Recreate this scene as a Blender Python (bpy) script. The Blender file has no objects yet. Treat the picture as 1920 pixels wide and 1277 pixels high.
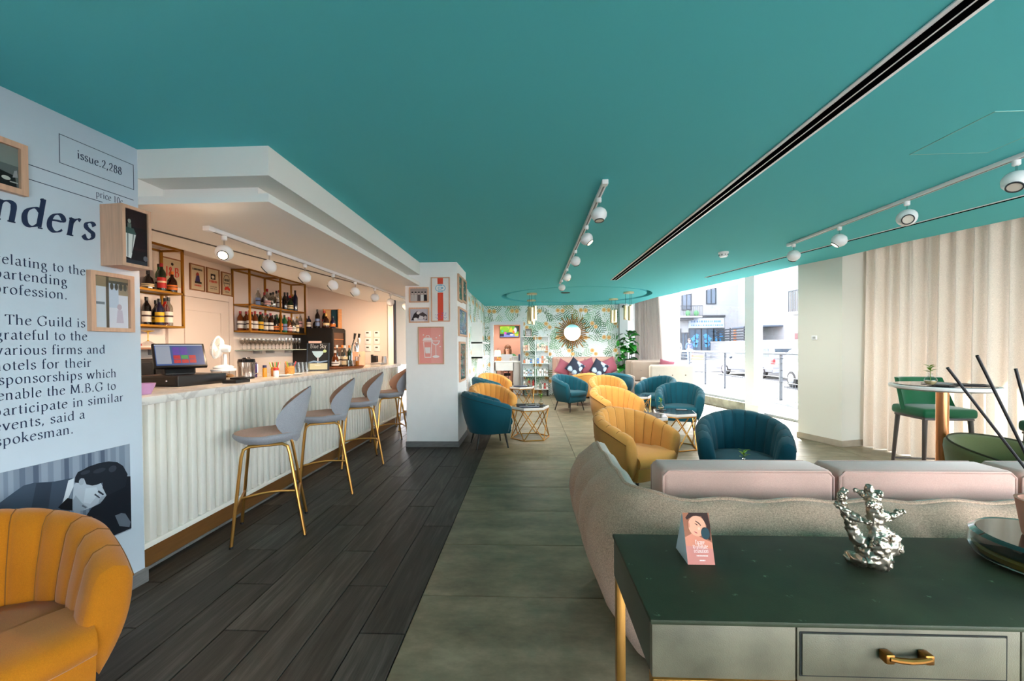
import bpy, bmesh, math, random
from mathutils import Vector, Matrix
PI = math.pi
R = math.radians
SC = bpy.context.scene
COL = SC.collection

# ------------------------------------------------------------------ camera
cam_d = bpy.data.cameras.new('camera')
cam_d.sensor_fit = 'HORIZONTAL'
cam_d.sensor_width = 36.0
cam_d.lens = 760.0 / 1920.0 * 36.0
cam_d.shift_y = 21.1 / 1920.0
cam_d.clip_start = 0.05
cam_d.clip_end = 400
cam = bpy.data.objects.new('camera', cam_d)
COL.objects.link(cam)
cam.matrix_world = (Matrix.Translation((0, 0, 1.4)) @ Matrix.Rotation(R(2.4), 4, 'Z')
                    @ Matrix.Rotation(PI / 2 + R(-0.7), 4, 'X') @ Matrix.Rotation(R(-0.42), 4, 'Z'))
SC.camera = cam

# ------------------------------------------------------------------ world, sun, exposure
world = bpy.data.worlds.new('sky')
SC.world = world
world.use_nodes = True
wn = world.node_tree
wn.nodes.clear()
w_out = wn.nodes.new('ShaderNodeOutputWorld')
w_bg = wn.nodes.new('ShaderNodeBackground')
w_sky = wn.nodes.new('ShaderNodeTexSky')
w_sky.sky_type = 'NISHITA'
w_sky.sun_disc = False
w_sky.sun_elevation = R(42)
w_sky.sun_rotation = R(30)
w_sky.air_density = 1.0
w_sky.dust_density = 3.0
w_sky.ozone_density = 1.0
w_mix = wn.nodes.new('ShaderNodeMix')
w_mix.data_type = 'RGBA'
w_mix.inputs[0].default_value = 0.6
w_mix.inputs[7].default_value = (6.4, 5.75, 5.75, 1)      # bright thin cloud over the whole sky
wn.links.new(w_sky.outputs[0], w_mix.inputs[6])
wn.links.new(w_mix.outputs[2], w_bg.inputs['Color'])
w_bg.inputs['Strength'].default_value = .8
wn.links.new(w_bg.outputs[0], w_out.inputs['Surface'])

sun_d = bpy.data.lights.new('sun', 'SUN')
sun_d.energy = 13.0
sun_d.angle = R(0.6)
sun_d.color = (1.0, 0.93, 0.82)
sun = bpy.data.objects.new('sun', sun_d)
COL.objects.link(sun)
SUN_DIR = Vector((0.34, 0.80, 0.70)).normalized()
sun.rotation_euler = SUN_DIR.to_track_quat('Z', 'Y').to_euler()
sun.location = (20, 20, 30)

LOUNGE, PEND, BAR = 26.0, 44.0, 12.5          # watts of the ceiling spotlights (built with their fixtures below)

SC.view_settings.view_transform = 'Standard'
SC.view_settings.look = 'None'
SC.view_settings.gamma = 1.0
SC.view_settings.use_curve_mapping = False
SC.view_settings.exposure = 2.15
SC.cycles.use_denoising = True
SC.cycles.max_bounces = 10
SC.cycles.diffuse_bounces = 6
SC.cycles.glossy_bounces = 4
SC.cycles.transparent_max_bounces = 24
SC.cycles.caustics_reflective = False
SC.cycles.caustics_refractive = False
SC.cycles.sample_clamp_indirect = 8.0

# ------------------------------------------------------------------ mesh builder
def rot2(x, y, a):
    c, s = math.cos(a), math.sin(a)
    return x * c - y * s, x * s + y * c

class MB:
    GT = None
    def __init__(s):
        s.v, s.f, s.m, s.mi, s.T = [], [], [], 0, None
    def add(s, vs, fs):
        o = len(s.v)
        T = s.T if s.T is not None else MB.GT
        if T is not None:
            vs = [tuple(T @ Vector(p)) for p in vs]
        s.v += [tuple(p) for p in vs]
        s.f += [tuple(i + o for i in f) for f in fs]
        s.m += [s.mi] * len(fs)
        return s
    def box(s, x0, x1, y0, y1, z0, z1):
        return s.add([(x0, y0, z0), (x1, y0, z0), (x1, y1, z0), (x0, y1, z0), (x0, y0, z1), (x1, y0, z1), (x1, y1, z1), (x0, y1, z1)],
                     [(3, 2, 1, 0), (4, 5, 6, 7), (0, 1, 5, 4), (1, 2, 6, 5), (2, 3, 7, 6), (3, 0, 4, 7)])
    def rbox(s, x0, x1, y0, y1, z0, z1, r, seg=2):
        bm = bmesh.new()
        bmesh.ops.create_cube(bm, size=1)
        for v in bm.verts:
            v.co = Vector(((x0 + x1) / 2 + v.co.x * (x1 - x0), (y0 + y1) / 2 + v.co.y * (y1 - y0), (z0 + z1) / 2 + v.co.z * (z1 - z0)))
        r = min(r, .49 * min(abs(x1 - x0), abs(y1 - y0), abs(z1 - z0)))
        bmesh.ops.bevel(bm, geom=bm.edges[:], offset=r, segments=seg, profile=.5, affect='EDGES')
        bm.verts.index_update()
        s.add([v.co[:] for v in bm.verts], [[v.index for v in f.verts] for f in bm.faces])
        bm.free()
        return s
    def quad(s, a, b, c, d):
        return s.add([a, b, c, d], [(0, 1, 2, 3)])
    def poly(s, pts):
        return s.add(pts, [tuple(range(len(pts)))])
    def prism(s, pts, z0, z1):
        n = len(pts)
        vs = [(x, y, z0) for x, y in pts] + [(x, y, z1) for x, y in pts]
        return s.add(vs, [tuple(range(n))[::-1], tuple(range(n, 2 * n))] + [(i, (i + 1) % n, n + (i + 1) % n, n + i) for i in range(n)])
    def prismx(s, pts, x0, x1):          # pts are (y, z)
        n = len(pts)
        vs = [(x0, y, z) for y, z in pts] + [(x1, y, z) for y, z in pts]
        return s.add(vs, [tuple(range(n))[::-1], tuple(range(n, 2 * n))] + [(i, (i + 1) % n, n + (i + 1) % n, n + i) for i in range(n)])
    def prismy(s, pts, y0, y1):          # pts are (x, z)
        n = len(pts)
        vs = [(x, y0, z) for x, z in pts] + [(x, y1, z) for x, z in pts]
        return s.add(vs, [tuple(range(n)), tuple(range(n, 2 * n))[::-1]] + [(i, n + i, n + (i + 1) % n, (i + 1) % n) for i in range(n)])
    def tube(s, path, r, n=8, closed=False, flat=None):
        P = [Vector(p) for p in path]
        m = len(P)
        rr = r if isinstance(r, (list, tuple)) else [r] * m
        vs, fs, nrm = [], [], None
        for i, p in enumerate(P):
            if closed:
                t = (P[(i + 1) % m] - P[i - 1])
            else:
                t = P[min(i + 1, m - 1)] - P[max(i - 1, 0)]
            t.normalize()
            if nrm is None:
                nrm = t.orthogonal().normalized() if flat is None else Vector(flat)
            nrm = (nrm - t * nrm.dot(t))
            if nrm.length < 1e-6:
                nrm = t.orthogonal()
            nrm.normalize()
            b = t.cross(nrm)
            for k in range(n):
                a = 2 * PI * k / n + (PI / n if n == 4 else 0)
                vs.append(tuple(p + nrm * (rr[i] * math.cos(a)) + b * (rr[i] * math.sin(a))))
        for i in range(m if closed else m - 1):
            j = (i + 1) % m
            for k in range(n):
                l = (k + 1) % n
                fs.append((i * n + k, i * n + l, j * n + l, j * n + k))
        if not closed:
            fs += [tuple(range(n))[::-1], tuple(range((m - 1) * n, m * n))]
        return s.add(vs, fs)
    def lathe(s, prof, n=20, at=(0, 0), ang=2 * PI):
        vs, fs = [], []
        ring = []
        full = abs(ang - 2 * PI) < 1e-6
        for r, z in prof:
            if r < 1e-6:
                ring.append([len(vs)])
                vs.append((at[0], at[1], z))
            else:
                k0 = len(vs)
                nn = n if full else n + 1
                for k in range(nn):
                    a = ang * k / n
                    vs.append((at[0] + r * math.cos(a), at[1] + r * math.sin(a), z))
                ring.append(list(range(k0, k0 + nn)))
        for A, B in zip(ring, ring[1:]):
            if len(A) == 1 and len(B) == 1:
                continue
            m = max(len(A), len(B))
            for k in range(m if full else m - 1):
                l = (k + 1) % m
                if len(A) == 1:
                    fs.append((A[0], B[l], B[k]))
                elif len(B) == 1:
                    fs.append((A[k], A[l], B[0]))
                else:
                    fs.append((A[k], A[l], B[l], B[k]))
        return s.add(vs, fs)
    def cyl(s, x, y, z0, z1, r, n=20, r1=None):
        r1 = r if r1 is None else r1
        return s.lathe([(0, z0), (r, z0), (r1, z1), (0, z1)], n, (x, y))
    def ball(s, c, rx, ry, rz, nu=16, nv=10, p=1.0):
        vs, fs = [], []
        sg = lambda x: math.copysign(abs(x) ** p, x)
        for j in range(1, nv):
            a = -PI / 2 + PI * j / nv
            for i in range(nu):
                b = 2 * PI * i / nu
                vs.append((c[0] + rx * sg(math.cos(a)) * sg(math.cos(b)), c[1] + ry * sg(math.cos(a)) * sg(math.sin(b)), c[2] + rz * sg(math.sin(a))))
        vs += [(c[0], c[1], c[2] - rz), (c[0], c[1], c[2] + rz)]
        B, T = len(vs) - 2, len(vs) - 1
        for j in range(nv - 2):
            for i in range(nu):
                k = (i + 1) % nu
                fs.append((j * nu + i, j * nu + k, (j + 1) * nu + k, (j + 1) * nu + i))
        for i in range(nu):
            k = (i + 1) % nu
            fs.append((B, k, i))
            fs.append((T, (nv - 2) * nu + i, (nv - 2) * nu + k))
        return s.add(vs, fs)
    def grid(s, fn, nu, nv, cu=False, cv=False):
        vs = [fn(i / (nu if cu else nu - 1), j / (nv if cv else nv - 1)) for j in range(nv) for i in range(nu)]
        fs = []
        for j in range(nv if cv else nv - 1):
            for i in range(nu if cu else nu - 1):
                k, l = (i + 1) % nu, (j + 1) % nv
                fs.append((j * nu + i, j * nu + k, l * nu + k, l * nu + i))
        return s.add(vs, fs)
    def build(s, name, mats, parent=None, smooth=35, loc=None, rz=None, fix=True, bevel=0):
        me = bpy.data.meshes.new(name)
        me.from_pydata(s.v, [], s.f)
        for m in (mats if isinstance(mats, (list, tuple)) else [mats]):
            me.materials.append(m)
        if max(s.m, default=0) > 0:
            me.polygons.foreach_set('material_index', s.m)
        if fix or bevel:
            bm = bmesh.new()
            bm.from_mesh(me)
            if bevel:
                bmesh.ops.remove_doubles(bm, verts=bm.verts[:], dist=1e-5)
                es = [e for e in bm.edges if len(e.link_faces) == 2 and e.calc_face_angle(0) > .5]
                bmesh.ops.bevel(bm, geom=es, offset=bevel, segments=2, profile=.5, affect='EDGES', clamp_overlap=True)
            if fix:
                bmesh.ops.recalc_face_normals(bm, faces=bm.faces[:])
            bm.to_mesh(me)
            bm.free()
        if smooth:
            me.polygons.foreach_set('use_smooth', [True] * len(me.polygons))
            me.set_sharp_from_angle(angle=R(smooth))
        o = bpy.data.objects.new(name, me)
        COL.objects.link(o)
        if parent is not None:
            o.parent = parent
        if loc is not None:
            o.location = loc
        if rz is not None:
            o.rotation_euler = (0, 0, rz)
        return o

def tag(o, label=None, cat=None, group=None, kind=None):
    if label: o['label'] = label
    if cat: o['category'] = cat
    if group: o['group'] = group
    if kind: o['kind'] = kind
    return o
def thing(name, label, cat, loc=(0, 0, 0), rz=0, group=None):
    o = bpy.data.objects.new(name, None)
    o.empty_display_size = .1
    COL.objects.link(o)
    o.location = loc
    o.rotation_euler = (0, 0, rz)
    return tag(o, label, cat, group)
def struct(o):
    o['kind'] = 'structure'
    return o
def copy_tree(o, parent=None):
    c = o.copy()
    COL.objects.link(c)
    if parent is not None:
        c.parent = parent
    for ch in [x for x in o.children]:
        copy_tree(ch, c)
    return c
def dup(o, loc, rz=0, label=None, group=None, scale=None):
    c = copy_tree(o)
    c.location = loc
    c.rotation_euler = (0, 0, rz)
    if scale: c.scale = (scale,) * 3
    if label: c['label'] = label
    if group: c['group'] = group
    return c

# ------------------------------------------------------------------ materials
def lin(c):
    def f(x):
        x = x / 255.0
        return x / 12.92 if x <= .04045 else ((x + .055) / 1.055) ** 2.4
    return (f(c[0]), f(c[1]), f(c[2]), 1)
MATS = {}
def mat(name, rgb, rough=.5, metal=0.0, var=0.0, vscale=8.0, bump=0.0, bscale=60.0, stretch=(1, 1, 1), spec=.5, emit=None, sheen=0.0, coat=0.0, rand=0.0):
    if name in MATS:
        return MATS[name]
    m = bpy.data.materials.new(name)
    MATS[name] = m
    m.use_nodes = True
    nt = m.node_tree
    N, L = nt.nodes, nt.links
    b = N['Principled BSDF']
    b.inputs['Base Color'].default_value = lin(rgb)
    b.inputs['Roughness'].default_value = rough
    b.inputs['Metallic'].default_value = metal
    b.inputs['Specular IOR Level'].default_value = spec
    b.inputs['Sheen Weight'].default_value = sheen
    b.inputs['Coat Weight'].default_value = coat
    if emit:
        b.inputs['Emission Color'].default_value = lin(emit[0])
        b.inputs['Emission Strength'].default_value = emit[1]
    tc = N.new('ShaderNodeTexCoord')
    mp = N.new('ShaderNodeMapping')
    mp.inputs['Scale'].default_value = stretch
    L.new(tc.outputs['Object'], mp.inputs['Vector'])
    if var or rand:
        nz = N.new('ShaderNodeTexNoise')
        nz.inputs['Scale'].default_value = vscale
        nz.inputs['Detail'].default_value = 4
        L.new(mp.outputs[0], nz.inputs['Vector'])
        mr = N.new('ShaderNodeMapRange')
        mr.inputs[1].default_value = .3
        mr.inputs[2].default_value = .7
        mr.inputs[3].default_value = 1 - var
        mr.inputs[4].default_value = 1 + var
        L.new(nz.outputs['Fac'], mr.inputs[0])
        src = mr.outputs[0]
        if rand:
            oi = N.new('ShaderNodeObjectInfo')
            r2 = N.new('ShaderNodeMapRange')
            r2.inputs[3].default_value = 1 - rand
            r2.inputs[4].default_value = 1 + rand
            L.new(oi.outputs['Random'], r2.inputs[0])
            mu = N.new('ShaderNodeMath')
            mu.operation = 'MULTIPLY'
            L.new(src, mu.inputs[0])
            L.new(r2.outputs[0], mu.inputs[1])
            src = mu.outputs[0]
        hs = N.new('ShaderNodeHueSaturation')
        hs.inputs['Color'].default_value = lin(rgb)
        L.new(src, hs.inputs['Value'])
        L.new(hs.outputs[0], b.inputs['Base Color'])
    if bump:
        n2 = N.new('ShaderNodeTexNoise')
        n2.inputs['Scale'].default_value = bscale
        n2.inputs['Detail'].default_value = 3
        L.new(mp.outputs[0], n2.inputs['Vector'])
        bp = N.new('ShaderNodeBump')
        bp.inputs['Strength'].default_value = bump
        bp.inputs['Distance'].default_value = .01
        L.new(n2.outputs['Fac'], bp.inputs['Height'])
        L.new(bp.outputs[0], b.inputs['Normal'])
    return m
def glass(name, rgb, gloss=1.0, rough=0.0, alpha=0.0):
    """thin clear sheet: see-through with a mirror sheen that grows at grazing angles"""
    if name in MATS:
        return MATS[name]
    m = bpy.data.materials.new(name)
    MATS[name] = m
    m.use_nodes = True
    nt = m.node_tree
    N, L = nt.nodes, nt.links
    N.clear()
    out = N.new('ShaderNodeOutputMaterial')
    tr = N.new('ShaderNodeBsdfTransparent')
    tr.inputs[0].default_value = lin(rgb)
    gl = N.new('ShaderNodeBsdfGlossy')
    gl.inputs['Roughness'].default_value = rough
    lw = N.new('ShaderNodeLayerWeight')
    lw.inputs[0].default_value = .5
    fr = N.new('ShaderNodeMath')
    fr.operation = 'POWER'
    fr.inputs[1].default_value = 4.5
    L.new(lw.outputs['Facing'], fr.inputs[0])
    mx = N.new('ShaderNodeMixShader')
    mu = N.new('ShaderNodeMath')
    mu.operation = 'MULTIPLY_ADD'
    mu.inputs[1].default_value = gloss * .8
    mu.inputs[2].default_value = alpha + .03 * gloss
    L.new(fr.outputs[0], mu.inputs[0])
    L.new(mu.outputs[0], mx.inputs[0])
    L.new(tr.outputs[0], mx.inputs[1])
    L.new(gl.outputs[0], mx.inputs[2])
    L.new(mx.outputs[0], out.inputs[0])
    return m
def flatc(rgb):
    return mat('print_%02x%02x%02x' % tuple(rgb), rgb, .7, spec=.2)
# ------------------------------------------------------------------ special materials
def nodes_of(name):
    m = bpy.data.materials.new(name)
    MATS[name] = m
    m.use_nodes = True
    return m, m.node_tree.nodes, m.node_tree.links, m.node_tree.nodes['Principled BSDF']
def nd(N, t, **kw):
    n = N.new(t)
    for k, v in kw.items():
        if k[0] == 'i' and k[1:].isdigit():
            n.inputs[int(k[1:])].default_value = v
        else:
            setattr(n, k, v)
    return n
def ramp(N, stops, interp='LINEAR'):
    r = N.new('ShaderNodeValToRGB')
    cr = r.color_ramp
    cr.interpolation = interp
    while len(cr.elements) < len(stops):
        cr.elements.new(.5)
    for e, (p, c) in zip(cr.elements, stops):
        e.position = p
        e.color = lin(c)
    return r

def make_plank_mat():
    m, N, L, b = nodes_of('dark_oak_plank')
    tc = nd(N, 'ShaderNodeTexCoord')
    oi = nd(N, 'ShaderNodeObjectInfo')
    ad = nd(N, 'ShaderNodeVectorMath', operation='ADD')
    sc = nd(N, 'ShaderNodeVectorMath', operation='SCALE')
    cx = nd(N, 'ShaderNodeCombineXYZ')
    L.new(oi.outputs['Random'], cx.inputs[0]); L.new(oi.outputs['Random'], cx.inputs[2])
    L.new(cx.outputs[0], sc.inputs[0]); sc.inputs['Scale'].default_value = 37
    L.new(tc.outputs['Object'], ad.inputs[0]); L.new(sc.outputs[0], ad.inputs[1])
    mp = nd(N, 'ShaderNodeMapping'); mp.inputs['Scale'].default_value = (9, .7, 1)
    L.new(ad.outputs[0], mp.inputs[0])
    nz = nd(N, 'ShaderNodeTexNoise'); nz.inputs['Scale'].default_value = 2.2; nz.inputs['Detail'].default_value = 7; nz.inputs['Distortion'].default_value = 1.2
    L.new(mp.outputs[0], nz.inputs['Vector'])
    mp2 = nd(N, 'ShaderNodeMapping'); mp2.inputs['Scale'].default_value = (60, 2.5, 1)
    L.new(ad.outputs[0], mp2.inputs[0])
    n2 = nd(N, 'ShaderNodeTexNoise'); n2.inputs['Scale'].default_value = 3; n2.inputs['Detail'].default_value = 3
    L.new(mp2.outputs[0], n2.inputs['Vector'])
    r1 = ramp(N, [(.25, (42, 40, 37)), (.5, (60, 57, 53)), (.72, (84, 80, 75))])
    L.new(nz.outputs['Fac'], r1.inputs[0])
    mr = nd(N, 'ShaderNodeMapRange', i1=.3, i2=.7, i3=.75, i4=1.25)
    L.new(n2.outputs['Fac'], mr.inputs[0])
    m2 = nd(N, 'ShaderNodeMapRange', i3=.72, i4=1.22)
    L.new(oi.outputs['Random'], m2.inputs[0])
    mu = nd(N, 'ShaderNodeMath', operation='MULTIPLY')
    L.new(mr.outputs[0], mu.inputs[0]); L.new(m2.outputs[0], mu.inputs[1])
    hs = nd(N, 'ShaderNodeHueSaturation')
    L.new(r1.outputs[0], hs.inputs['Color']); L.new(mu.outputs[0], hs.inputs['Value'])
    L.new(hs.outputs[0], b.inputs['Base Color'])
    b.inputs['Roughness'].default_value = .5
    b.inputs['Specular IOR Level'].default_value = .25
    bp = nd(N, 'ShaderNodeBump'); bp.inputs['Strength'].default_value = .25; bp.inputs['Distance'].default_value = .003
    L.new(n2.outputs['Fac'], bp.inputs['Height']); L.new(bp.outputs[0], b.inputs['Normal'])
    return m
def make_tile_mat():
    m, N, L, b = nodes_of('weathered_grey_green_tile')
    tc = nd(N, 'ShaderNodeTexCoord')
    oi = nd(N, 'ShaderNodeObjectInfo')
    cx = nd(N, 'ShaderNodeCombineXYZ')
    L.new(oi.outputs['Random'], cx.inputs[0]); L.new(oi.outputs['Random'], cx.inputs[1])
    sc = nd(N, 'ShaderNodeVectorMath', operation='SCALE'); sc.inputs['Scale'].default_value = 53
    L.new(cx.outputs[0], sc.inputs[0])
    ad = nd(N, 'ShaderNodeVectorMath', operation='ADD')
    L.new(tc.outputs['Object'], ad.inputs[0]); L.new(sc.outputs[0], ad.inputs[1])
    mp = nd(N, 'ShaderNodeMapping'); mp.inputs['Scale'].default_value = (1.2, 2.2, 1)
    L.new(ad.outputs[0], mp.inputs[0])
    n1 = nd(N, 'ShaderNodeTexNoise'); n1.inputs['Scale'].default_value = 2.3; n1.inputs['Detail'].default_value = 8; n1.inputs['Roughness'].default_value = .68
    L.new(mp.outputs[0], n1.inputs['Vector'])
    n2 = nd(N, 'ShaderNodeTexNoise'); n2.inputs['Scale'].default_value = 1.6; n2.inputs['Detail'].default_value = 9; n2.inputs['Roughness'].default_value = .75
    L.new(ad.outputs[0], n2.inputs['Vector'])
    r1 = ramp(N, [(.3, (84, 77, 62)), (.5, (116, 108, 88)), (.7, (142, 133, 111))])
    L.new(n1.outputs['Fac'], r1.inputs[0])
    r2 = ramp(N, [(.52, (0, 0, 0)), (.68, (150, 150, 150))])
    L.new(n2.outputs['Fac'], r2.inputs[0])
    mx = nd(N, 'ShaderNodeMix', data_type='RGBA')
    mx.inputs[7].default_value = lin((66, 100, 84))
    L.new(r2.outputs[0], mx.inputs[0]); L.new(r1.outputs[0], mx.inputs[6])
    L.new(mx.outputs[2], b.inputs['Base Color'])
    b.inputs['Roughness'].default_value = .42
    b.inputs['Specular IOR Level'].default_value = .35
    bp = nd(N, 'ShaderNodeBump'); bp.inputs['Strength'].default_value = .12; bp.inputs['Distance'].default_value = .004
    L.new(n1.outputs['Fac'], bp.inputs['Height']); L.new(bp.outputs[0], b.inputs['Normal'])
    return m
def make_wallpaper():
    """printed wallpaper: feathery fronds on white, pairs of orange flowers on a repeat of 0.66 m"""
    m, N, L, b = nodes_of('leaf_wallpaper')
    tc = nd(N, 'ShaderNodeTexCoord')
    sp = nd(N, 'ShaderNodeSeparateXYZ'); L.new(tc.outputs['Object'], sp.inputs[0])
    u = nd(N, 'ShaderNodeMath', operation='ADD'); L.new(sp.outputs[0], u.inputs[0]); L.new(sp.outputs[1], u.inputs[1])
    uv = nd(N, 'ShaderNodeCombineXYZ'); L.new(u.outputs[0], uv.inputs[0]); L.new(sp.outputs[2], uv.inputs[1])
    def frond(scale, seed, F):
        off = nd(N, 'ShaderNodeVectorMath', operation='ADD'); off.inputs[1].default_value = (seed, seed * .7, 0); L.new(uv.outputs[0], off.inputs[0])
        vo = nd(N, 'ShaderNodeTexVoronoi', voronoi_dimensions='2D'); vo.inputs['Scale'].default_value = scale; L.new(off.outputs[0], vo.inputs['Vector'])
        loc = nd(N, 'ShaderNodeVectorMath', operation='SUBTRACT'); L.new(off.outputs[0], loc.inputs[0]); L.new(vo.outputs['Position'], loc.inputs[1])
        sc_ = nd(N, 'ShaderNodeSeparateColor'); L.new(vo.outputs['Color'], sc_.inputs[0])
        an = nd(N, 'ShaderNodeMath', operation='MULTIPLY', i1=6.283); L.new(sc_.outputs[0], an.inputs[0])
        ro = nd(N, 'ShaderNodeVectorRotate', rotation_type='Z_AXIS'); L.new(loc.outputs[0], ro.inputs['Vector']); L.new(an.outputs[0], ro.inputs['Angle'])
        xy = nd(N, 'ShaderNodeSeparateXYZ'); L.new(ro.outputs[0], xy.inputs[0])
        ab = nd(N, 'ShaderNodeMath', operation='ABSOLUTE'); L.new(xy.outputs[1], ab.inputs[0])
        ph = nd(N, 'ShaderNodeMath', operation='MULTIPLY_ADD', i1=.75); L.new(ab.outputs[0], ph.inputs[0]); L.new(xy.outputs[0], ph.inputs[2])
        fq = nd(N, 'ShaderNodeMath', operation='MULTIPLY', i1=F); L.new(ph.outputs[0], fq.inputs[0])
        sn = nd(N, 'ShaderNodeMath', operation='SINE'); L.new(fq.outputs[0], sn.inputs[0])
        mr = nd(N, 'ShaderNodeMapRange', i1=-.25, i2=.5, i3=0.0, i4=1.0); L.new(sn.outputs[0], mr.inputs[0])
        return mr.outputs[0], sc_.outputs[1]
    m1, c1 = frond(5.2, 0.0, 120)
    m2, c2 = frond(3.6, 5.3, 95)
    r1 = ramp(N, [(0, (226, 236, 240)), (.22, (186, 214, 212)), (.42, (120, 176, 140)), (.60, (206, 224, 222)), (.76, (84, 146, 100)), (.90, (60, 118, 70))], 'CONSTANT'); L.new(c1, r1.inputs[0])
    r2 = ramp(N, [(0, (236, 242, 244)), (.34, (44, 104, 66)), (.48, (236, 242, 244)), (.62, (140, 188, 150)), (.74, (150, 150, 80)), (.80, (236, 242, 244))], 'CONSTANT'); L.new(c2, r2.inputs[0])
    mA = nd(N, 'ShaderNodeMix', data_type='RGBA'); mA.inputs[6].default_value = lin((242, 246, 248)); L.new(m1, mA.inputs[0]); L.new(r1.outputs[0], mA.inputs[7])
    gt = nd(N, 'ShaderNodeMath', operation='MULTIPLY'); g2 = nd(N, 'ShaderNodeMath', operation='GREATER_THAN', i1=.34); L.new(c2, g2.inputs[0]); L.new(g2.outputs[0], gt.inputs[0]); L.new(m2, gt.inputs[1])
    h2 = nd(N, 'ShaderNodeMath', operation='MULTIPLY', i1=.9); L.new(gt.outputs[0], h2.inputs[0])
    mB = nd(N, 'ShaderNodeMix', data_type='RGBA'); L.new(h2.outputs[0], mB.inputs[0]); L.new(mA.outputs[2], mB.inputs[6]); L.new(r2.outputs[0], mB.inputs[7])
    cur = mB.outputs[2]
    # flowers: distance to repeating centres
    def modp(sock, per, off):
        a = nd(N, 'ShaderNodeMath', operation='ADD', i1=off); L.new(sock, a.inputs[0])
        w = nd(N, 'ShaderNodeMath', operation='WRAP', i1=per / 2, i2=-per / 2); L.new(a.outputs[0], w.inputs[0])
        return w.outputs[0]
    PX, PZ = .66, .78
    for (fx, fz, fr) in ((.05, .10, .066), (.185, .09, .066), (.37, .50, .064), (.47, .40, .060)):
        a = modp(u.outputs[0], PX, -fx); c = modp(sp.outputs[2], PZ, -fz)
        cv = nd(N, 'ShaderNodeCombineXYZ'); L.new(a, cv.inputs[0]); L.new(c, cv.inputs[1])
        ln = nd(N, 'ShaderNodeVectorMath', operation='LENGTH'); L.new(cv.outputs[0], ln.inputs[0])
        an = nd(N, 'ShaderNodeMath', operation='ARCTAN2'); L.new(a, an.inputs[0]); L.new(c, an.inputs[1])
        mu = nd(N, 'ShaderNodeMath', operation='MULTIPLY', i1=11.0); L.new(an.outputs[0], mu.inputs[0])
        sn = nd(N, 'ShaderNodeMath', operation='SINE'); L.new(mu.outputs[0], sn.inputs[0])
        rr = nd(N, 'ShaderNodeMath', operation='MULTIPLY_ADD', i1=.008, i2=fr); L.new(sn.outputs[0], rr.inputs[0])
        dv = nd(N, 'ShaderNodeMath', operation='DIVIDE'); L.new(ln.outputs['Value'], dv.inputs[0]); L.new(rr.outputs[0], dv.inputs[1])
        rc = ramp(N, [(0, (206, 140, 60)), (.4, (226, 176, 110)), (1, (240, 212, 166))])
        L.new(dv.outputs[0], rc.inputs[0])
        lt = nd(N, 'ShaderNodeMapRange', i1=.85, i2=1.05, i3=1.0, i4=0.0); L.new(dv.outputs[0], lt.inputs[0])
        mm = nd(N, 'ShaderNodeMix', data_type='RGBA')
        L.new(lt.outputs[0], mm.inputs[0]); L.new(cur, mm.inputs[6]); L.new(rc.outputs[0], mm.inputs[7])
        cur = mm.outputs[2]
    L.new(cur, b.inputs['Base Color'])
    b.inputs['Roughness'].default_value = .7
    b.inputs['Specular IOR Level'].default_value = .2
    return m
def make_cloth_sheet(name, rgb, trans=.5):
    m, N, L, b = nodes_of(name)
    out = [n for n in N if n.type == 'OUTPUT_MATERIAL'][0]
    N.remove(b)
    tc = nd(N, 'ShaderNodeTexCoord')
    mp = nd(N, 'ShaderNodeMapping'); mp.inputs['Scale'].default_value = (120, 120, 420)
    L.new(tc.outputs['Object'], mp.inputs[0])
    nz = nd(N, 'ShaderNodeTexNoise'); nz.inputs['Scale'].default_value = 1; nz.inputs['Detail'].default_value = 3
    L.new(mp.outputs[0], nz.inputs['Vector'])
    r = ramp(N, [(.3, tuple(int(c * .86) for c in rgb)), (.7, rgb)])
    L.new(nz.outputs['Fac'], r.inputs[0])
    df = nd(N, 'ShaderNodeBsdfDiffuse'); tl = nd(N, 'ShaderNodeBsdfTranslucent'); mx = nd(N, 'ShaderNodeMixShader')
    mx.inputs[0].default_value = trans
    L.new(r.outputs[0], df.inputs[0]); L.new(r.outputs[0], tl.inputs[0])
    L.new(df.outputs[0], mx.inputs[1]); L.new(tl.outputs[0], mx.inputs[2])
    L.new(mx.outputs[0], out.inputs[0])
    return m
def make_marble():
    m, N, L, b = nodes_of('pale_marble')
    tc = nd(N, 'ShaderNodeTexCoord')
    nz = nd(N, 'ShaderNodeTexNoise'); nz.inputs['Scale'].default_value = 5; nz.inputs['Detail'].default_value = 8; nz.inputs['Distortion'].default_value = 1.5
    L.new(tc.outputs['Object'], nz.inputs['Vector'])
    r = ramp(N, [(.42, (212, 208, 202)), (.5, (196, 192, 188)), (.56, (222, 219, 214))])
    L.new(nz.outputs['Fac'], r.inputs[0]); L.new(r.outputs[0], b.inputs['Base Color'])
    b.inputs['Roughness'].default_value = .14
    return m
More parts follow.
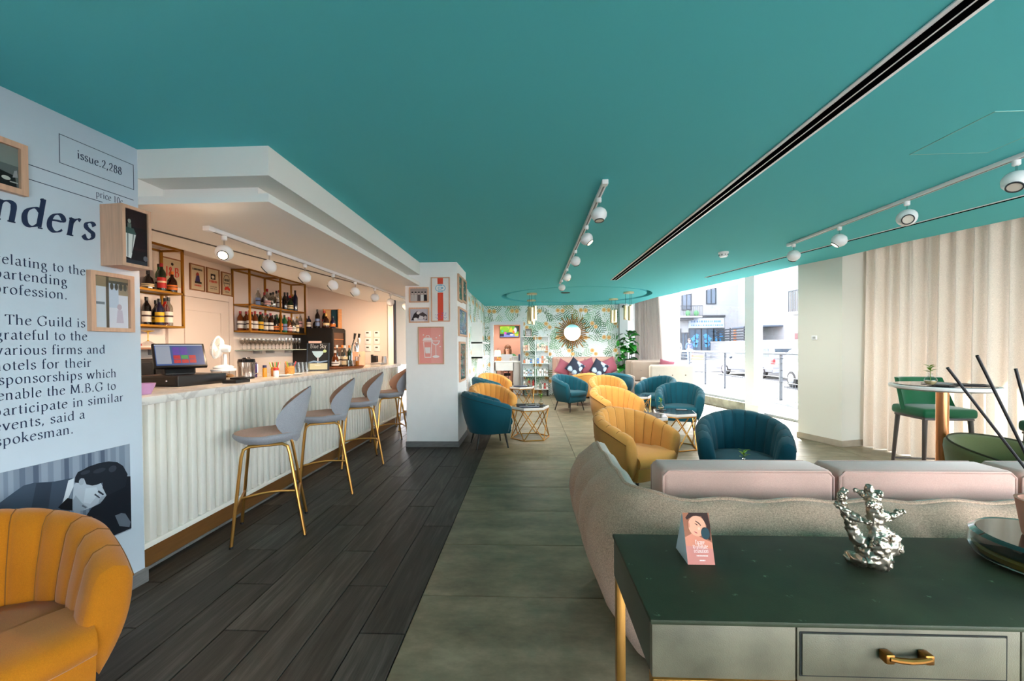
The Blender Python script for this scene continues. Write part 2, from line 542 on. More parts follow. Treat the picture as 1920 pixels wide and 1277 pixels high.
def make_shagreen(name, rgb, fleck, rough):
    m, N, L, b = nodes_of(name)
    tc = nd(N, 'ShaderNodeTexCoord')
    vo = nd(N, 'ShaderNodeTexVoronoi'); vo.inputs['Scale'].default_value = 420
    L.new(tc.outputs['Object'], vo.inputs['Vector'])
    nz = nd(N, 'ShaderNodeTexNoise'); nz.inputs['Scale'].default_value = 7; nz.inputs['Detail'].default_value = 6
    L.new(tc.outputs['Object'], nz.inputs['Vector'])
    r = ramp(N, [(.3, tuple(int(c * .82) for c in rgb)), (.7, tuple(min(255, int(c * 1.12)) for c in rgb))])
    L.new(nz.outputs['Fac'], r.inputs[0])
    # pale spine flecks on a loose repeat
    mp = nd(N, 'ShaderNodeMapping'); mp.inputs['Scale'].default_value = (9, 13, 13)
    L.new(tc.outputs['Object'], mp.inputs[0])
    v2 = nd(N, 'ShaderNodeTexVoronoi'); v2.inputs['Scale'].default_value = 1; v2.inputs['Randomness'].default_value = .35
    L.new(mp.outputs[0], v2.inputs['Vector'])
    n3 = nd(N, 'ShaderNodeTexNoise'); n3.inputs['Scale'].default_value = 140; n3.inputs['Detail'].default_value = 2
    L.new(tc.outputs['Object'], n3.inputs['Vector'])
    a = nd(N, 'ShaderNodeMapRange', i1=.10, i2=.02, i3=0, i4=1); L.new(v2.outputs['Distance'], a.inputs[0])
    c = nd(N, 'ShaderNodeMapRange', i1=.5, i2=.62, i3=0, i4=.8); L.new(n3.outputs['Fac'], c.inputs[0])
    mu = nd(N, 'ShaderNodeMath', operation='MULTIPLY'); L.new(a.outputs[0], mu.inputs[0]); L.new(c.outputs[0], mu.inputs[1])
    mx = nd(N, 'ShaderNodeMix', data_type='RGBA'); mx.inputs[7].default_value = lin(fleck)
    L.new(mu.outputs[0], mx.inputs[0]); L.new(r.outputs[0], mx.inputs[6]); L.new(mx.outputs[2], b.inputs['Base Color'])
    bp = nd(N, 'ShaderNodeBump'); bp.inputs['Strength'].default_value = .25; bp.inputs['Distance'].default_value = .001
    L.new(vo.outputs['Distance'], bp.inputs['Height']); L.new(bp.outputs[0], b.inputs['Normal'])
    b.inputs['Roughness'].default_value = rough
    b.inputs['Specular IOR Level'].default_value = .4
    return m
M_PLANK, M_TILE, M_PAPER, M_MARBLE = make_plank_mat(), make_tile_mat(), make_wallpaper(), make_marble()
M_CURTAIN = make_cloth_sheet('linen_curtain', (232, 220, 206), .13)
M_GREYCURT = make_cloth_sheet('grey_linen_curtain', (196, 186, 180), .25)
M_TEAL = mat('teal_ceiling_paint', (96, 202, 210), .85, spec=.2)
M_WHITE = mat('white_wall_paint', (240, 240, 240), .8, var=.015, spec=.2)
M_TEXTWALL = mat('printed_wall_vinyl', (194, 208, 222), .6, var=.015, spec=.25)
M_SOFFIT = mat('soffit_paint', (238, 236, 232), .8, spec=.2)
M_BARWALL = mat('warm_bar_wall', (234, 222, 214), .8, spec=.2)
M_GREYBASE = mat('grey_wood_baseboard', (112, 112, 112), .5, var=.2, vscale=12, stretch=(1, 1, 8))
M_STONEBASE = mat('stone_baseboard', (158, 148, 132), .5, var=.1)
M_JOINT = mat('dark_floor_joint', (38, 37, 34), .9)
M_FRAMEWHITE = mat('white_window_frame', (232, 236, 240), .4)
M_GREYFRAME = mat('grey_window_frame', (150, 158, 166), .4)
M_PINKWALL = mat('pink_plaster', (214, 164, 144), .8)
M_COLUMN = mat('column_paint', (214, 214, 206), .8, spec=.2)
M_BLACK = mat('matt_black', (16, 16, 17), .5)
M_GOLD = mat('brushed_brass', (204, 152, 82), .32, metal=1.0)
M_CHROME = mat('chrome', (210, 212, 216), .12, metal=1.0)
M_STEEL = mat('satin_steel', (176, 180, 186), .3, metal=1.0)
M_WPLASTIC = mat('white_plastic', (236, 238, 240), .35)
M_BLKPLASTIC = mat('black_plastic', (20, 20, 22), .35)
M_PANE = glass('window_pane', (246, 250, 250), 1.0)
M_CLEAR = glass('clear_glass', (236, 238, 238), 1.3, 0, .03)
M_STEM = glass('stemware_glass', (226, 224, 220), 1.3, .05, .10)
M_GLAZE = glass('picture_glazing', (252, 252, 252), .6)
M_OAK = mat('pale_oak_frame', (212, 168, 140), .5, var=.1, vscale=6, stretch=(12, 12, 1))

# ------------------------------------------------------------------ floor: base, tiles, planks
floor = struct(MB().box(-4.6, 5.2, -3.2, 13.6, -.12, -.006).build('floor', M_JOINT))
xs = [-.612, .578, 1.768, 2.958, 4.148]
tile_me = {}
def piece(kind, x0, x1, y0, y1, m, parent, top, g=.0025):
    w, d = round(x1 - x0, 3), round(y1 - y0, 3)
    if (kind, w, d) not in tile_me:
        o = MB().rbox(g, w - g, g, d - g, -.01, 0, .0018, 1).build(kind, m, parent, smooth=0, loc=(x0, y0, top))
        tile_me[(kind, w, d)] = o
    else:
        o = tile_me[(kind, w, d)].copy()
        COL.objects.link(o)
        o.parent = parent
        o.location = (x0, y0, top)
    return o
for i, x in enumerate(xs):
    x1 = xs[i + 1] if i < 4 else 5.2
    y = 2.252 - .593 * 8
    while y < 11.74:
        piece('tile', x, x1, y, min(y + .593, 11.75), M_TILE, floor, 0)
        y += .593
for i in range(8):
    x1 = -.614 - .2285 * i
    x0 = x1 - .2285
    off = (1.98 if i % 3 == 0 else 2.37 if i % 3 == 1 else 2.77) - 4.8
    while off < 8.3:
        y0, y1 = max(off, -3.15), min(off + 1.19, 8.28)
        if y1 - y0 > .02:
            piece('plank', x0, x1, y0, y1, M_PLANK, floor, 0)
        off += 1.19

# ------------------------------------------------------------------ walls
RZW = R(90 - 4.6)
wall_left = struct(MB().box(-5.4, 0, 0, .13, 0, 2.6).build('wall_left', M_TEXTWALL, loc=(-2.32, 2.33, 0), rz=RZW, smooth=0))
struct(MB().box(-5.4, .012, -.014, .142, 0, .085).build('baseboard_left', M_GREYBASE, loc=(-2.32, 2.33, 0), rz=RZW, smooth=0, bevel=.003))
struct(MB().box(-4.2, -2.4, 2.2, 2.33, 0, 2.6).build('wall_bar_near', M_BARWALL, smooth=0))
wall_bar = struct(MB().box(-4.32, -4.2, 2.2, 7.7, 0, 2.6).build('wall_bar', M_BARWALL, smooth=0))
struct(MB().box(-4.2, -2.52, 7.55, 7.67, 0, 2.6).build('wall_bar_end', M_BARWALL, smooth=0))
struct(MB().box(-2.56, -2.5, 7.28, 8.3, 1.06, 2.6).box(-2.5, -2.47, 7.3, 7.55, 1.06, 2.6).build('trim_1', M_BARWALL, smooth=0))
struct(MB().box(-2.468, -2.435, 7.3, 7.36, 1.1, 2.27).build('trim_2', mat('dark_edge_strip', (40, 44, 60), .4), smooth=0))
struct(MB().box(-2.6, -1.25, 8.3, 8.4, 0, 2.6).build('wall_alcove', M_WHITE, smooth=0))
struct(MB().box(-2.6, -1.36, 8.275, 8.3, 0, .1).build('baseboard_alcove', mat('dark_baseboard', (60, 56, 54), .5), smooth=0))
pillar = struct(MB().box(-1.728, -1.0, 5.63, 6.45, 0, 2.6).build('pillar', M_WHITE, smooth=0))
struct(MB().box(-1.742, -.986, 5.616, 6.464, 0, .08).build('baseboard_pillar', M_GREYBASE, smooth=0, bevel=.003))
wall_lf = struct(MB().box(-1.36, -1.28, 8.3, 11.85, 0, 2.6).build('wall_left_far', M_PAPER, smooth=0))
wf = MB()
wf.box(-1.28, -1.03, 11.75, 11.87, 0, 2.6).box(-.25, 2.56, 11.75, 11.87, 0, 2.6).box(-1.03, -.25, 11.75, 11.87, 2.04, 2.6)
wall_far = struct(wf.build('wall_far', M_PAPER, smooth=0))
struct(MB().box(2.56, 2.78, 11.55, 11.87, 0, 2.6).build('column_far', mat('grey_column_paint', (196, 202, 204), .8), smooth=0))
struct(MB().box(2.78, 4.3, 11.75, 11.87, 0, 2.95).build('wall_far_right', M_WHITE, smooth=0))
d = MB()
d.box(-1.125, -1.03, 11.715, 11.76, 0, 2.13).box(-.25, -.155, 11.715, 11.76, 0, 2.13).box(-1.03, -.25, 11.715, 11.76, 2.04, 2.13)
struct(d.build('trim_3', mat('doorway_white', (222, 226, 234), .5), smooth=0, bevel=.004))
# office behind the doorway
MB_ = MB().box(-1.8, .6, 13.3, 13.4, 0, 2.6).build('wall_office_back', M_PINKWALL, smooth=0); struct(MB_)
struct(MB().box(-1.8, -1.7, 11.87, 13.3, 0, 2.6).build('wall_office_left', M_PINKWALL, smooth=0))
struct(MB().box(.5, .6, 11.87, 13.3, 0, 2.6).build('wall_office_right', M_PINKWALL, smooth=0))
struct(MB().box(-1.8, .6, 11.87, 13.4, 2.5, 2.6).build('ceiling_office', M_WHITE, smooth=0))
# back of the room, behind the viewer
struct(MB().box(-3.2, .9, -3.35, -3.2, 0, 2.95).box(.9, 6.9, -3.35, -3.2, 0, .12).build('wall_back', M_WHITE, smooth=0))
win4 = MB()  # unseen window, its width set for the daylight it throws forward
for x in (.9, 2.8, 4.7, 6.6):
    win4.box(x, x + .06, -3.32, -3.24, .12, 2.95)
win4 = struct(win4.build('window_4', M_GREYFRAME, smooth=0))
for x in (.9, 2.8, 4.7):
    MB().box(x + .06, x + 1.9, -3.285, -3.275, .12, 2.95).build('pane', M_PANE, win4, smooth=0)

# ------------------------------------------------------------------ ceiling with the round recess
EDGE = [(6.3, -3.2), (4.95, 3.0), (4.68, 4.04), (4.40, 4.92), (4.25, 5.69), (4.05, 6.27), (3.86, 7.14), (3.47, 8.7), (3.14, 10.06), (2.95, 11.75)]
outer = [(-4.4, -3.2)] + EDGE + [(-4.4, 11.75)]
EC, ERX, ERY = (1.1, 9.66), 1.745, 1.53
def ellipse(k=1.0, n=72, d=0.0):
    return [(EC[0] + (ERX - d) * math.cos(2 * PI * i / n), EC[1] + (ERY - d) * math.sin(2 * PI * i / n)) for i in range(n)]
bm = bmesh.new()
def loop(pts, z):
    vs = [bm.verts.new((x, y, z)) for x, y in pts]
    return vs, [bm.edges.new((vs[i], vs[(i + 1) % len(vs)])) for i in range(len(vs))]
vo, eo = loop(outer, 2.59)
ve, ee = loop(ellipse(), 2.59)
bmesh.ops.triangle_fill(bm, use_beauty=True, edges=eo + ee)
vt = [bm.verts.new((x, y, 2.95)) for x, y in outer]
n = len(outer)
for i in range(n):
    bm.faces.new((vo[i], vo[(i + 1) % n], vt[(i + 1) % n], vt[i]))
vr = [bm.verts.new((x, y, 2.74)) for x, y in ellipse()]
n = len(vr)
for i in range(n):
    bm.faces.new((ve[i], ve[(i + 1) % n], vr[(i + 1) % n], vr[i]))
bm.faces.new(vr)
bmesh.ops.recalc_face_normals(bm, faces=bm.faces[:])
me = bpy.data.meshes.new('ceiling')
bm.to_mesh(me); bm.free()
me.materials.append(M_TEAL)
ceiling = bpy.data.objects.new('ceiling', me); COL.objects.link(ceiling); struct(ceiling)
disc = MB().prism(ellipse(d=.12), 2.6, 2.64).prism(ellipse(d=.6, n=40), 2.64, 2.74).build('ceiling_disc', M_TEAL, ceiling, smooth=30)
tag(disc, 'teal disc hung in the round ceiling recess')
WT = Vector((-.2, .98, 0)).normalized()
RZG = math.atan2(WT.y, WT.x)
WO = (4.64, 8.58, 0)
def roofpt(s, off):
    nrm = (WT.y, -WT.x)
    return (WO[0] + WT.x * s + nrm[0] * off, WO[1] + WT.y * s + nrm[1] * off)
struct(MB().prism([(-4.6, -3.4), roofpt(-12.3, .9), roofpt(4.2, .9), (4.0, 13.5), (-4.6, 13.5)], 2.95, 3.1).build('ceiling_slab', M_WHITE, smooth=0))
# soffit over the bar: upper band, groove, lower band
s = MB()
s.box(-3.0, -1.52, 2.33, 7.56, 2.417, 2.6).box(-3.0, -1.70, 2.50, 7.56, 2.3, 2.42).box(-3.0, -1.525, 2.335, 7.56, 2.265, 2.313).box(-2.45, -2.322, 2.332, 2.5, 2.30, 2.42)
struct(MB().box(-4.3, -2.9, 2.2, 7.7, 2.55, 2.588).build('ceiling_bar_back', M_BARWALL, smooth=0))
soffit = struct(s.build('ceiling_bar_soffit', M_SOFFIT, smooth=0))
s = MB().box(-2.42, -2.322, 2.33, 2.40, 2.26, 2.6).box(-1.73, -1.4, 5.52, 5.64, 2.26, 2.6)
s2 = MB(); s2.add([(-2.80, 2.36, 2.262), (-2.77, 2.36, 2.262), (-2.14, 6.25, 2.262), (-2.17, 6.25, 2.262), (-2.80, 2.36, 2.2655), (-2.77, 2.36, 2.2655), (-2.14, 6.25, 2.2655), (-2.17, 6.25, 2.2655)],
          [(0, 1, 2, 3), (4, 5, 6, 7), (0, 1, 5, 4), (1, 2, 6, 5), (2, 3, 7, 6), (3, 0, 4, 7)])
tag(s2.build('groove', M_BLACK, soffit, smooth=0), 'thin dark groove along the bar soffit')

# ------------------------------------------------------------------ window wall on the street side
def wl(b, name, m, parent=None, **k):
    return b.build(name, m, parent, loc=None if parent else WO, rz=None if parent else RZG, **k)
win1 = struct(wl(MB().box(.13, 3.3, -.03, .03, .19, .24).box(.13, 3.3, -.03, .03, 2.9, 2.95).box(.13, .17, -.04, .04, .2, 2.95).box(3.24, 3.3, -.03, .03, .2, 2.95), 'window_1', M_GREYFRAME, smooth=0, bevel=.004))
wl(MB().box(.17, 3.24, -.005, .005, .24, 2.9), 'pane', M_PANE, win1, smooth=0)
win2 = struct(wl(MB().box(-2.1, -.13, -.03, .03, 0, .05).box(-2.1, -.13, -.03, .03, 2.9, 2.95).box(-2.1, -2.04, -.03, .03, .05, 2.9), 'window_2', M_GREYFRAME, smooth=0, bevel=.004))
wl(MB().box(-2.04, -.13, -.005, .005, .05, 2.9), 'pane', M_PANE, win2, smooth=0)
win3 = struct(wl(MB().box(-11.8, -2.9, -.03, .03, 0, .06).box(-11.8, -2.9, -.03, .03, 2.88, 2.95).box(-5.03, -4.97, -.03, .03, .06, 2.88).box(-8.03, -7.97, -.03, .03, .06, 2.88), 'window_3', M_GREYFRAME, smooth=0, bevel=.004))
for a, b in ((-11.8, -8.03), (-7.97, -5.03), (-4.97, -2.9)):
    wl(MB().box(a, b, -.005, .005, .06, 2.88), 'pane', M_PANE, win3, smooth=0)
struct(wl(MB().box(-.13, .13, -.1, .1, 0, 2.95), 'trim_4', M_FRAMEWHITE, smooth=0, bevel=.006))
struct(wl(MB().box(-.32, -.13, -.02, .16, 0, .19).box(-.36, -.13, -.03, .18, .17, .2), 'trim_5', M_FRAMEWHITE, smooth=0, bevel=.004))
struct(wl(MB().box(.13, 3.3, -.1, .12, 0, .19), 'trim_6', mat('stained_concrete_curb', (150, 152, 142), .8, var=.35, vscale=5), smooth=0, bevel=.006))
column = struct(MB().prism([(4.06, 6.30), (4.25, 5.69), (5.3, 5.98), (5.16, 6.6)], 0, 2.95).build('column', M_COLUMN, smooth=0))
struct(MB().prism([(4.045, 6.31), (4.243, 5.675), (4.63, 5.78), (4.55, 6.4)], 0, .085).build('baseboard_column', M_STONEBASE, smooth=0, bevel=.003))

# curtains: pleated cloth
def curtain(name, label, path, z0, z1, amp, waves, mtl, flare=(0, 0), seed=1, thick=.0):
    rnd = random.Random(seed)
    P = [Vector((x, y, 0)) for x, y in path]
    seg = [(P[i + 1] - P[i]).length for i in range(len(P) - 1)]
    tot = sum(seg)
    ph = [rnd.uniform(.75, 1.25) for _ in range(waves + 2)]
    nu = waves * 10 + 1
    cum = [0]
    for w in ph[:waves]:
        cum.append(cum[-1] + w)
    def at(u):
        d = u * tot
        for i, sl in enumerate(seg):
            if d <= sl or i == len(seg) - 1:
                t = P[i].lerp(P[i + 1], d / sl)
                dr = (P[i + 1] - P[i]).normalized()
                return t, Vector((-dr.y, dr.x, 0))
            d -= sl
    def fn(u, v):
        p, nrm = at(u)
        w = u * waves
        k = int(min(w, waves - 1))
        th_ = 2 * PI * w
        a = amp * (.55 + .45 * v) * ph[k] * math.sin(th_) + amp * .35 * math.sin(th_ * .37 + 1 + v * .6)
        z = z1 + (z0 - z1) * v
        q = p + nrm * a + Vector((flare[0], flare[1], 0)) * (v * u)
        return (q.x, q.y, z)
    o = MB().grid(fn, nu, 14).build(name, mtl, smooth=60, fix=False)
    return tag(o, label, 'curtain')
cn = curtain('curtain', 'long pale linen curtain in deep pleats behind the green bar chairs', [(4.60, 5.83), (4.80, 4.95), (5.02, 4.05)], .012, 2.94, .085, 13, M_CURTAIN, seed=4)
cn2 = curtain('curtain', 'sunlit gathered linen curtain right of the pale pleated one, tight folds', [(5.07, 4.02), (5.34, 2.9), (5.62, 1.4)], .012, 2.94, .055, 22, M_CURTAIN, seed=9)
cf = curtain('curtain', 'grey linen curtain hanging beside the tall leafy plant at the far wall', [(2.98, 11.58), (3.28, 11.36), (3.48, 11.04)], .02, 2.94, .05, 10, M_GREYCURT, flare=(.20, -.04), seed=3)
# ------------------------------------------------------------------ fabrics
def make_fabric(name, rgb, weave=500, var=.12, rough=.9, sheen=.2):
    m, N, L, b = nodes_of(name)
    tc = nd(N, 'ShaderNodeTexCoord')
    n1 = nd(N, 'ShaderNodeTexNoise'); n1.inputs['Scale'].default_value = weave; n1.inputs['Detail'].default_value = 2
    L.new(tc.outputs['Object'], n1.inputs['Vector'])
    n2 = nd(N, 'ShaderNodeTexNoise'); n2.inputs['Scale'].default_value = 5; n2.inputs['Detail'].default_value = 3
    L.new(tc.outputs['Object'], n2.inputs['Vector'])
    a = nd(N, 'ShaderNodeMapRange', i1=.3, i2=.7, i3=1 - var, i4=1 + var); L.new(n1.outputs['Fac'], a.inputs[0])
    c = nd(N, 'ShaderNodeMapRange', i1=.3, i2=.7, i3=.94, i4=1.06); L.new(n2.outputs['Fac'], c.inputs[0])
    mu = nd(N, 'ShaderNodeMath', operation='MULTIPLY'); L.new(a.outputs[0], mu.inputs[0]); L.new(c.outputs[0], mu.inputs[1])
    hs = nd(N, 'ShaderNodeHueSaturation'); hs.inputs['Color'].default_value = lin(rgb); L.new(mu.outputs[0], hs.inputs['Value'])
    L.new(hs.outputs[0], b.inputs['Base Color'])
    bp = nd(N, 'ShaderNodeBump'); bp.inputs['Strength'].default_value = .2; bp.inputs['Distance'].default_value = .002
    L.new(n1.outputs['Fac'], bp.inputs['Height']); L.new(bp.outputs[0], b.inputs['Normal'])
    b.inputs['Roughness'].default_value = rough
    b.inputs['Sheen Weight'].default_value = sheen
    b.inputs['Specular IOR Level'].default_value = .2
    return m
F_YELLOW = make_fabric('mustard_felt', (208, 150, 76), 420)
F_MUST = make_fabric('deep_mustard_felt', (172, 104, 10), 420)
F_TEAL = make_fabric('teal_velvet', (6, 76, 92), 300, .08, .8, .15)
F_TEALD = make_fabric('deep_teal_velvet', (3, 66, 80), 300, .08, .8, .12)
F_GREY = make_fabric('grey_wool', (150, 152, 160), 260, .16)
F_TAN = make_fabric('dusty_rose_wool', (176, 142, 124), 260, .16)
F_BEIGE = make_fabric('oatmeal_weave', (184, 152, 130), 240, .34)
F_ROSE = make_fabric('dusty_pink_velvet', (190, 154, 142), 300, .06, .8, .4)
F_CREAM = make_fabric('cream_weave', (190, 180, 168), 240, .12)
F_TAUPE = make_fabric('taupe_weave', (138, 124, 112), 240, .12)
F_OLIVE = make_fabric('olive_velvet', (92, 98, 58), 300, .08, .75, .3)
F_GREEN = make_fabric('emerald_velvet', (8, 96, 58), 300, .08, .55, .4)
F_PLUM = make_fabric('plum_velvet', (146, 80, 96), 300, .08, .75, .3)
M_SEAMY = mat('dark_mustard_piping', (120, 76, 16), .8)
M_SEAMT = mat('dark_teal_piping', (4, 48, 58), .8)

# ------------------------------------------------------------------ channel-backed tub armchair, front faces -y
def tub_path(u):
    """u in -1..1 along the back from the left arm front to the right arm front -> centre point and outward normal"""
    AR = 1.62
    arc = .37 * AR
    straight = .27
    tot = arc + straight
    d = abs(u) * tot
    sg = 1 if u >= 0 else -1
    if d < arc:
        a = d / .37
        a = a * (PI / 2) / AR
        x, y = .335 * math.sin(a), .02 + .325 * math.cos(a)
        nx, ny = math.sin(a), math.cos(a)
    else:
        t = d - arc
        x, y = .335 - .018 * (t / straight) ** 2, .02 - t
        nx, ny = 1, 0
    return sg * x, y, sg * nx, ny
def make_armchair(fab, seam, kind, cname, label):
    t = thing('tub_armchair', label, 'armchair')
    MB.GT = Matrix.Diagonal((.86, .88, 1, 1))
    NCH = 13
    nu = NCH * 7 + 1
    def rim(u):
        a = abs(u)
        return .775 - .155 * (a ** 1.7) - .02 * a
    def sec(u, inner):
        x, y, nx, ny = tub_path(u)
        zt = rim(u)
        a = abs(u)
        lean = .055 * (1 - a * .35)
        th = .052 + .012 * a
        w = (u + 1) / 2 * NCH
        fr = w - math.floor(w)
        pu = 1 - abs(2 * fr - 1) ** 3.2 if 0 < w < NCH else 0
        if inner:
            pts = []
            for k in range(10):                   # over the rim and down the inside
                f = k / 9
                if f < .45:
                    q = f / .45 * PI * .98
                    off = th * math.cos(q)
                    z = zt - th * .9 + th * .9 * math.sin(q) + .004
                    off += lean
                else:
                    g = (f - .45) / .55
                    off = -th + lean * (1 - g * 1.1) - .012 * math.sin(g * PI)
                    z = zt - th * .9 - g * (zt - th * .9 - .33)
                bulge = .014 * pu * (0.25 if f < .08 else 1)
                if f < .45:
                    e_ = max(0, math.sin(q - .9)) if q > .9 else 0
                    dz, dn = e_ * bulge * .6, min(0, math.cos(q)) * bulge
                else:
                    dz, dn = 0, -bulge
                pts.append((x + nx * (off + dn), y + ny * (off + dn), z + dz))
            return pts
        pts = []
        for k in range(9):
            f = k / 8
            z = zt - th * .9 - f * (zt - th * .9 - .215)
            off = th + lean * (1 - f) + .012 * math.sin(f * PI) - .07 * f ** 2.2
            yy = .03 * f if y < -.15 else 0
            pts.append((x + nx * off, y + ny * off + yy, z))
        return pts
    for inner, nm in ((True, 'channelled_backrest'), (False, 'outer_shell')):
        m = MB()
        cols = [sec(-1 + 2 * i / (nu - 1), inner) for i in range(nu)]
        nv = len(cols[0])
        m.add([p for c in cols for p in c], [(i * nv + j, (i + 1) * nv + j, (i + 1) * nv + j + 1, i * nv + j + 1) for i in range(nu - 1) for j in range(nv - 1)])
        if inner:                                  # rounded arm fronts
            for s_ in (0, -1):
                c = sec(-1 if s_ == 0 else 1, True)
                oc = sec(-1 if s_ == 0 else 1, False)
                ring = c + oc[::-1][:-1]
                cen = Vector((sum(p[0] for p in ring) / len(ring), sum(p[1] for p in ring) / len(ring), sum(p[2] for p in ring) / len(ring)))
                r1 = [tuple(cen + (Vector(p) - cen) * .86 + Vector((0, -.022, 0))) for p in ring]
                r2 = [tuple(cen + (Vector(p) - cen) * .45 + Vector((0, -.03, 0))) for p in ring]
                n = len(ring)
                m.add(ring + r1 + r2, [(i, (i + 1) % n, n + (i + 1) % n, n + i) for i in range(n)] + [(n + i, n + (i + 1) % n, 2 * n + (i + 1) % n, 2 * n + i) for i in range(n)] + [tuple(range(2 * n, 3 * n))])
        m.build(nm, fab, t, smooth=75)
    pip = [Vector(sec(-1 + 2 * i / 80, False)[0]) for i in range(81)]
    MB().tube(pip, .0045, 6).build('piping', seam, t)
    # seams lying in the channels
    m = MB()
    for k in range(1, NCH):
        m.tube([Vector(p) for p in sec(-1 + 2 * k / NCH + 1e-6, True)[1:]], .0028, 5)
    m.build('seam', seam, t)
    def dplan(k, z, yf=-.30):
        pts = []
        for i in range(25):
            u = -1 + 2 * i / 24
            x, y, nx, ny = tub_path(u)
            pts.append(((x - nx * .03) * k, (y - ny * .03) * k, z))
        pts.append((.285, yf + .01, z)); pts.append((.2, yf - .008, z)); pts.append((0, yf - .025, z)); pts.append((-.2, yf - .008, z)); pts.append((-.285, yf + .01, z))
        return pts
    def stack(lv):
        m = MB()
        rings = [dplan(*l) for l in lv]
        n = len(rings[0])
        m.add([p for r in rings for p in r], [(j * n + i, j * n + (i + 1) % n, (j + 1) * n + (i + 1) % n, (j + 1) * n + i) for j in range(len(rings) - 1) for i in range(n)]
              + [tuple(range(n))[::-1], tuple(range((len(rings) - 1) * n, len(rings) * n))])
        return m
    stack([(.93, .325, -.30), (.955, .335, -.315), (.965, .37, -.325), (.955, .405, -.315), (.90, .425, -.29), (.6, .437, -.2), (.2, .442, -.06)]).build('seat_cushion', fab, t, smooth=70)
    stack([(.95, .205, -.275), (.99, .215, -.285), (1.0, .27, -.297), (.99, .325, -.30)]).build('seat_base', fab, t, smooth=60)
    for sx in (-1, 1):
        for y0, y1 in ((-.2, -.245), (.2, .26)):
            MB().tube([(sx * .2, y0, .24), (sx * .262, y1, 0)], [.019, .011], 10).build('leg', M_BLACK, t)
    MB.GT = None
    return t

CH = [  # x, y, heading (degrees, 0 = facing the camera), colour, label, group
    (-.57, 5.74, 108, 't', 'teal velvet tub armchair with its back to the white pillar, nearest chair beyond the bar', 'armchairs along the bar side'),
    (-.62, 6.72, 40, 'y', 'yellow tub armchair directly behind the teal one beside the pillar', 'armchairs along the bar side'),
    (-.80, 8.45, 100, 't', 'teal tub armchair half hidden between two yellow ones beside the wallpapered side wall', 'armchairs along the bar side'),
    (-.82, 9.45, 38, 'y', 'yellow tub armchair farthest back on the bar side, before the office doorway', 'armchairs along the bar side'),
    (.88, 8.9, 42, 't', 'teal tub armchair standing alone on thin black legs in the middle of the room', 'armchairs in the middle of the room'),
    (1.24, 9.86, 205, 'y', 'yellow tub armchair turned away, its plain back behind the lone teal chair', 'armchairs in the middle of the room'),
    (1.62, 8.5, 4, 'y', 'small yellow tub armchair facing forward, just behind the bright yellow one', 'armchairs in the middle of the room'),
    (2.10, 9.80, 158, 't', 'teal tub armchair facing the banquette, plain back in shadow', 'armchairs in the middle of the room'),
    (1.30, 6.15, 28, 'y', 'bright yellow tub armchair at the left of the dark hexagonal tables', 'armchairs around the dark hexagonal tables'),
    (1.00, 3.88, 34, 'y', 'nearest yellow tub armchair, its seat just beyond the beige sofa arm', 'armchairs around the dark hexagonal tables'),
    (2.56, 8.30, -50, 't', 'teal tub armchair turned sideways in front of the bright cream sofa end', 'armchairs around the dark hexagonal tables'),
    (2.45, 6.72, -20, 't', 'teal tub armchair behind the dark hexagonal table by the window', 'armchairs around the dark hexagonal tables'),
    (1.88, 3.66, -22, 'd', 'nearest teal tub armchair, deep teal, just beyond the pink sofa cushions', 'armchairs around the dark hexagonal tables'),
]
proto = {}
for x, y, h, c, lab, grp in CH:
    if c not in proto:
        o = make_armchair({'y': F_YELLOW, 't': F_TEAL, 'd': F_TEALD}[c], M_SEAMY if c == 'y' else M_SEAMT, c, '', lab)
        proto[c] = o
        o['group'] = grp
        o.location = (x, y, 0); o.rotation_euler = (0, 0, R(h))
    else:
        dup(proto[c], (x, y, 0), R(h), lab, grp)
o = make_armchair(F_MUST, M_SEAMY, 'm', '', 'large deep mustard tub armchair against the printed wall, nearest of all the chairs')
o.location = (-1.87, 1.25, 0); o.rotation_euler = (0, 0, R(63))

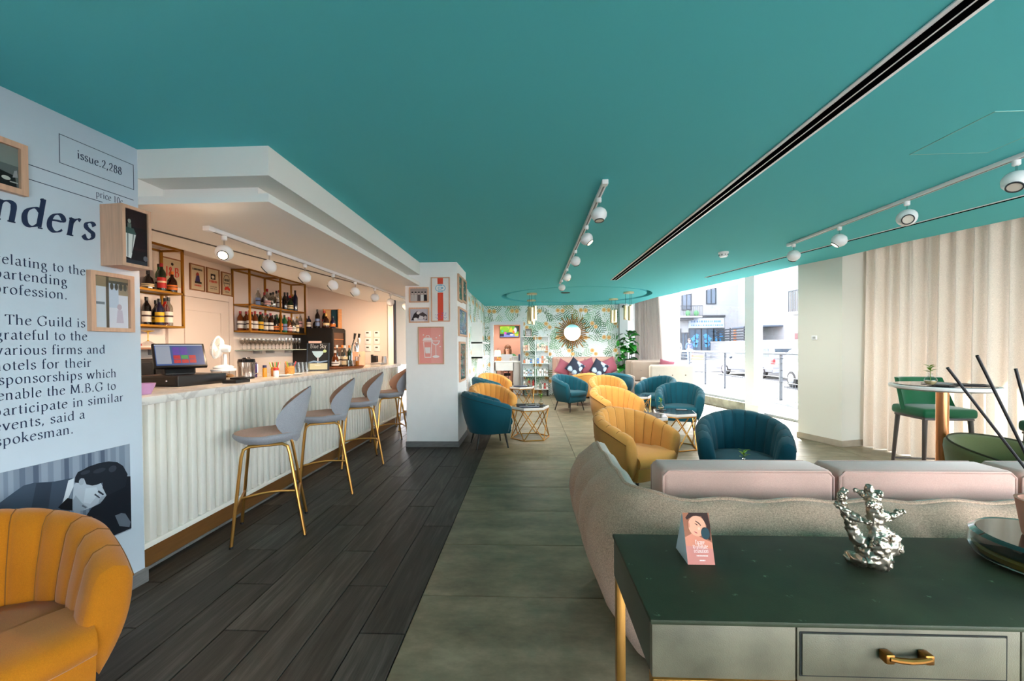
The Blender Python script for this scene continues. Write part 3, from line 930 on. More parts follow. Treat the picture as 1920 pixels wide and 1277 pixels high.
# ------------------------------------------------------------------ bar stools with shell seats, front faces -y
def make_stool(label):
    t = thing('bar_stool', label, 'bar stool')
    def seat(u, v, lift=0.0, k=1.0):
        a = 2 * PI * u
        ph = -PI / 2 + PI * v
        r = math.cos(ph)
        r = abs(r) ** .75
        x = .225 * r * math.cos(a) * k
        y = (.225 * r * math.sin(a)) * k - .01
        if math.sin(a) < 0:
            x *= 1 - .10 * abs(math.sin(a)) ** 2
            y *= 1.04
        z = .725 + .052 * math.sin(ph) + lift
        z += .10 * max(0, (math.hypot(x, y) / .225)) ** 3 * (.28 if y < 0 else .35) - .005
        return x, y, z
    MB().grid(lambda u, v: seat(u, v), 32, 14, cu=True).build('seat_shell', F_GREY, t, smooth=80)
    MB().grid(lambda u, v: seat(u, .58 + .42 * v, .007, .985), 32, 8, cu=True).build('seat_pad', F_TAN, t, smooth=80)
    def back(u, v, front):
        a = 2 * PI * u
        rr = v
        w = rr * math.cos(a)
        h = rr * math.sin(a)
        # egg outline: wider below the middle, narrowing to a rounded top
        wx = .232 * (1 - .14 * max(h, 0) ** 1.5 - .22 * max(-h, 0) ** 2)
        x = w * wx
        zz = .885 + .215 * h
        bend = -3.1 * x * x
        th = .026 * math.sqrt(max(0, 1 - rr * rr))
        y = .185 + bend + .10 * (h * .5 + .5) ** 1.3 + (-th if front else th)
        return x, y, zz
    MB().grid(lambda u, v: back(u, v, False), 36, 10, cu=True).grid(lambda u, v: back(u, v, True), 36, 10, cu=True).build('back_shell', F_GREY, t, smooth=80)
    def bpad(u, v):
        x, y, z = back(u, .95 * v, True)
        return x, y - .008, z
    MB().grid(bpad, 36, 10, cu=True).build('back_pad', F_TAN, t, smooth=80)
    MB().box(-.197, -.189, .072, .088, .80, .822).build('label_tag', mat('navy_tag', (30, 44, 66), .6), t, smooth=0)
    for sx in (-1, 1):
        f0, f1 = (sx * .225, -.225, 0), (sx * .225, .235, 0)
        path = [(sx * .225, -.225, .006), (sx * .175, -.165, .62), (sx * .168, -.152, .672), (sx * .16, -.12, .69), (sx * .16, .09, .69), (sx * .168, .125, .672), (sx * .175, .14, .62), (sx * .228, .235, .006)]
        for k, (a, b) in enumerate(((0, 4), (3, 8))):
            MB().tube(path[a:b + (1 if k == 0 else 0)], .0115, 10).build('leg', M_GOLD, t)
        for p in (f0, f1):
            MB().cyl(p[0], p[1], 0, .014, .013, 10).build('foot', M_BLACK, t)
    for nm, yy in (('front_rail', -.199), ('rear_rail', .193)):
        MB().tube([(-.204, yy, .27), (.204, yy, .27)], .008, 8).build(nm, M_GOLD, t)
    arc = [(0, -.199 + .392 * i / 12, .27 + .022 * math.sin(PI * i / 12)) for i in range(13)]
    MB().tube(arc, .009, 8).build('footrest', M_GOLD, t)
    return t
ST = [(-2.0, 3.04, 'grey shell bar stool nearest the printed wall, angled at the fluted bar'),
      (-2.01, 3.88, 'second grey bar stool from the printed wall'),
      (-2.07, 4.85, 'middle one of the five grey bar stools'),
      (-2.03, 5.78, 'grey bar stool next to last before the pillar hides the row'),
      (-2.06, 6.95, 'farthest grey bar stool, partly hidden behind the white pillar')]
st = make_stool(ST[0][2])
st['group'] = 'bar stools along the fluted bar'
st.location = (ST[0][0], ST[0][1], 0); st.rotation_euler = (0, 0, R(-62))
for i, (x, y, lab) in enumerate(ST[1:]):
    dup(st, (x, y, 0), R((-62, -60, -58, -66)[i]), lab)

# ------------------------------------------------------------------ hexagonal tables: brass zig-zag frame, white rim, dark glass top
M_DARKGLASS = mat('smoked_glass_top', (44, 50, 56), .06, spec=.6)
M_MARBLEW = mat('white_lacquer_rim', (236, 232, 230), .4)
def make_hex(label, r=.30, rot=0, h=.49):
    t = thing('hexagonal_side_table', label, 'side table')
    hx = lambda k, z, rr: (rr * math.cos(PI / 3 * k), rr * math.sin(PI / 3 * k), z)
    MB().prism([hx(k, 0, r)[:2] for k in range(6)], h - .035, h).build('table_rim', M_MARBLEW, t, smooth=0, bevel=.003)
    MB().prism([hx(k, 0, r - .012)[:2] for k in range(6)], h, h + .004).build('table_top', M_DARKGLASS, t, smooth=0)
    for nm, z, rr in (('top_ring', h - .045, r - .01), ('base_ring', .009, r)):
        m = MB()
        for k in range(6):
            m.tube([hx(k, z, rr), hx(k + 1, z, rr)], .0085, 8)
        m.build(nm, M_GOLD, t)
    for k in range(6):
        MB().tube([hx(k, h - .045, r - .01), hx(k + 1, .009, r)], .0075, 8).build('strut', M_GOLD, t)
        MB().tube([hx(k + 1, h - .045, r - .01), hx(k, .009, r)], .0075, 8).build('strut', M_GOLD, t)
    return t
HX = [(.01, 6.24, 12, 'hexagonal brass side table beside the teal chair at the pillar'),
      (-.16, 9.30, 20, 'hexagonal brass side table by the office doorway, farthest on the bar side'),
      (2.0, 5.68, 18, 'dark topped hexagonal table at the window, with a bud vase near its left edge'),
      (1.52, 5.37, 18, 'dark topped hexagonal table pushed against its twin, half behind a yellow chair'),
      (1.95, 7.55, 5, 'hexagonal side table at the yellow chair arm, between two rows of chairs'),
      (1.50, 2.93, 15, 'hexagonal side table in front of the beige sofa, hidden but for its plant'),
      (.98, 8.05, 0, 'hexagonal brass side table close behind the bright yellow chair')]
hexes = [make_hex(HX[0][3])]
hexes[0].location = (HX[0][0], HX[0][1], 0); hexes[0].rotation_euler = (0, 0, R(HX[0][2])); hexes[0]['group'] = 'hexagonal side tables'
for x, y, a, lab in HX[1:-1]:
    hexes.append(dup(hexes[0], (x, y, 0), R(a), lab))

# ------------------------------------------------------------------ foreground console
M_SHTOP = make_shagreen('green_shagreen', (48, 57, 38), (120, 150, 120), .6)
M_SHFRONT = make_shagreen('sage_shagreen', (106, 101, 84), (190, 196, 180), .42)
cs = thing('console_table', 'green shagreen console table with a brass handled drawer, standing behind the beige sofa', 'console table', (.275, .926, 0))
W, D = 1.60, .415
m = MB().rbox(-.004, W + .004, -.004, D + .004, .768, .78, .003)
m.build('table_top', M_SHTOP, cs, smooth=30)
def apron(x0, x1):
    return MB().rbox(x0, x1, .0, .02, .645, .768, .002)
m = MB().rbox(0, .018, .02, D, .645, .768, .002)
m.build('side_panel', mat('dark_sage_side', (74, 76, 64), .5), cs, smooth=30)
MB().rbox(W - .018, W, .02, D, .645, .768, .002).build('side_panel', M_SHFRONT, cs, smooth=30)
MB().rbox(.018, W - .018, D - .018, D, .645, .768, .002).build('back_panel', M_SHFRONT, cs, smooth=30)
m = apron(0, .318)
m.build('front_panel', M_SHFRONT, cs, smooth=30)
apron(.321, .797).build('front_panel', M_SHFRONT, cs, smooth=30)
apron(.800, 1.279).build('front_panel', M_SHFRONT, cs, smooth=30)
apron(1.282, W).build('front_panel', M_SHFRONT, cs, smooth=30)
for dx in (0, .509):
    MB().box(.326 + dx, .768 + dx, -.0015, .001, .658, .758).build('drawer_gap', mat('dark_gap', (18, 22, 20), .9), cs, smooth=0)
    dr = MB().rbox(.33 + dx, .764 + dx, -.004, .002, .661, .755, .002).build('drawer', M_SHFRONT, cs, smooth=30)
    h = MB(); h.T = Matrix.Translation((dx, 0, 0))
    h.rbox(.492, .512, -.026, -.004, .706, .728, .004).rbox(.574, .594, -.026, -.004, .706, .728, .004)
    h.tube([(.5, -.023, .719), (.52, -.025, .716), (.543, -.026, .715), (.566, -.025, .716), (.586, -.023, .719)], .006, 10)
    h.build('handle', mat('bronze_handle', (150, 104, 52), .35, metal=1.0), dr)
MB().rbox(0, W, -.006, .012, .638, .6455, .002).build('brass_edge', M_GOLD, cs)
for lx in (.002, W - .03):
    for ly in (.004, D - .032):
        MB().rbox(lx, lx + .028, ly, ly + .028, 0, .645, .002).build('leg', M_GOLD, cs)

# ------------------------------------------------------------------ big beige sofa seen from behind (front faces +y)
sf = thing('tufted_sofa', 'big oatmeal tufted sofa seen from behind, backed against the green console', 'sofa', (.30, 1.40, 0))
SW, SD = 3.4, 1.14
def rim_path(n=120):
    """plan of the rim: left arm front -> back left corner -> back -> right corner -> right arm front, local metres"""
    pts = []
    r = .26
    x0, x1, y0, y1 = .12, SW - .12, .20, SD
    segs = []
    L1 = y1 - (y0 + r); La = PI / 2 * r; L2 = (x1 - x0) - 2 * r
    tot = 2 * L1 + 2 * La + L2
    for i in range(n):
        d = tot * i / (n - 1)
        if d < L1:
            pts.append((x0, y1 - d, -1, 0))
        elif d < L1 + La:
            a = (d - L1) / r
            pts.append((x0 + r - r * math.cos(a), y0 + r - r * math.sin(a), -math.cos(a), -math.sin(a)))
        elif d < L1 + La + L2:
            pts.append((x0 + r + d - L1 - La, y0, 0, -1))
        elif d < L1 + 2 * La + L2:
            a = (d - L1 - La - L2) / r
            pts.append((x1 - r + r * math.sin(a), y0 + r - r * math.cos(a), math.sin(a), -math.cos(a)))
        else:
            pts.append((x1, y0 + r + d - L1 - 2 * La - L2, 1, 0))
    return pts
RP = rim_path(150)
def sofa_sec(i):
    x, y, nx, ny = RP[i]
    f = i / (len(RP) - 1)
    puff = abs(math.sin(f * PI * 21)) ** .6
    zr = .795 + .006 * math.sin(f * 2 * PI * 17 + 1)
    out = []
    prof = [(0.0, 0), (.020, .004), (.05, -.012), (.115, -.07), (.155, -.15), (.165, -.24), (.15, -.34), (.125, -.42), (.085, -.52), (.04, -.62), (.0, -.69), (-.03, -.735)]
    for k, (o_, dz) in enumerate(prof):
        tuft = .032 * puff * (1 if 2 < k < 9 else .3)
        o2 = o_ + (tuft if k > 1 else 0) - .012 * (1 if k > 1 else 0)
        out.append((x + nx * o2, y + ny * o2, zr + dz))
    return out
cols = [sofa_sec(i) for i in range(len(RP))]
nv = len(cols[0])
m = MB()
m.add([p for c in cols for p in c], [(i * nv + j, (i + 1) * nv + j, (i + 1) * nv + j + 1, i * nv + j + 1) for i in range(len(RP) - 1) for j in range(nv - 1)])
m.build('outer_back', F_BEIGE, sf, smooth=80, fix=False)
def in_sec(i):
    x, y, nx, ny = RP[i]
    zr = cols[i][0][2]
    return [(x + nx * a, y + ny * a, zr + b) for a, b in ((0, 0), (-.02, .003), (-.045, -.006), (-.07, -.05), (-.075, -.2), (-.06, -.42))]
ic = [in_sec(i) for i in range(len(RP))]
m = MB()
m.add([p for c in ic for p in c], [(i * 6 + j, (i + 1) * 6 + j, (i + 1) * 6 + j + 1, i * 6 + j + 1) for i in range(len(RP) - 1) for j in range(5)])
for i, sgn in ((0, -1), (-1, 1)):                         # arm fronts
    ring = cols[i] + ic[i][::-1][:-1]
    m.poly(ring)
m.build('inner_back', F_CREAM, sf, smooth=80)
MB().tube([c[0] for c in cols], .011, 8).build('piping', F_BEIGE, sf)
MB().rbox(.17, SW - .17, .22, SD + .02, .12, .30, .03).build('seat_base', F_BEIGE, sf)
for k in range(4):
    x0 = .20 + k * (SW - .4) / 4
    MB().rbox(x0 + .005, x0 + (SW - .4) / 4 - .005, .40, SD + .05, .30, .46, .04, 3).build('seat_cushion', F_ROSE, sf)
for sx in (.25, SW - .25):
    for sy in (.3, SD - .1):
        MB().tube([(sx, sy, 0), (sx, sy, .13)], .022, 10).build('leg', M_BLACK, sf)
for k in range(4):
    x0 = .262 + k * .735
    x1 = x0 + .73
    c = MB().rbox(x0 + .004, x1 - .004, .355, .53, .47, .868, .028, 3).build('back_cushion', F_ROSE, sf)
    c['label'] = 'dusty pink velvet back cushion with piped edges'
    for yy in (.362, .523):
        z0, z1 = .478, .861
        r = .022
        a, b = x0 + .011, x1 - .011
        MB().tube([(a + r, yy, z0), (b - r, yy, z0), (b, yy, z0 + r), (b, yy, z1 - r), (b - r, yy, z1), (a + r, yy, z1), (a, yy, z1 - r), (a, yy, z0 + r)], .0055, 6, closed=True).build('piping', F_ROSE, c)

# olive pouf chair beyond the sofa
ov = thing('olive_lounge_chair', 'olive velvet lounge chair with a curved back beyond the pink cushions', 'armchair', (3.36, 2.95, 0), R(20))
MB.GT = Matrix.Diagonal((.86, .86, 1, 1))
def ov_sec(u, v):
    a = R(-118 + 236 * u)
    zt = .70 - .10 * abs(2 * u - 1) ** 2
    prof = [(.36, .22), (.40, .45), (.43, zt - .05), (.425, zt - .01), (.40, zt + .006), (.365, zt - .01), (.35, zt - .06), (.33, .45), (.32, .40)]
    t_ = v * 8
    k = min(int(t_), 7)
    f = t_ - k
    r = prof[k][0] * (1 - f) + prof[k + 1][0] * f
    z = prof[k][1] * (1 - f) + prof[k + 1][1] * f
    return r * math.sin(a), r * math.cos(a) * .9, z
m = MB().grid(ov_sec, 41, 17)
for u in (0, 1):
    m.poly([ov_sec(u, j / 16) for j in range(17)])
m.build('backrest', F_OLIVE, ov, smooth=60)
MB().tube([(.402 * math.sin(R(-118 + 236 * i / 40)), .402 * .9 * math.cos(R(-118 + 236 * i / 40)), .708 - .10 * abs(2 * i / 40 - 1) ** 2) for i in range(41)], .007, 6).build('piping', mat('dark_olive_piping', (48, 50, 28), .8), ov)
MB().lathe([(0, .2), (.30, .2), (.33, .23), (.335, .40), (.31, .43), (0, .445)], 28).build('seat_cushion', F_OLIVE, ov)
for k in range(4):
    a = PI / 4 + k * PI / 2
    MB().tube([(.2 * math.cos(a), .2 * math.sin(a), .21), (.24 * math.cos(a), .24 * math.sin(a), 0)], [.018, .011], 8).build('leg', M_BLACK, ov)

MB.GT = None
# ------------------------------------------------------------------ high round table and green bar chairs by the curtain
HT = (3.42, 3.5)
MB.GT = Matrix.Diagonal((.95, .95, .975, 1))
ht = thing('high_round_table', 'tall round marble topped table on a copper post in front of the curtain', 'bar table', (HT[0], HT[1], 0))
M_COPPER = mat('polished_copper', (226, 160, 110), .3, metal=1.0)
MB().lathe([(0, 1.045), (.30, 1.045), (.345, 1.06), (.35, 1.075), (.343, 1.085), (0, 1.085)], 56).build('table_top', M_MARBLEW, ht)
MB().lathe([(0, 1.085), (.315, 1.085), (.315, 1.09), (0, 1.09)], 48).build('glass_inlay', M_DARKGLASS, ht)
MB().cyl(0, 0, .02, 1.045, .042, 28).build('post', M_COPPER, ht)
MB().lathe([(0, 0), (.17, 0), (.17, .012), (.05, .025), (0, .025)], 40).build('base_plate', M_COPPER, ht)
MB.GT = None
def make_barchair(label):
    MB.GT = Matrix.Diagonal((.95, .95, 1.04, 1))
    t = thing('green_bar_chair', label, 'bar chair')
    MB().rbox(-.23, .23, -.22, .20, .69, .775, .03, 3).build('seat', F_GREEN, t)
    def bk(u, v):
        w = 2 * u - 1
        xx = .245 * w * (1 - .12 * v)
        z = .74 + .29 * v
        y = .20 - .16 * abs(w) ** 3 * (1 - .5 * v) + .05 * v
        return xx, y, z
    m = MB().grid(lambda u, v: bk(u, v), 25, 8).grid(lambda u, v: (bk(u, v)[0] * .93, bk(u, v)[1] - .035, bk(u, v)[2] - .004), 25, 8)
    e = [bk(i / 24, 1) for i in range(25)]
    for i in range(24):
        a, b = e[i], e[i + 1]
        m.quad(a, b, (b[0] * .93, b[1] - .035, b[2] - .004), (a[0] * .93, a[1] - .035, a[2] - .004))
    for u in (0, 1):
        m.add([bk(u, j / 7) for j in range(8)] + [(bk(u, j / 7)[0] * .93, bk(u, j / 7)[1] - .035, bk(u, j / 7)[2] - .004) for j in range(8)], [(j, j + 1, j + 9, j + 8) for j in range(7)])
    m.build('backrest', F_GREEN, t, smooth=60)
    mk = mat('dark_wood_leg', (92, 84, 80), .35)
    MB().rbox(-.21, .21, -.20, .18, .672, .69, .005).build('seat_frame', mk, t)
    for sx in (-1, 1):
        for y0, y1 in ((-.175, -.205), (.155, .20)):
            MB().tube([(sx * .19, y0, .685), (sx * .225, y1, 0)], [.021, .012], 10).build('leg', mk, t)
        MB().tube([(sx * .214, -.196, .22), (sx * .214, .185, .22)], .008, 8).build('side_rail', mk, t)
    MB().tube([(-.21, -.195, .25), (.21, -.195, .25)], .008, 8).build('footrest', mk, t)
    MB().tube([(-.21, .185, .25), (.21, .185, .25)], .008, 8).build('back_rail', mk, t)
    MB.GT = None
    return t
bc = make_barchair('emerald velvet bar chair behind the tall round table, facing into the room')
bc.location = (3.83, 4.02, 0); bc.rotation_euler = (0, 0, R(-6)); bc['group'] = 'emerald bar chairs'
dup(bc, (3.98, 3.08, 0), R(-95), 'emerald velvet bar chair at the frame edge, partly behind the black reeds')
# ------------------------------------------------------------------ ceiling fixtures
M_LAMP = mat('lit_lamp_face', (255, 236, 206), .5, emit=((255, 214, 160), 9.0))
M_LAMPDIM = mat('lamp_face', (226, 216, 204), .4)
def lamp_light(name, parent, loc, energy, color, rot, size=R(100), blend=.8, rad=.06):
    d = bpy.data.lights.new(name, 'SPOT')
    d.energy = energy
    d.color = color
    d.spot_size = size
    d.spot_blend = blend
    d.shadow_soft_size = rad
    o = bpy.data.objects.new(name, d)
    COL.objects.link(o)
    o.parent = parent
    o.location = loc
    o.rotation_euler = rot
    return o
def make_track(label, p0, p1, w, z):
    a, b = Vector((*p0, 0)), Vector((*p1, 0))
    L = (b - a).length
    t = thing('light_track', label, 'light track', (p0[0], p0[1], z), math.atan2(b.y - a.y, b.x - a.x))
    MB().rbox(0, L, -w / 2, w / 2, -.028, 0, .004).build('rail', M_WPLASTIC, t)
    MB().box(.06, L - .06, -w * .16, w * .16, -.0295, -.027).build('channel', mat('grey_channel', (120, 124, 126), .5), t, smooth=0)
    MB().rbox(-.004, .05, -w / 2 - .003, w / 2 + .003, -.034, 0, .004).build('end_feed', M_WPLASTIC, t)
    return t
def make_spot(label, loc, rz, lit, tilt=50, r=.062):
    """egg-shaped spot; tilt is the angle of the lamp face above straight down, towards local -y"""
    t = thing('track_spotlight', label, 'spotlight', loc, rz)
    MB().lathe([(0, -.002), (.02, -.002), (.02, -.030), (.014, -.036), (0, -.036)], 18).build('adapter', M_WPLASTIC, t)
    MB().tube([(0, 0, -.03), (0, 0, -.075)], .006, 8).build('stem', M_CHROME, t)
    c = Vector((0, 0, -.075 - r * .85))
    T = Matrix.Translation(c) @ Matrix.Rotation(R(-tilt), 4, 'X')
    m = MB(); m.T = T
    prof = [(0, r * .88)] + [(r * math.cos(a), r * .9 * math.sin(a)) for a in (R(60), R(30), R(5), R(-20), R(-40), R(-52))] + [(r * .56, -r * .86)]
    m.lathe(prof, 24)
    m.build('head', M_WPLASTIC, t)
    m = MB(); m.T = T
    m.lathe([(r * .60, -r * .78), (r * .60, -r * .90), (r * .50, -r * .90), (r * .48, -r * .8)], 24)
    m.build('bezel', mat('dark_bezel', (60, 62, 66), .4), t)
    m = MB(); m.T = T
    m.lathe([(0, -r * .84), (r * .52, -r * .84)], 20)
    m.build('lamp_face', M_LAMP if lit else M_LAMPDIM, t)
    if lit:
        f = T @ Vector((0, 0, -r * 1.0))
        lamp_light('spot_light', t, f, lit[0], lit[1], (R(-tilt), 0, 0), R(lit[2]))
    return t
WARM = (1.0, .70, .46)
SOFTW = (1.0, .93, .84)
make_track('white light track on the teal ceiling over the middle of the lounge', (.552, 2.93), (.585, 7.62), .038, 2.59)
make_track('white light track on the teal ceiling along the street windows', (3.06, 4.92), (3.12, 1.2), .038, 2.59)
make_track('white light track under the bar soffit', (-2.255, 2.76), (-2.12, 7.4), .045, 2.265)
ordn = ['first', 'second', 'third', 'fourth', 'fifth', 'sixth', 'seventh', 'eighth']
for i, y in enumerate((3.22, 3.95, 4.95, 6.1, 7.15)):
    make_spot('white ball spotlight on the middle ceiling track, %s from its near end' % ordn[i], (.556 + .007 * i, y, 2.562), R((10, 70, 150, 90, 180)[i]), None if i == 0 else (LOUNGE * (0, .5, 1.2, 1.6, 1.8)[i], SOFTW, 130), (8, 40, 40, 35, 30)[i])['group'] = 'spotlights on the middle track'
for i, y in enumerate((2.72, 3.45, 4.15, 4.82)):
    make_spot('white egg spotlight on the window side track, %s from the picture edge' % ordn[i], (3.10 - .014 * i, y, 2.562), R((-60, -35, -120, 170)[i]), None if i < 2 else (LOUNGE * .8, SOFTW, 130), (38, 62, 40, 40)[i], .068)['group'] = 'spotlights on the window side track'
for i, (x, y) in enumerate(((-2.25, 2.92), (-2.235, 3.42), (-2.22, 3.95), (-2.205, 4.50), (-2.19, 5.05), (-2.17, 5.65), (-2.155, 6.25), (-2.135, 6.95))):
    make_spot('lit ball spotlight under the bar soffit, %s from the printed wall' % ordn[i], (x, y, 2.237), R((25, -75, -75, -75, -80, -145, -160, -80)[i]), (BAR * (1.3 if i in (5, 6) else .7 if i == 7 else 1), WARM, 125), 52 if i else 58, .06)['group'] = 'spotlights over the bar'
def make_slot(label, pts, w, z=2.589):
    a, b = Vector((*pts[0], 0)), Vector((*pts[1], 0))
    L = (b - a).length
    t = thing('linear_air_diffuser', label, 'air vent', (*pts[0], z), math.atan2(b.y - a.y, b.x - a.x))
    MB().rbox(0, L, -w / 2, w / 2, -.008, 0, .002).build('flange', M_WPLASTIC, t)
    for s in (-1, 1):
        c = s * w * .19
        MB().box(.02, L - .02, c - w * .15, c + w * .15, -.0095, -.004).build('slot', mat('slot_black', (6, 6, 7), 1.0, spec=0.0), t, smooth=0)
    return t
make_slot('long black and white slot diffuser running down the teal ceiling', ((1.55, .3), (1.53, 7.36)), .13)
make_slot('thin slot diffuser in the ceiling beside the street curtains', ((3.086, 7.22), (4.38, 1.8)), .05)
tag(MB().lathe([(0, -.002), (.105, -.002), (.105, -.006), (.09, -.006), (.09, -.003), (0, -.003)], 32).build('ceiling_speaker', M_BLACK, loc=(.82, 9.1, 2.6)), 'black round ceiling speaker in the teal disc', 'speaker')
t = thing('smoke_detector', 'white smoke detector with dark vents on the teal ceiling', 'smoke detector', (2.49, 5.3, 2.59))
MB().lathe([(0, 0), (.06, 0), (.06, -.02), (.05, -.024), (.05, -.05), (.042, -.062), (0, -.064)], 28).build('housing', M_WPLASTIC, t)
for k in range(8):
    a = PI / 4 * k
    MB().box(.0505 * math.cos(a) - .006, .0505 * math.cos(a) + .006, .0505 * math.sin(a) - .006, .0505 * math.sin(a) + .006, -.044, -.034).build('vent', M_BLACK, t, smooth=0)
t = thing('access_hatch', 'flush teal access hatch with a thin pale outline in the ceiling', 'hatch', (2.4, 2.2, 2.59))
MB().box(0, .46, 0, .46, -.002, 0).build('panel', M_TEAL, t, smooth=0)
m = MB().box(-.004, 0, -.004, .464, -.003, 0).box(.46, .464, -.004, .464, -.003, 0).box(0, .46, -.004, 0, -.003, 0).box(0, .46, .46, .464, -.003, 0)
m.build('outline', mat('pale_teal_line', (150, 206, 200), .7), t, smooth=0)
# brass tube pendants around the ceiling disc
def make_pendant(label, loc, n, h, rot):
    t = thing('brass_pendant_light', label, 'pendant light', loc, rot)
    MB().lathe([(0, 0), (.115, 0), (.115, -.03), (0, -.03)], 28).build('ceiling_plate', M_CHAMP, t)
    for k in range(n):
        a = 2 * PI * k / n + .4
        x, y = .075 * math.cos(a), .075 * math.sin(a)
        dz = (.0, .02, .045)[k % 3]
        MB().tube([(x, y, -.03), (x, y, -h - dz)], .0035, 6).build('cable', M_TEALCORD, t)
        if k == 0:
            lamp_light('pendant_light', t, (x, y, -h - dz - .27), PEND, SOFTW, (0, 0, 0), R(165), .6, .05)
        MB().lathe([(0, -h - dz), (.042, -h - dz), (.042, -h - .31 - dz), (.036, -h - .31 - dz), (.036, -h - .25 - dz), (0, -h - .25 - dz)], 20, (x, y)).build('tube_shade', M_CHAMP, t)
    return t
M_CHAMP = mat('champagne_brass', (218, 200, 160), .3, metal=.9)
M_TEALCORD = mat('teal_cord', (16, 84, 90), .7)
make_pendant('cluster of brass tube pendants by the office doorway, nearer of the two', (.075, 9.15, 2.6), 3, .28, 0)
make_pendant('cluster of brass tube pendants by the office doorway, behind the nearer one', (.07, 10.45, 2.6), 3, .28, .7)
make_pendant('cluster of brass tube pendants by the grey curtain, nearer and larger', (2.23, 9.15, 2.6), 3, .28, .2)
make_pendant('pair of brass tube pendants by the sunburst mirror, right of it', (2.15, 10.4, 2.6), 2, .28, .35)
# ------------------------------------------------------------------ the street outside
M_PAVE = mat('pale_terrace_stone', (150, 152, 156), .7, var=.05)
M_ROAD = mat('sunbleached_asphalt', (37, 39, 43), .85, var=.08, vscale=2)
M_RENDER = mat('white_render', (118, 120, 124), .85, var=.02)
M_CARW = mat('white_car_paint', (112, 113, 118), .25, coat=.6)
M_CARGLASS = mat('car_window', (40, 52, 62), .1)
M_TYRE = mat('tyre_rubber', (10, 10, 12), .8)
M_SHOPGLASS = mat('shop_window', (52, 66, 80), .12)
M_SLATE = mat('dark_grey_paint', (26, 29, 36), .6)
M_SHUTTER = mat('pale_blue_shutter', (70, 80, 94), .6)
M_RED = mat('red_lamp', (170, 20, 24), .3)
struct(MB().box(5.2, 90, -30, 95, -.5, -.3).build('ground_street', M_ROAD, smooth=0))
struct(MB().prism([roofpt(-11.9, .06), (8.6, -3.1), (8.6, 1.5), (6.3, 5.0), (6.3, 24), roofpt(14, .06)], -.5, .02).build('ground_terrace', M_PAVE, smooth=0))
struct(MB().box(9.2, 40, 26.5, 95, -.3, .15).build('sidewalk_1', M_PAVE, smooth=0, bevel=.02))
struct(MB().box(15.0, 40, 8, 26.5, -.3, -.1).build('sidewalk_2', M_PAVE, smooth=0, bevel=.02))
M_RAIL = mat('grey_railing', (58, 64, 72), .5)
rl = thing('steel_railing', 'steel railing with a round handrail along the terrace outside the windows', 'railing', (5.9, 0, .02))
ys = [8.4 + 1.36 * i for i in range(9)]
MB().tube([(0, 7.0, 1.17), (0, 21, 1.17)], .03, 10).build('handrail', M_RAIL, rl)
for y in ys:
    m = MB().box(-.03, .03, y - .025, y + .025, 0, 1.14)
    m.build('post', M_RAIL, rl, smooth=0, bevel=.004)
for z in (.62, .78, .94, 1.06):
    MB().tube([(0, 7.0, z), (0, 21, z)], .008, 6).build('rail', M_RAIL, rl)
MB().tube([(0, 7.0, .1), (0, 21, .1)], .012, 6).tube([(0, 7.0, .5), (0, 21, .5)], .012, 6).build('panel_edge', M_RAIL, rl)
m = MB()
for i in range(150):
    y = 7.0 + i * .0933
    m.box(-.004, .004, y - .004, y + .004, .1, .5)
tag(m.build('wire_infill', M_RAIL, rl, smooth=0), kind='stuff')
tag(MB().box(-.12, .12, 7, 21, -.02, .07).build('kerb', M_PAVE, rl, smooth=0))

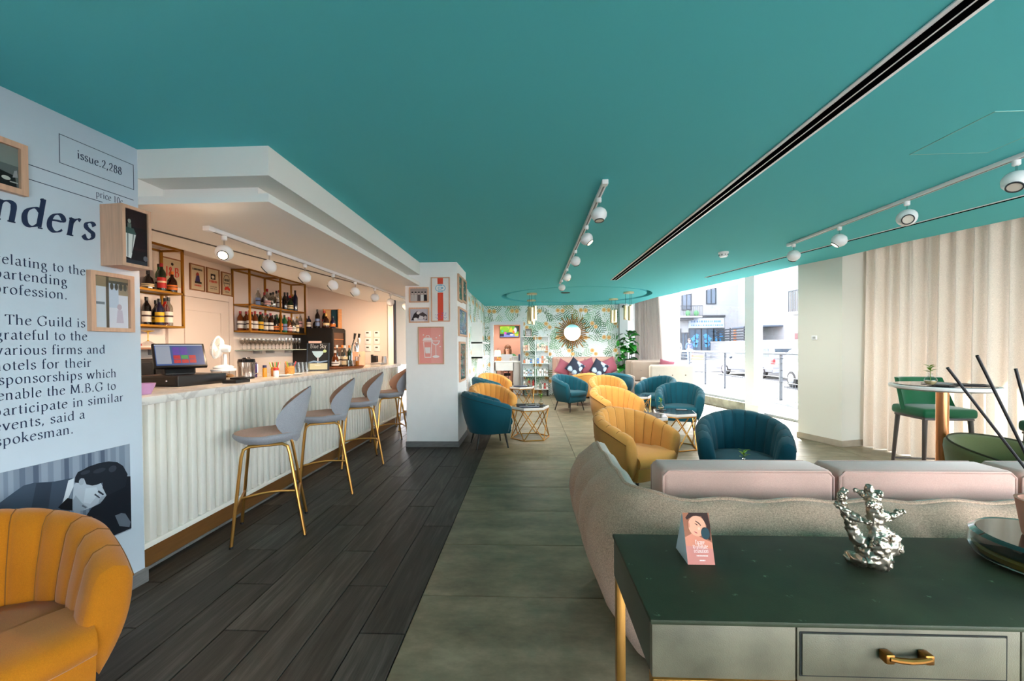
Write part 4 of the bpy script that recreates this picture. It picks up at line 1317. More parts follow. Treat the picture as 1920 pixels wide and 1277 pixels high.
def make_car(label, loc, rz, hatch):
    """length runs along +y (front at +y)"""
    t = thing('car', label, 'car', loc, rz, )
    L = 3.7 if hatch else 4.3
    Hh = 1.5 if hatch else 1.66
    W2 = .82 if hatch else .9
    yb, yf = -L / 2, L / 2
    low = [(yb + .05, .32), (yb, .55), (yb + .03, .95), (yb + .12, 1.0), (yf - 1.15, 1.0), (yf - .25, .86), (yf, .62), (yf - .04, .32)]
    m = MB().prismx(low, -W2, W2)
    m.build('body', M_CARW, t, smooth=40, bevel=.06)
    cab = [(yb + .06, .98), (yb + .3, Hh - .06), (yb + .55, Hh), (yf - 1.95, Hh - .02), (yf - 1.1, .98)]
    m = MB()
    n = len(cab)
    a = [(-W2 * (.96 if z < 1.1 else .78), y, z) for y, z in cab]
    b = [(-x, y, z) for x, y, z in a]
    m.add(a + b, [tuple(range(n)), tuple(range(n, 2 * n))[::-1]] + [(i, (i + 1) % n, n + (i + 1) % n, n + i) for i in range(n)])
    m.build('cabin', M_CARW, t, smooth=40, bevel=.04)
    for s in (-1, 1):
        f = lambda y, z: (s * (W2 * (.96 - .18 * (z - .98) / (Hh - .98)) + .006), y, z)
        m = MB()
        m.poly([f(yb + .34, 1.04), f(yb + .46, Hh - .14), f(-.05, Hh - .12), f(-.05, 1.04)])
        m.poly([f(.03, 1.04), f(.03, Hh - .12), f(yf - 2.0, Hh - .14), f(yf - 1.28, 1.04)])
        m.build('side_window', M_CARGLASS, t, smooth=0)
        MB().ball((s * (W2 + .1), yf - 1.45, 1.02), .1, .06, .075, 10, 6).build('wing_mirror', M_CARGLASS, t)
        MB().rbox(s * W2 - .14, s * W2 + .012 if s > 0 else s * W2 + .14, yb - .012, yb + .14, .74, .98, .02).build('tail_lamp', M_RED, t) if s > 0 else MB().rbox(-W2 - .012, -W2 + .14, yb - .012, yb + .14, .74, .98, .02).build('tail_lamp', M_RED, t)
        for yy in (yb + .78, yf - .82):
            w = MB()
            w.T = Matrix.Translation((s * (W2 - .08), yy, .33)) @ Matrix.Rotation(PI / 2, 4, 'Y')
            w.lathe([(0, -.1), (.27, -.1), (.33, -.06), (.335, 0), (.33, .07), (.27, .1), (0, .1)], 24)
            wh = w.build('wheel', M_TYRE, t)
            h = MB()
            h.T = w.T
            h.lathe([(0, .105 * s + .004 * s), (.05, .11 * s), (.2, .104 * s), (.22, .09 * s)], 20)
            h.build('hub_cap', M_STEEL, wh)
    rw = MB().poly([(-W2 * .7, yb + .095, 1.04), (W2 * .7, yb + .095, 1.04), (W2 * .62, yb + .25, Hh - .16), (-W2 * .62, yb + .25, Hh - .16)])
    rw.build('rear_window', M_CARGLASS, t, smooth=0)
    MB().rbox(-.26, .26, yb - .02, yb + .02, .62, .74, .006).build('number_plate', M_RENDER, t)
    MB().rbox(-W2 + .04, W2 - .04, yb - .05, yb + .2, .3, .5, .04).build('bumper', mat('grey_bumper', (120, 124, 130), .5), t)
    return t
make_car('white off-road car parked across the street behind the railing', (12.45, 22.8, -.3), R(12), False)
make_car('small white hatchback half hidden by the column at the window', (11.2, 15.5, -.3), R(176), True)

# buildings across the street
def bld_window(b, x0, x1, y, z0, z1, m, name='window', proud=.06):
    fr = MB()
    fr.box(x0 - .08, x0, y - proud, y + .02, z0 - .08, z1 + .08).box(x1, x1 + .08, y - proud, y + .02, z0 - .08, z1 + .08)
    fr.box(x0, x1, y - proud, y + .02, z1, z1 + .08).box(x0, x1, y - proud, y + .02, z0 - .08, z0).box((x0 + x1) / 2 - .03, (x0 + x1) / 2 + .03, y - proud, y + .02, z0, z1)
    f = fr.build(name, M_SLATE, b, smooth=0)
    MB().box(x0, x1, y - .02, y + .01, z0, z1).build('pane', m, f, smooth=0)
    return f
ba = thing('shop_building', 'white building with a shopfront and blue window graphics at the end of the street', 'building', (0, 36, .15))
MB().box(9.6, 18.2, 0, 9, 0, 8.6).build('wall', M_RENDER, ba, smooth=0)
MB().box(11.2, 14.0, -.9, 0, 3.42, 3.6).build('canopy', M_SLATE, ba, smooth=0)
MB().box(13.75, 17.0, -.16, 0, 3.7, 3.86).build('cornice', M_SLATE, ba, smooth=0)
sg = MB().box(13.9, 16.9, -.12, 0, 2.78, 3.62).build('fascia_sign', mat('pale_sign', (130, 140, 150), .5), ba, smooth=0)
lt = MB()
rnd = random.Random(5)
for z, hh, c in ((3.25, .16, 0), (2.95, .1, 0)):
    x = 14.1
    while x < 16.7:
        w = rnd.uniform(.06, .15)
        lt.box(x, x + w, -.13, -.118, z, z + hh)
        x += w + rnd.uniform(.04, .12)
lt.build('lettering', mat('pale_blue_letters', (60, 96, 130), .5), sg, smooth=0)
for k, (x0, x1) in enumerate(((11.5, 13.2), (14.0, 14.95), (15.05, 16.0), (16.1, 16.9))):
    f = bld_window(ba, x0, x1, 0, .75, 2.65, M_SHOPGLASS, 'shop_window')
    g = MB()
    for q in range(4):
        a = q * 1.3 + k
        g.prismy([((x0 + x1) / 2 + .30 * math.cos(a + i * 2 * PI / 10) * (.9 if i % 2 else .5) + .12 * math.sin(a * 3), 1.3 + .36 * q * .7 + .22 * math.sin(a + i * 2 * PI / 10)) for i in range(10)], -.04, -.021)
    g.build('window_graphic', mat('blue_graphic', (40, 104, 150), .5), f, smooth=0)
bld_window(ba, 13.35, 13.8, 0, .1, 2.3, M_SHOPGLASS, 'shop_door')
bld_window(ba, 13.4, 14.1, 0, 4.4, 5.7, M_SHUTTER)
bld_window(ba, 15.5, 16.2, 0, 4.9, 6.2, M_SHUTTER)
bld_window(ba, 11.3, 11.8, 0, 4.2, 4.9, M_SHUTTER)
bal = MB().box(12.1, 14.7, -1.0, 0, 3.62, 3.76).build('balcony', M_RENDER, ba, smooth=0)
m = MB()
for i in range(27):
    m.box(12.1 + i * .1, 12.12 + i * .1, -1.0, -.98, 3.76, 4.6)
m.box(12.1, 14.72, -1.02, -.96, 4.58, 4.64)
tag(m.build('balcony_bars', M_SLATE, bal, smooth=0), kind='stuff')
for x in (12.6, 13.6, 14.3):
    MB().ball((x, -.7, 4.0), .22, .18, .26, 8, 6).build('balcony_plant', mat('balcony_green', (80, 140, 90), .8), bal)
MB().box(14.1, 15.0, -.5, -.15, 0, .4).build('planter', mat('terracotta', (200, 120, 96), .8), ba, smooth=0)
bb = thing('plain_white_building', 'plain tall white building behind the slatted fence across the street', 'building', (18.0, 26.5, .15))
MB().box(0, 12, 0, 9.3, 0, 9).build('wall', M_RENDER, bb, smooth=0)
MB().prism([(-1.8, 3.0), (0, 3.0), (0, 6.6), (-1.8, 6.6)], 2.55, 2.65).build('lean_to_roof', M_SHUTTER, bb, smooth=0)
MB().box(-1.75, -1.6, 3.1, 3.25, 0, 2.55).box(-1.75, -1.6, 6.3, 6.45, 0, 2.55).build('lean_to_post', mat('orange_post', (214, 140, 100), .7), bb, smooth=0)
bw = thing('boundary_wall', 'low white boundary wall across the street behind the parked cars', 'wall', (15.8, 16, -.1))
MB().box(0, .25, 0, 20, 0, 1.75).build('wall_body', M_RENDER, bw, smooth=0, bevel=.01)
MB().box(-.04, .29, 0, 20, 1.75, 1.82).build('coping', M_PAVE, bw, smooth=0, bevel=.01)
fn = thing('slatted_fence', 'dark slatted fence panel on top of the boundary wall', 'fence', (15.93, 30.6, 1.725))
for k in range(5):
    MB().box(-.03, .03, 0, 4.6 - (.9 if k == 0 else 0), .06 + k * .2, .17 + k * .2).build('slat', M_SLATE, fn, smooth=0)
for y in (.2, 2.3, 4.4):
    MB().box(.03, .09, y, y + .08, 0, 1.05).build('post', M_SLATE, fn, smooth=0)
mm = MB(); mm.T = Matrix.Translation((15.74, 28.8, 1.0)) @ Matrix.Rotation(-PI / 2, 4, 'Y')
mm.lathe([(0, -.06), (.4, -.06), (.42, -.02), (.4, .04), (0, .05)], 28)
tag(mm.build('round_sign', mat('grey_disc', (150, 166, 170), .4)), 'round grey disc fixed to the white boundary wall', 'sign')
bcx = thing('balcony_building', 'white building with a barred balcony and a green sign strip beside the column', 'building', (17.0, 14.0, -.1))
MB().box(0, 10, 0, 12.3, 0, 9).build('wall', M_RENDER, bcx, smooth=0)
bl = MB().box(-1.1, 0, 8.6, 11.6, 3.3, 3.5).build('balcony', M_RENDER, bcx, smooth=0)
m = MB()
for i in range(24):
    m.box(-1.1, -1.07, 8.6 + i * .128, 8.63 + i * .128, 3.5, 4.75)
m.box(-1.12, -1.06, 8.6, 11.58, 4.72, 4.78)
tag(m.build('balcony_bars', M_SLATE, bl, smooth=0), kind='stuff')
MB().box(-.08, 0, 11.2, 12.2, 2.95, 3.15).build('sign_strip', mat('green_strip', (60, 186, 150), .5), bcx, smooth=0)
MB().box(-.07, 0, 11.9, 12.2, 4.2, 5.4).build('shutter', mat('brown_shutter', (190, 140, 120), .7), bcx, smooth=0)
MB().tube([(-.6, 10.9, 1.5), (-.75, 11.0, 4.2)], .09, 8).build('drain_pipe', M_SLATE, bcx)
MB().box(-.7, -.2, 11.6, 12.6, 1.5, 2.2).build('wall_box', mat('brown_box', (150, 110, 110), .7), bcx, smooth=0)

# ------------------------------------------------------------------ people
def skin_mesh(name, J, E, m, parent, sub=2, root=None):
    """J: joint -> (x, y, z, radius); E: pairs. Grown as one continuous surface."""
    keys = list(J)
    me = bpy.data.meshes.new(name)
    me.from_pydata([J[k][:3] for k in keys], [(keys.index(a), keys.index(b)) for a, b in E], [])
    o = bpy.data.objects.new(name, me)
    COL.objects.link(o)
    md = o.modifiers.new('skin', 'SKIN')
    for i, k in enumerate(keys):
        r = J[k][3]
        me.skin_vertices[0].data[i].radius = r if isinstance(r, tuple) else (r, r)
        me.skin_vertices[0].data[i].use_root = (k == root)
    md.use_smooth_shade = True
    o.modifiers.new('sub', 'SUBSURF').levels = sub
    dg = bpy.context.evaluated_depsgraph_get()
    me2 = bpy.data.meshes.new_from_object(o.evaluated_get(dg))
    o.modifiers.clear()
    o.data = me2
    me2.materials.clear()
    me2.materials.append(m)
    me2.polygons.foreach_set('use_smooth', [True] * len(me2.polygons))
    o.parent = parent
    return o
M_SKIN = mat('skin', (222, 170, 144), .5)
def hand(J, E, wrist, d, up, s):
    """palm and five fingers from the wrist joint, pointing along d"""
    w = Vector(J[wrist][:3]); d = Vector(d).normalized(); up = Vector(up).normalized(); sd = d.cross(up).normalized() * s
    k = wrist + '_palm'
    p = w + d * .06
    J[k] = (p.x, p.y, p.z, (.034, .016)); E.append((wrist, k))
    for i, (off, ln) in enumerate(((-.027, .060), (-.009, .074), (.009, .078), (.027, .066))):
        a = p + d * .035 + sd * off
        b = a + d * ln * .55 - up * .006
        c = b + d * ln * .4 - up * .018
        for q, (v, r) in enumerate(((a, .0095), (b, .0085), (c, .007))):
            J['%s%d%d' % (k, i, q)] = (v.x, v.y, v.z, r)
        E += [(k, '%s%d0' % (k, i)), ('%s%d0' % (k, i), '%s%d1' % (k, i)), ('%s%d1' % (k, i), '%s%d2' % (k, i))]
    a = p - d * .02 - sd * .036
    b = a + d * .038 - sd * .014
    J[k + 'ta'] = (a.x, a.y, a.z, .011); J[k + 'tb'] = (b.x, b.y, b.z, .009)
    E += [(k, k + 'ta'), (k + 'ta', k + 'tb')]
def make_person(label, P, loc, rz, top, legs, hairc, shoe, hair_long=False, skirt=False, skin=M_SKIN):
    """P gives joint positions in the figure's own metres; it faces -y"""
    t = thing('person', label, 'person', loc, rz)
    J, E = {}, []
    rad = {'pelvis': .115, 'waist': .105, 'chest': .12, 'neck': .05, 'chin': .062, 'head': .088, 'crown': .062}
    for k in ('pelvis', 'waist', 'chest', 'neck', 'chin', 'head', 'crown'):
        J[k] = (*P[k], (rad[k], rad[k] * (.8 if k in ('pelvis', 'waist', 'chest') else 1)))
    E += [('pelvis', 'waist'), ('waist', 'chest'), ('chest', 'neck'), ('neck', 'chin'), ('chin', 'head'), ('head', 'crown')]
    for s in 'LR':
        for k, r in (('shoulder', .052), ('elbow', .04), ('wrist', .026)):
            J[k + s] = (*P[k + s], r)
        for k, r in (('hip', .085), ('knee', .056), ('ankle', .036), ('toe', .03)):
            J[k + s] = (*P[k + s], r)
        E += [('chest', 'shoulder' + s), ('shoulder' + s, 'elbow' + s), ('elbow' + s, 'wrist' + s), ('pelvis', 'hip' + s), ('hip' + s, 'knee' + s), ('knee' + s, 'ankle' + s), ('ankle' + s, 'toe' + s)]
        d = Vector(P['wrist' + s]) - Vector(P['elbow' + s])
        hand(J, E, 'wrist' + s, d, (0, 0, 1) if abs(d.normalized().z) < .8 else (0, -1, 0), 1 if s == 'L' else -1)
    skin_mesh('body', J, E, skin, t, 2, 'pelvis')
    cl = {k: (*P[k], tuple(x * 1.1 for x in J[k][3])) for k in ('pelvis', 'waist', 'chest')}
    c = Vector(P['chest']); n_ = Vector(P['neck']); cl['collar'] = (*(c.lerp(n_, .75)), .06)
    CE = [('pelvis', 'waist'), ('waist', 'chest'), ('chest', 'collar')]
    for s in 'LR':
        for k, r in (('shoulder', .068), ('elbow', .052)):
            cl[k + s] = (*P[k + s], r)
        cl['cuff' + s] = (*Vector(P['elbow' + s]).lerp(Vector(P['wrist' + s]), .8), .038)
        CE += [('chest', 'shoulder' + s), ('shoulder' + s, 'elbow' + s), ('elbow' + s, 'cuff' + s)]
    skin_mesh('sweater', cl, CE, top, t, 2, 'pelvis')
    tr = {'pelvis': (*P['pelvis'], (.13, .11))}
    TE = []
    for s in 'LR':
        tr['hip' + s] = (*P['hip' + s], .1)
        f = .45 if skirt else 1
        if skirt:
            tr['hem' + s] = (*Vector(P['hip' + s]).lerp(Vector(P['knee' + s]), .55), .085)
            TE += [('pelvis', 'hip' + s), ('hip' + s, 'hem' + s)]
        else:
            tr['knee' + s] = (*P['knee' + s], .07)
            tr['hem' + s] = (*Vector(P['knee' + s]).lerp(Vector(P['ankle' + s]), .92), .056)
            TE += [('pelvis', 'hip' + s), ('hip' + s, 'knee' + s), ('knee' + s, 'hem' + s)]
    skin_mesh('skirt' if skirt else 'trousers', tr, TE, legs, t, 2, 'pelvis')
    hd, cr, chn = Vector(P['head']), Vector(P['crown']), Vector(P['chin'])
    m = MB()
    m.ball(tuple(hd + Vector((0, .022, .034))), .101, .104, .094, 14, 10)
    if hair_long:
        for s in (-1, 1):
            m.ball(tuple(hd + Vector((s * .078, .03, -.09))), .045, .07, .15, 10, 8)
        m.ball(tuple(hd + Vector((0, .07, -.08))), .09, .05, .15, 10, 8)
    m.build('hair', hairc, t)
    for s in (-1, 1):
        e = hd + Vector((s * .034, -.084, .0))
        MB().ball(tuple(e), .014, .009, .008, 8, 6).build('eye', mat('eye_white', (236, 232, 228), .3), t)
        MB().ball(tuple(e + Vector((0, -.007, 0))), .006, .004, .006, 8, 6).build('iris', M_BLACK, t)
        MB().ball(tuple(e + Vector((0, -.002, .02))), .02, .006, .004, 8, 4).build('eyebrow', hairc, t)
        MB().ball(tuple(hd + Vector((s * .09, .0, -.01))), .014, .024, .034, 8, 6).build('ear', skin, t)
        MB().rbox(P['ankle' + ('L' if s < 0 else 'R')][0] - .045, P['ankle' + ('L' if s < 0 else 'R')][0] + .045, P['toe' + ('L' if s < 0 else 'R')][1] - .06, P['ankle' + ('L' if s < 0 else 'R')][1] + .06, 0, .085, .03).build('shoe', shoe, t)
    MB().ball(tuple(hd + Vector((0, -.092, -.022))), .013, .02, .024, 8, 6).build('nose', skin, t)
    MB().ball(tuple(hd + Vector((0, -.078, -.062))), .026, .009, .008, 8, 6).build('mouth', mat('lips', (186, 98, 92), .5), t)
    return t
STAND = dict(pelvis=(0, 0, .95), waist=(0, 0, 1.1), chest=(0, 0, 1.3), neck=(0, -.01, 1.47), chin=(0, -.03, 1.54), head=(0, -.02, 1.63), crown=(0, -.01, 1.70),
             shoulderL=(-.18, 0, 1.40), shoulderR=(.18, 0, 1.40), elbowL=(-.26, .03, 1.13), elbowR=(.26, .03, 1.13), wristL=(-.22, -.08, .92), wristR=(.24, -.07, .90),
             hipL=(-.09, 0, .92), hipR=(.09, 0, .92), kneeL=(-.10, -.04, .5), kneeR=(.11, .0, .5), ankleL=(-.10, -.02, .08), ankleR=(.12, .06, .08), toeL=(-.11, -.14, .04), toeR=(.13, -.06, .04))
M_HAIRD = mat('dark_hair', (44, 34, 30), .6)
M_HAIRB = mat('brown_hair', (104, 66, 40), .6)
make_person('person in a navy top and blue jeans standing by the shopfront across the street', STAND, (11.45, 29.5, .15), R(20), mat('navy_cloth', (52, 76, 120), .8), mat('denim', (120, 150, 186), .8), M_HAIRD, M_BLACK)
make_person('person in white clothes standing beside the one in navy across the street', STAND, (10.75, 29.8, .15), R(-10), mat('white_cloth', (236, 236, 236), .8), mat('white_cloth_2', (226, 228, 232), .8), mat('grey_hair', (206, 204, 200), .7), M_RENDER)
# ------------------------------------------------------------------ fluted bar
M_FLUTE = mat('fluted_white_paint', (232, 230, 222), .45)
bar = thing('bar_counter', 'long white fluted bar counter with a brown wooden kick board', 'bar counter', (-2.40, 2.34, 0))
BL = 4.9
MB().box(-.40, -.012, 0, BL, .165, 1.06).build('carcass', M_FLUTE, bar, smooth=0)
MB().box(-.36, -.035, 0, BL, 0, .165).build('kick_board', mat('brown_kick_board', (112, 74, 34), .5, var=.12, stretch=(1, 1, 10)), bar, smooth=0)
MB().box(-.036, -.028, 0, BL, 0, .018).build('floor_strip', M_GREYBASE, bar, smooth=0)
MB().rbox(-.014, .030, 0, BL, .165, .2, .003).build('bottom_rail', M_FLUTE, bar)
proto_s = MB().rbox(-.014, .030, .0, .047, .2, 1.058, .005, 2).build('slat', M_FLUTE, bar)
for i in range(1, 61):
    o = proto_s.copy(); COL.objects.link(o); o.parent = bar; o.location = (0, .08 * i, 0)
MB().box(-.4, .016, BL, BL + .05, 0, 1.06).build('end_panel', M_WHITE, bar, smooth=0)
top = MB().rbox(-3.04, -2.335, 2.335, 7.30, 1.06, 1.11, .004).build('bar_worktop', M_MARBLE)
tag(top, 'pale marble worktop running the length of the fluted bar', 'worktop')
M_WHITEWOOD = mat('warm_white_door_paint', (226, 212, 202), .5)
bk = thing('back_counter', 'low white cupboard run under the glass shelf behind the bar', 'cabinet', (-4.2, 5.6, 0))
MB().box(.004, .5, 0, 1.35, .08, .88).build('carcass', M_WHITEWOOD, bk, smooth=0)
MB().box(.004, .52, -.01, 1.36, .88, .92).build('counter_top', M_MARBLE, bk, smooth=0, bevel=.003)
for k in range(3):
    dd = MB().box(.5, .52, .01 + k * .446, .446 + k * .446, .1, .87).build('door', M_WHITEWOOD, bk, smooth=0, bevel=.003)
    MB().rbox(.52, .535, .06 + k * .446, .075 + k * .446, .55, .7, .003).build('handle', M_STEEL, dd)
# panelled door behind the bar
dr = MB().box(-4.2, -4.165, 4.52, 4.60, 0, 2.13).box(-4.2, -4.165, 5.48, 5.56, 0, 2.13).box(-4.2, -4.165, 4.60, 5.48, 2.05, 2.13).build('door_1', M_WHITEWOOD, smooth=0, bevel=.005)
struct(dr)
m = MB().box(-4.2, -4.172, 4.605, 5.475, .01, 2.045)
leaf = m.build('door_leaf', M_WHITEWOOD, dr, smooth=0)
for z0, z1 in ((.15, .85), (1.0, 1.9)):
    MB().box(-4.174, -4.158, 4.74, 4.76, z0, z1).box(-4.174, -4.158, 5.32, 5.34, z0, z1).box(-4.174, -4.158, 4.76, 5.32, z1 - .02, z1).box(-4.174, -4.158, 4.76, 5.32, z0, z0 + .02).build('panel_moulding', M_WHITEWOOD, leaf, smooth=0)
MB().ball((-4.13, 5.41, 1.02), .025, .03, .03, 12, 8).build('door_knob', M_GOLD, leaf)

# brass bottle shelves on the back wall
M_BRASSD = mat('dark_brass', (176, 128, 52), .35, metal=1.0)
def make_gold_shelf(label, y0, y1, divs, depth=.26, z=(1.66, 2.035, 2.53)):
    t = thing('brass_wall_shelf', label, 'shelf', (-4.2, y0, 0))
    L = y1 - y0
    b = .011
    for yy in [0] + divs + [L]:
        for xx in (.012, depth):
            MB().box(xx - b, xx + b, yy - b, yy + b, z[0], z[2]).build('upright', M_BRASSD, t, smooth=0)
    for k, zz in enumerate(z):
        m = MB()
        for xx in (.012, depth):
            m.box(xx - b, xx + b, -b, L + b, zz - .022, zz)
        for yy in [0] + divs + [L]:
            m.box(0, depth, yy - b, yy + b, zz - .022, zz)
        m.build('shelf_rail', M_BRASSD, t, smooth=0)
        if k < 2:
            MB().box(.02, depth - .01, 0, L, zz - .008, zz).build('shelf_board', mat('smoked_shelf', (132, 100, 60), .3), t, smooth=0)
    return t
make_gold_shelf('long brass wall shelf full of bottles, in the middle of the bar wall', 5.58, 7.0, [.71])
make_gold_shelf('short brass wall shelf of bottles beside the printed wall, above the till', 3.05, 4.47, [.71])

# ------------------------------------------------------------------ bottles
BG = {}
def bmat(rgb, rough=.08):
    if min(rgb) > 180:
        return glass('clear_bottle_glass', (214, 214, 208), 1.5, .03, .14)
    return mat('bottle_%02x%02x%02x' % tuple(rgb), rgb, rough, spec=.6, coat=.3)
SHAPES = {
    'tall': [(0, 0), (.037, 0), (.039, .008), (.039, .185), (.034, .205), (.017, .235), (.0145, .25), (.0145, .29), (0, .29)],
    'round': [(0, 0), (.044, 0), (.047, .01), (.047, .12), (.042, .15), (.02, .185), (.015, .20), (.015, .255), (0, .255)],
    'square': [(0, 0), (.041, 0), (.044, .008), (.044, .165), (.036, .185), (.0165, .195), (.0155, .205), (.0155, .265), (0, .265)],
    'slim': [(0, 0), (.031, 0), (.033, .008), (.033, .20), (.027, .225), (.014, .25), (.013, .26), (.013, .315), (0, .315)],
    'squat': [(0, 0), (.05, 0), (.056, .02), (.052, .08), (.04, .115), (.018, .135), (.015, .15), (.015, .185), (0, .185)],
}
CNAME = {}
bcount = [0]
def make_bottle(shape, glass_c, label_c, cap_c, loc, label, group, h=1.0, spout=False, rz=None):
    t = thing('bottle', label, 'bottle', loc, (bcount[0] * 37 % 7) * .1 if rz is None else rz, group)
    bcount[0] += 1
    key = (shape, glass_c, label_c, cap_c, h)
    pr = SHAPES[shape]
    H = pr[-1][1] * h
    if key not in BG:
        n = 4 if shape == 'square' and False else 16
        parts = [('glass', MB().lathe([(r, z * h) for r, z in pr], n), bmat(glass_c))]
        R0 = max(r for r, z in pr)
        zl0, zl1 = .035 * h, pr[3][1] * h * .78
        if label_c:
            m = MB().lathe([(R0 + .0006, zl0), (R0 + .0012, zl0), (R0 + .0012, zl1), (R0 + .0006, zl1)], n)
            parts.append(('paper_label', m, mat('label_%02x%02x%02x' % tuple(label_c), label_c, .6)))
            dk = (60, 40, 40) if sum(label_c) > 330 else (230, 210, 170)
            m = MB().lathe([(R0 + .0014, zl0 + (zl1 - zl0) * .5), (R0 + .0018, zl0 + (zl1 - zl0) * .5), (R0 + .0018, zl0 + (zl1 - zl0) * .66), (R0 + .0014, zl0 + (zl1 - zl0) * .66)], n)
            parts.append(('label_band', m, mat('band_%02x%02x%02x' % dk, dk, .6)))
        rc = pr[-2][0] + .0015
        parts.append(('cap', MB().lathe([(0, H + .002), (rc, H + .002), (rc, H - .035 * h), (rc - .002, H - .035 * h)][::-1], 12), mat('cap_%02x%02x%02x' % tuple(cap_c), cap_c, .4)))
        if spout:
            parts.append(('pourer', MB().tube([(0, 0, H), (0, 0, H + .03), (.008, 0, H + .055)], [.006, .005, .003], 8), M_CHROME))
        out = []
        for nm, m, mt in parts:
            out.append(m.build(nm, mt, t))
        BG[key] = out
    else:
        for o in BG[key]:
            c = o.copy(); COL.objects.link(c); c.parent = t
    return t
NTH = ['first', 'second', 'third', 'fourth', 'fifth', 'sixth', 'seventh', 'eighth', 'ninth', 'tenth', 'eleventh', 'twelfth', 'thirteenth', 'fourteenth', 'fifteenth', 'sixteenth', 'seventeenth', 'eighteenth', 'nineteenth', 'twentieth', 'twenty-first', 'twenty-second', 'twenty-third', 'twenty-fourth', 'twenty-fifth', 'twenty-sixth']
AMB, DKG, CLR, DKB, RED, NAVY, BLK, GRN = (104, 48, 14), (14, 40, 22), (206, 206, 200), (46, 20, 12), (196, 34, 24), (26, 30, 60), (18, 16, 18), (20, 96, 54)
WHT, CRM, YEL, ORG, LRD, BLU, PNK = (232, 226, 216), (226, 204, 160), (232, 184, 40), (226, 120, 36), (190, 40, 36), (120, 140, 180), (226, 180, 180)
CN = {AMB: 'amber', DKG: 'dark green', CLR: 'clear', DKB: 'dark brown', RED: 'red', NAVY: 'navy', BLK: 'black', GRN: 'green'}
LN = {WHT: 'white', CRM: 'cream', YEL: 'yellow', ORG: 'orange', LRD: 'red', BLU: 'blue', PNK: 'pink', None: 'no'}
def row(items, x, y0, y1, z, where, group, jit=.03, seed=1):
    rnd = random.Random(seed)
    n = len(items)
    for i, (sh, g, l, c, h) in enumerate(items):
        y = y0 + (y1 - y0) * (i + .5) / n
        lab = '%s bottle, %s label, %s from near end of %s' % (CN[g], LN[l], NTH[i], where)
        make_bottle(sh, g, l, c, (x + (.046 if i % 2 else -.046), y, z), lab, group, h)
RC, KC, WC, GC = (170, 30, 34), (22, 22, 24), (228, 226, 222), (206, 160, 70)
lower = [('tall', AMB, WHT, RC, .95), ('tall', AMB, WHT, RC, 1), ('tall', AMB, WHT, RC, .97), ('tall', AMB, WHT, RC, 1), ('tall', DKG, CRM, RC, .98), ('tall', DKG, YEL, RC, 1), ('tall', NAVY, BLU, KC, .9), ('slim', CLR, WHT, RC, .9),
         ('tall', AMB, PNK, KC, .97), ('tall', DKB, WHT, RC, 1), ('tall', AMB, WHT, KC, .96), ('round', BLK, ORG, KC, 1.05), ('tall', BLK, LRD, KC, .95), ('tall', DKG, ORG, GC, 1), ('tall', GRN, WHT, (30, 90, 60), 1.02), ('tall', GRN, BLU, KC, 1),
         ('tall', GRN, WHT, RC, 1), ('round', AMB, PNK, RC, 1.05), ('tall', DKB, BLU, GC, .92), ('round', CLR, WHT, WC, 1.05), ('tall', NAVY, WHT, RC, .9), ('slim', CLR, CRM, GC, .92), ('round', CLR, WHT, WC, 1.0)]
row(lower, -4.072, 5.60, 6.98, 1.66, 'the lower long brass shelf', 'bottles on the long brass shelf', seed=3)
upper = [('slim', CLR, BLU, WC, .9), ('round', CLR, PNK, RC, 1.1), ('squat', DKB, CRM, RC, 1.3), ('square', CLR, None, KC, .95), ('square', CLR, None, KC, .95), ('tall', CLR, WHT, RC, 1.05), ('round', CLR, LRD, KC, 1.2), ('tall', BLK, None, KC, 1),
         ('squat', BLK, WHT, WC, 1.3), ('round', DKG, CRM, LRD, 1), ('tall', NAVY, PNK, KC, 1.1), ('tall', NAVY, None, KC, 1.25), ('tall', DKB, CRM, GC, 1.05)]
row(upper, -4.072, 5.98, 6.96, 2.035, 'the upper long brass shelf', 'bottles on the long brass shelf', seed=5)
row([('squat', BLK, CRM, KC, 1.2), ('tall', DKG, LRD, RC, 1.06), ('slim', GRN, WHT, KC, 1), ('round', DKB, ORG, ORG, .95)], -4.072, 4.20, 4.46, 2.035, 'the upper short brass shelf', 'bottles on the short brass shelf', seed=6)
row([('tall', BLK, WHT, KC, 1.05), ('tall', NAVY, YEL, KC, 1.0), ('round', BLK, YEL, KC, 1.1), ('tall', CLR, WHT, KC, 1.1), ('tall', RED, ORG, KC, 1.1)], -4.072, 4.18, 4.46, 1.66, 'the lower short brass shelf', 'bottles on the short brass shelf', seed=7)

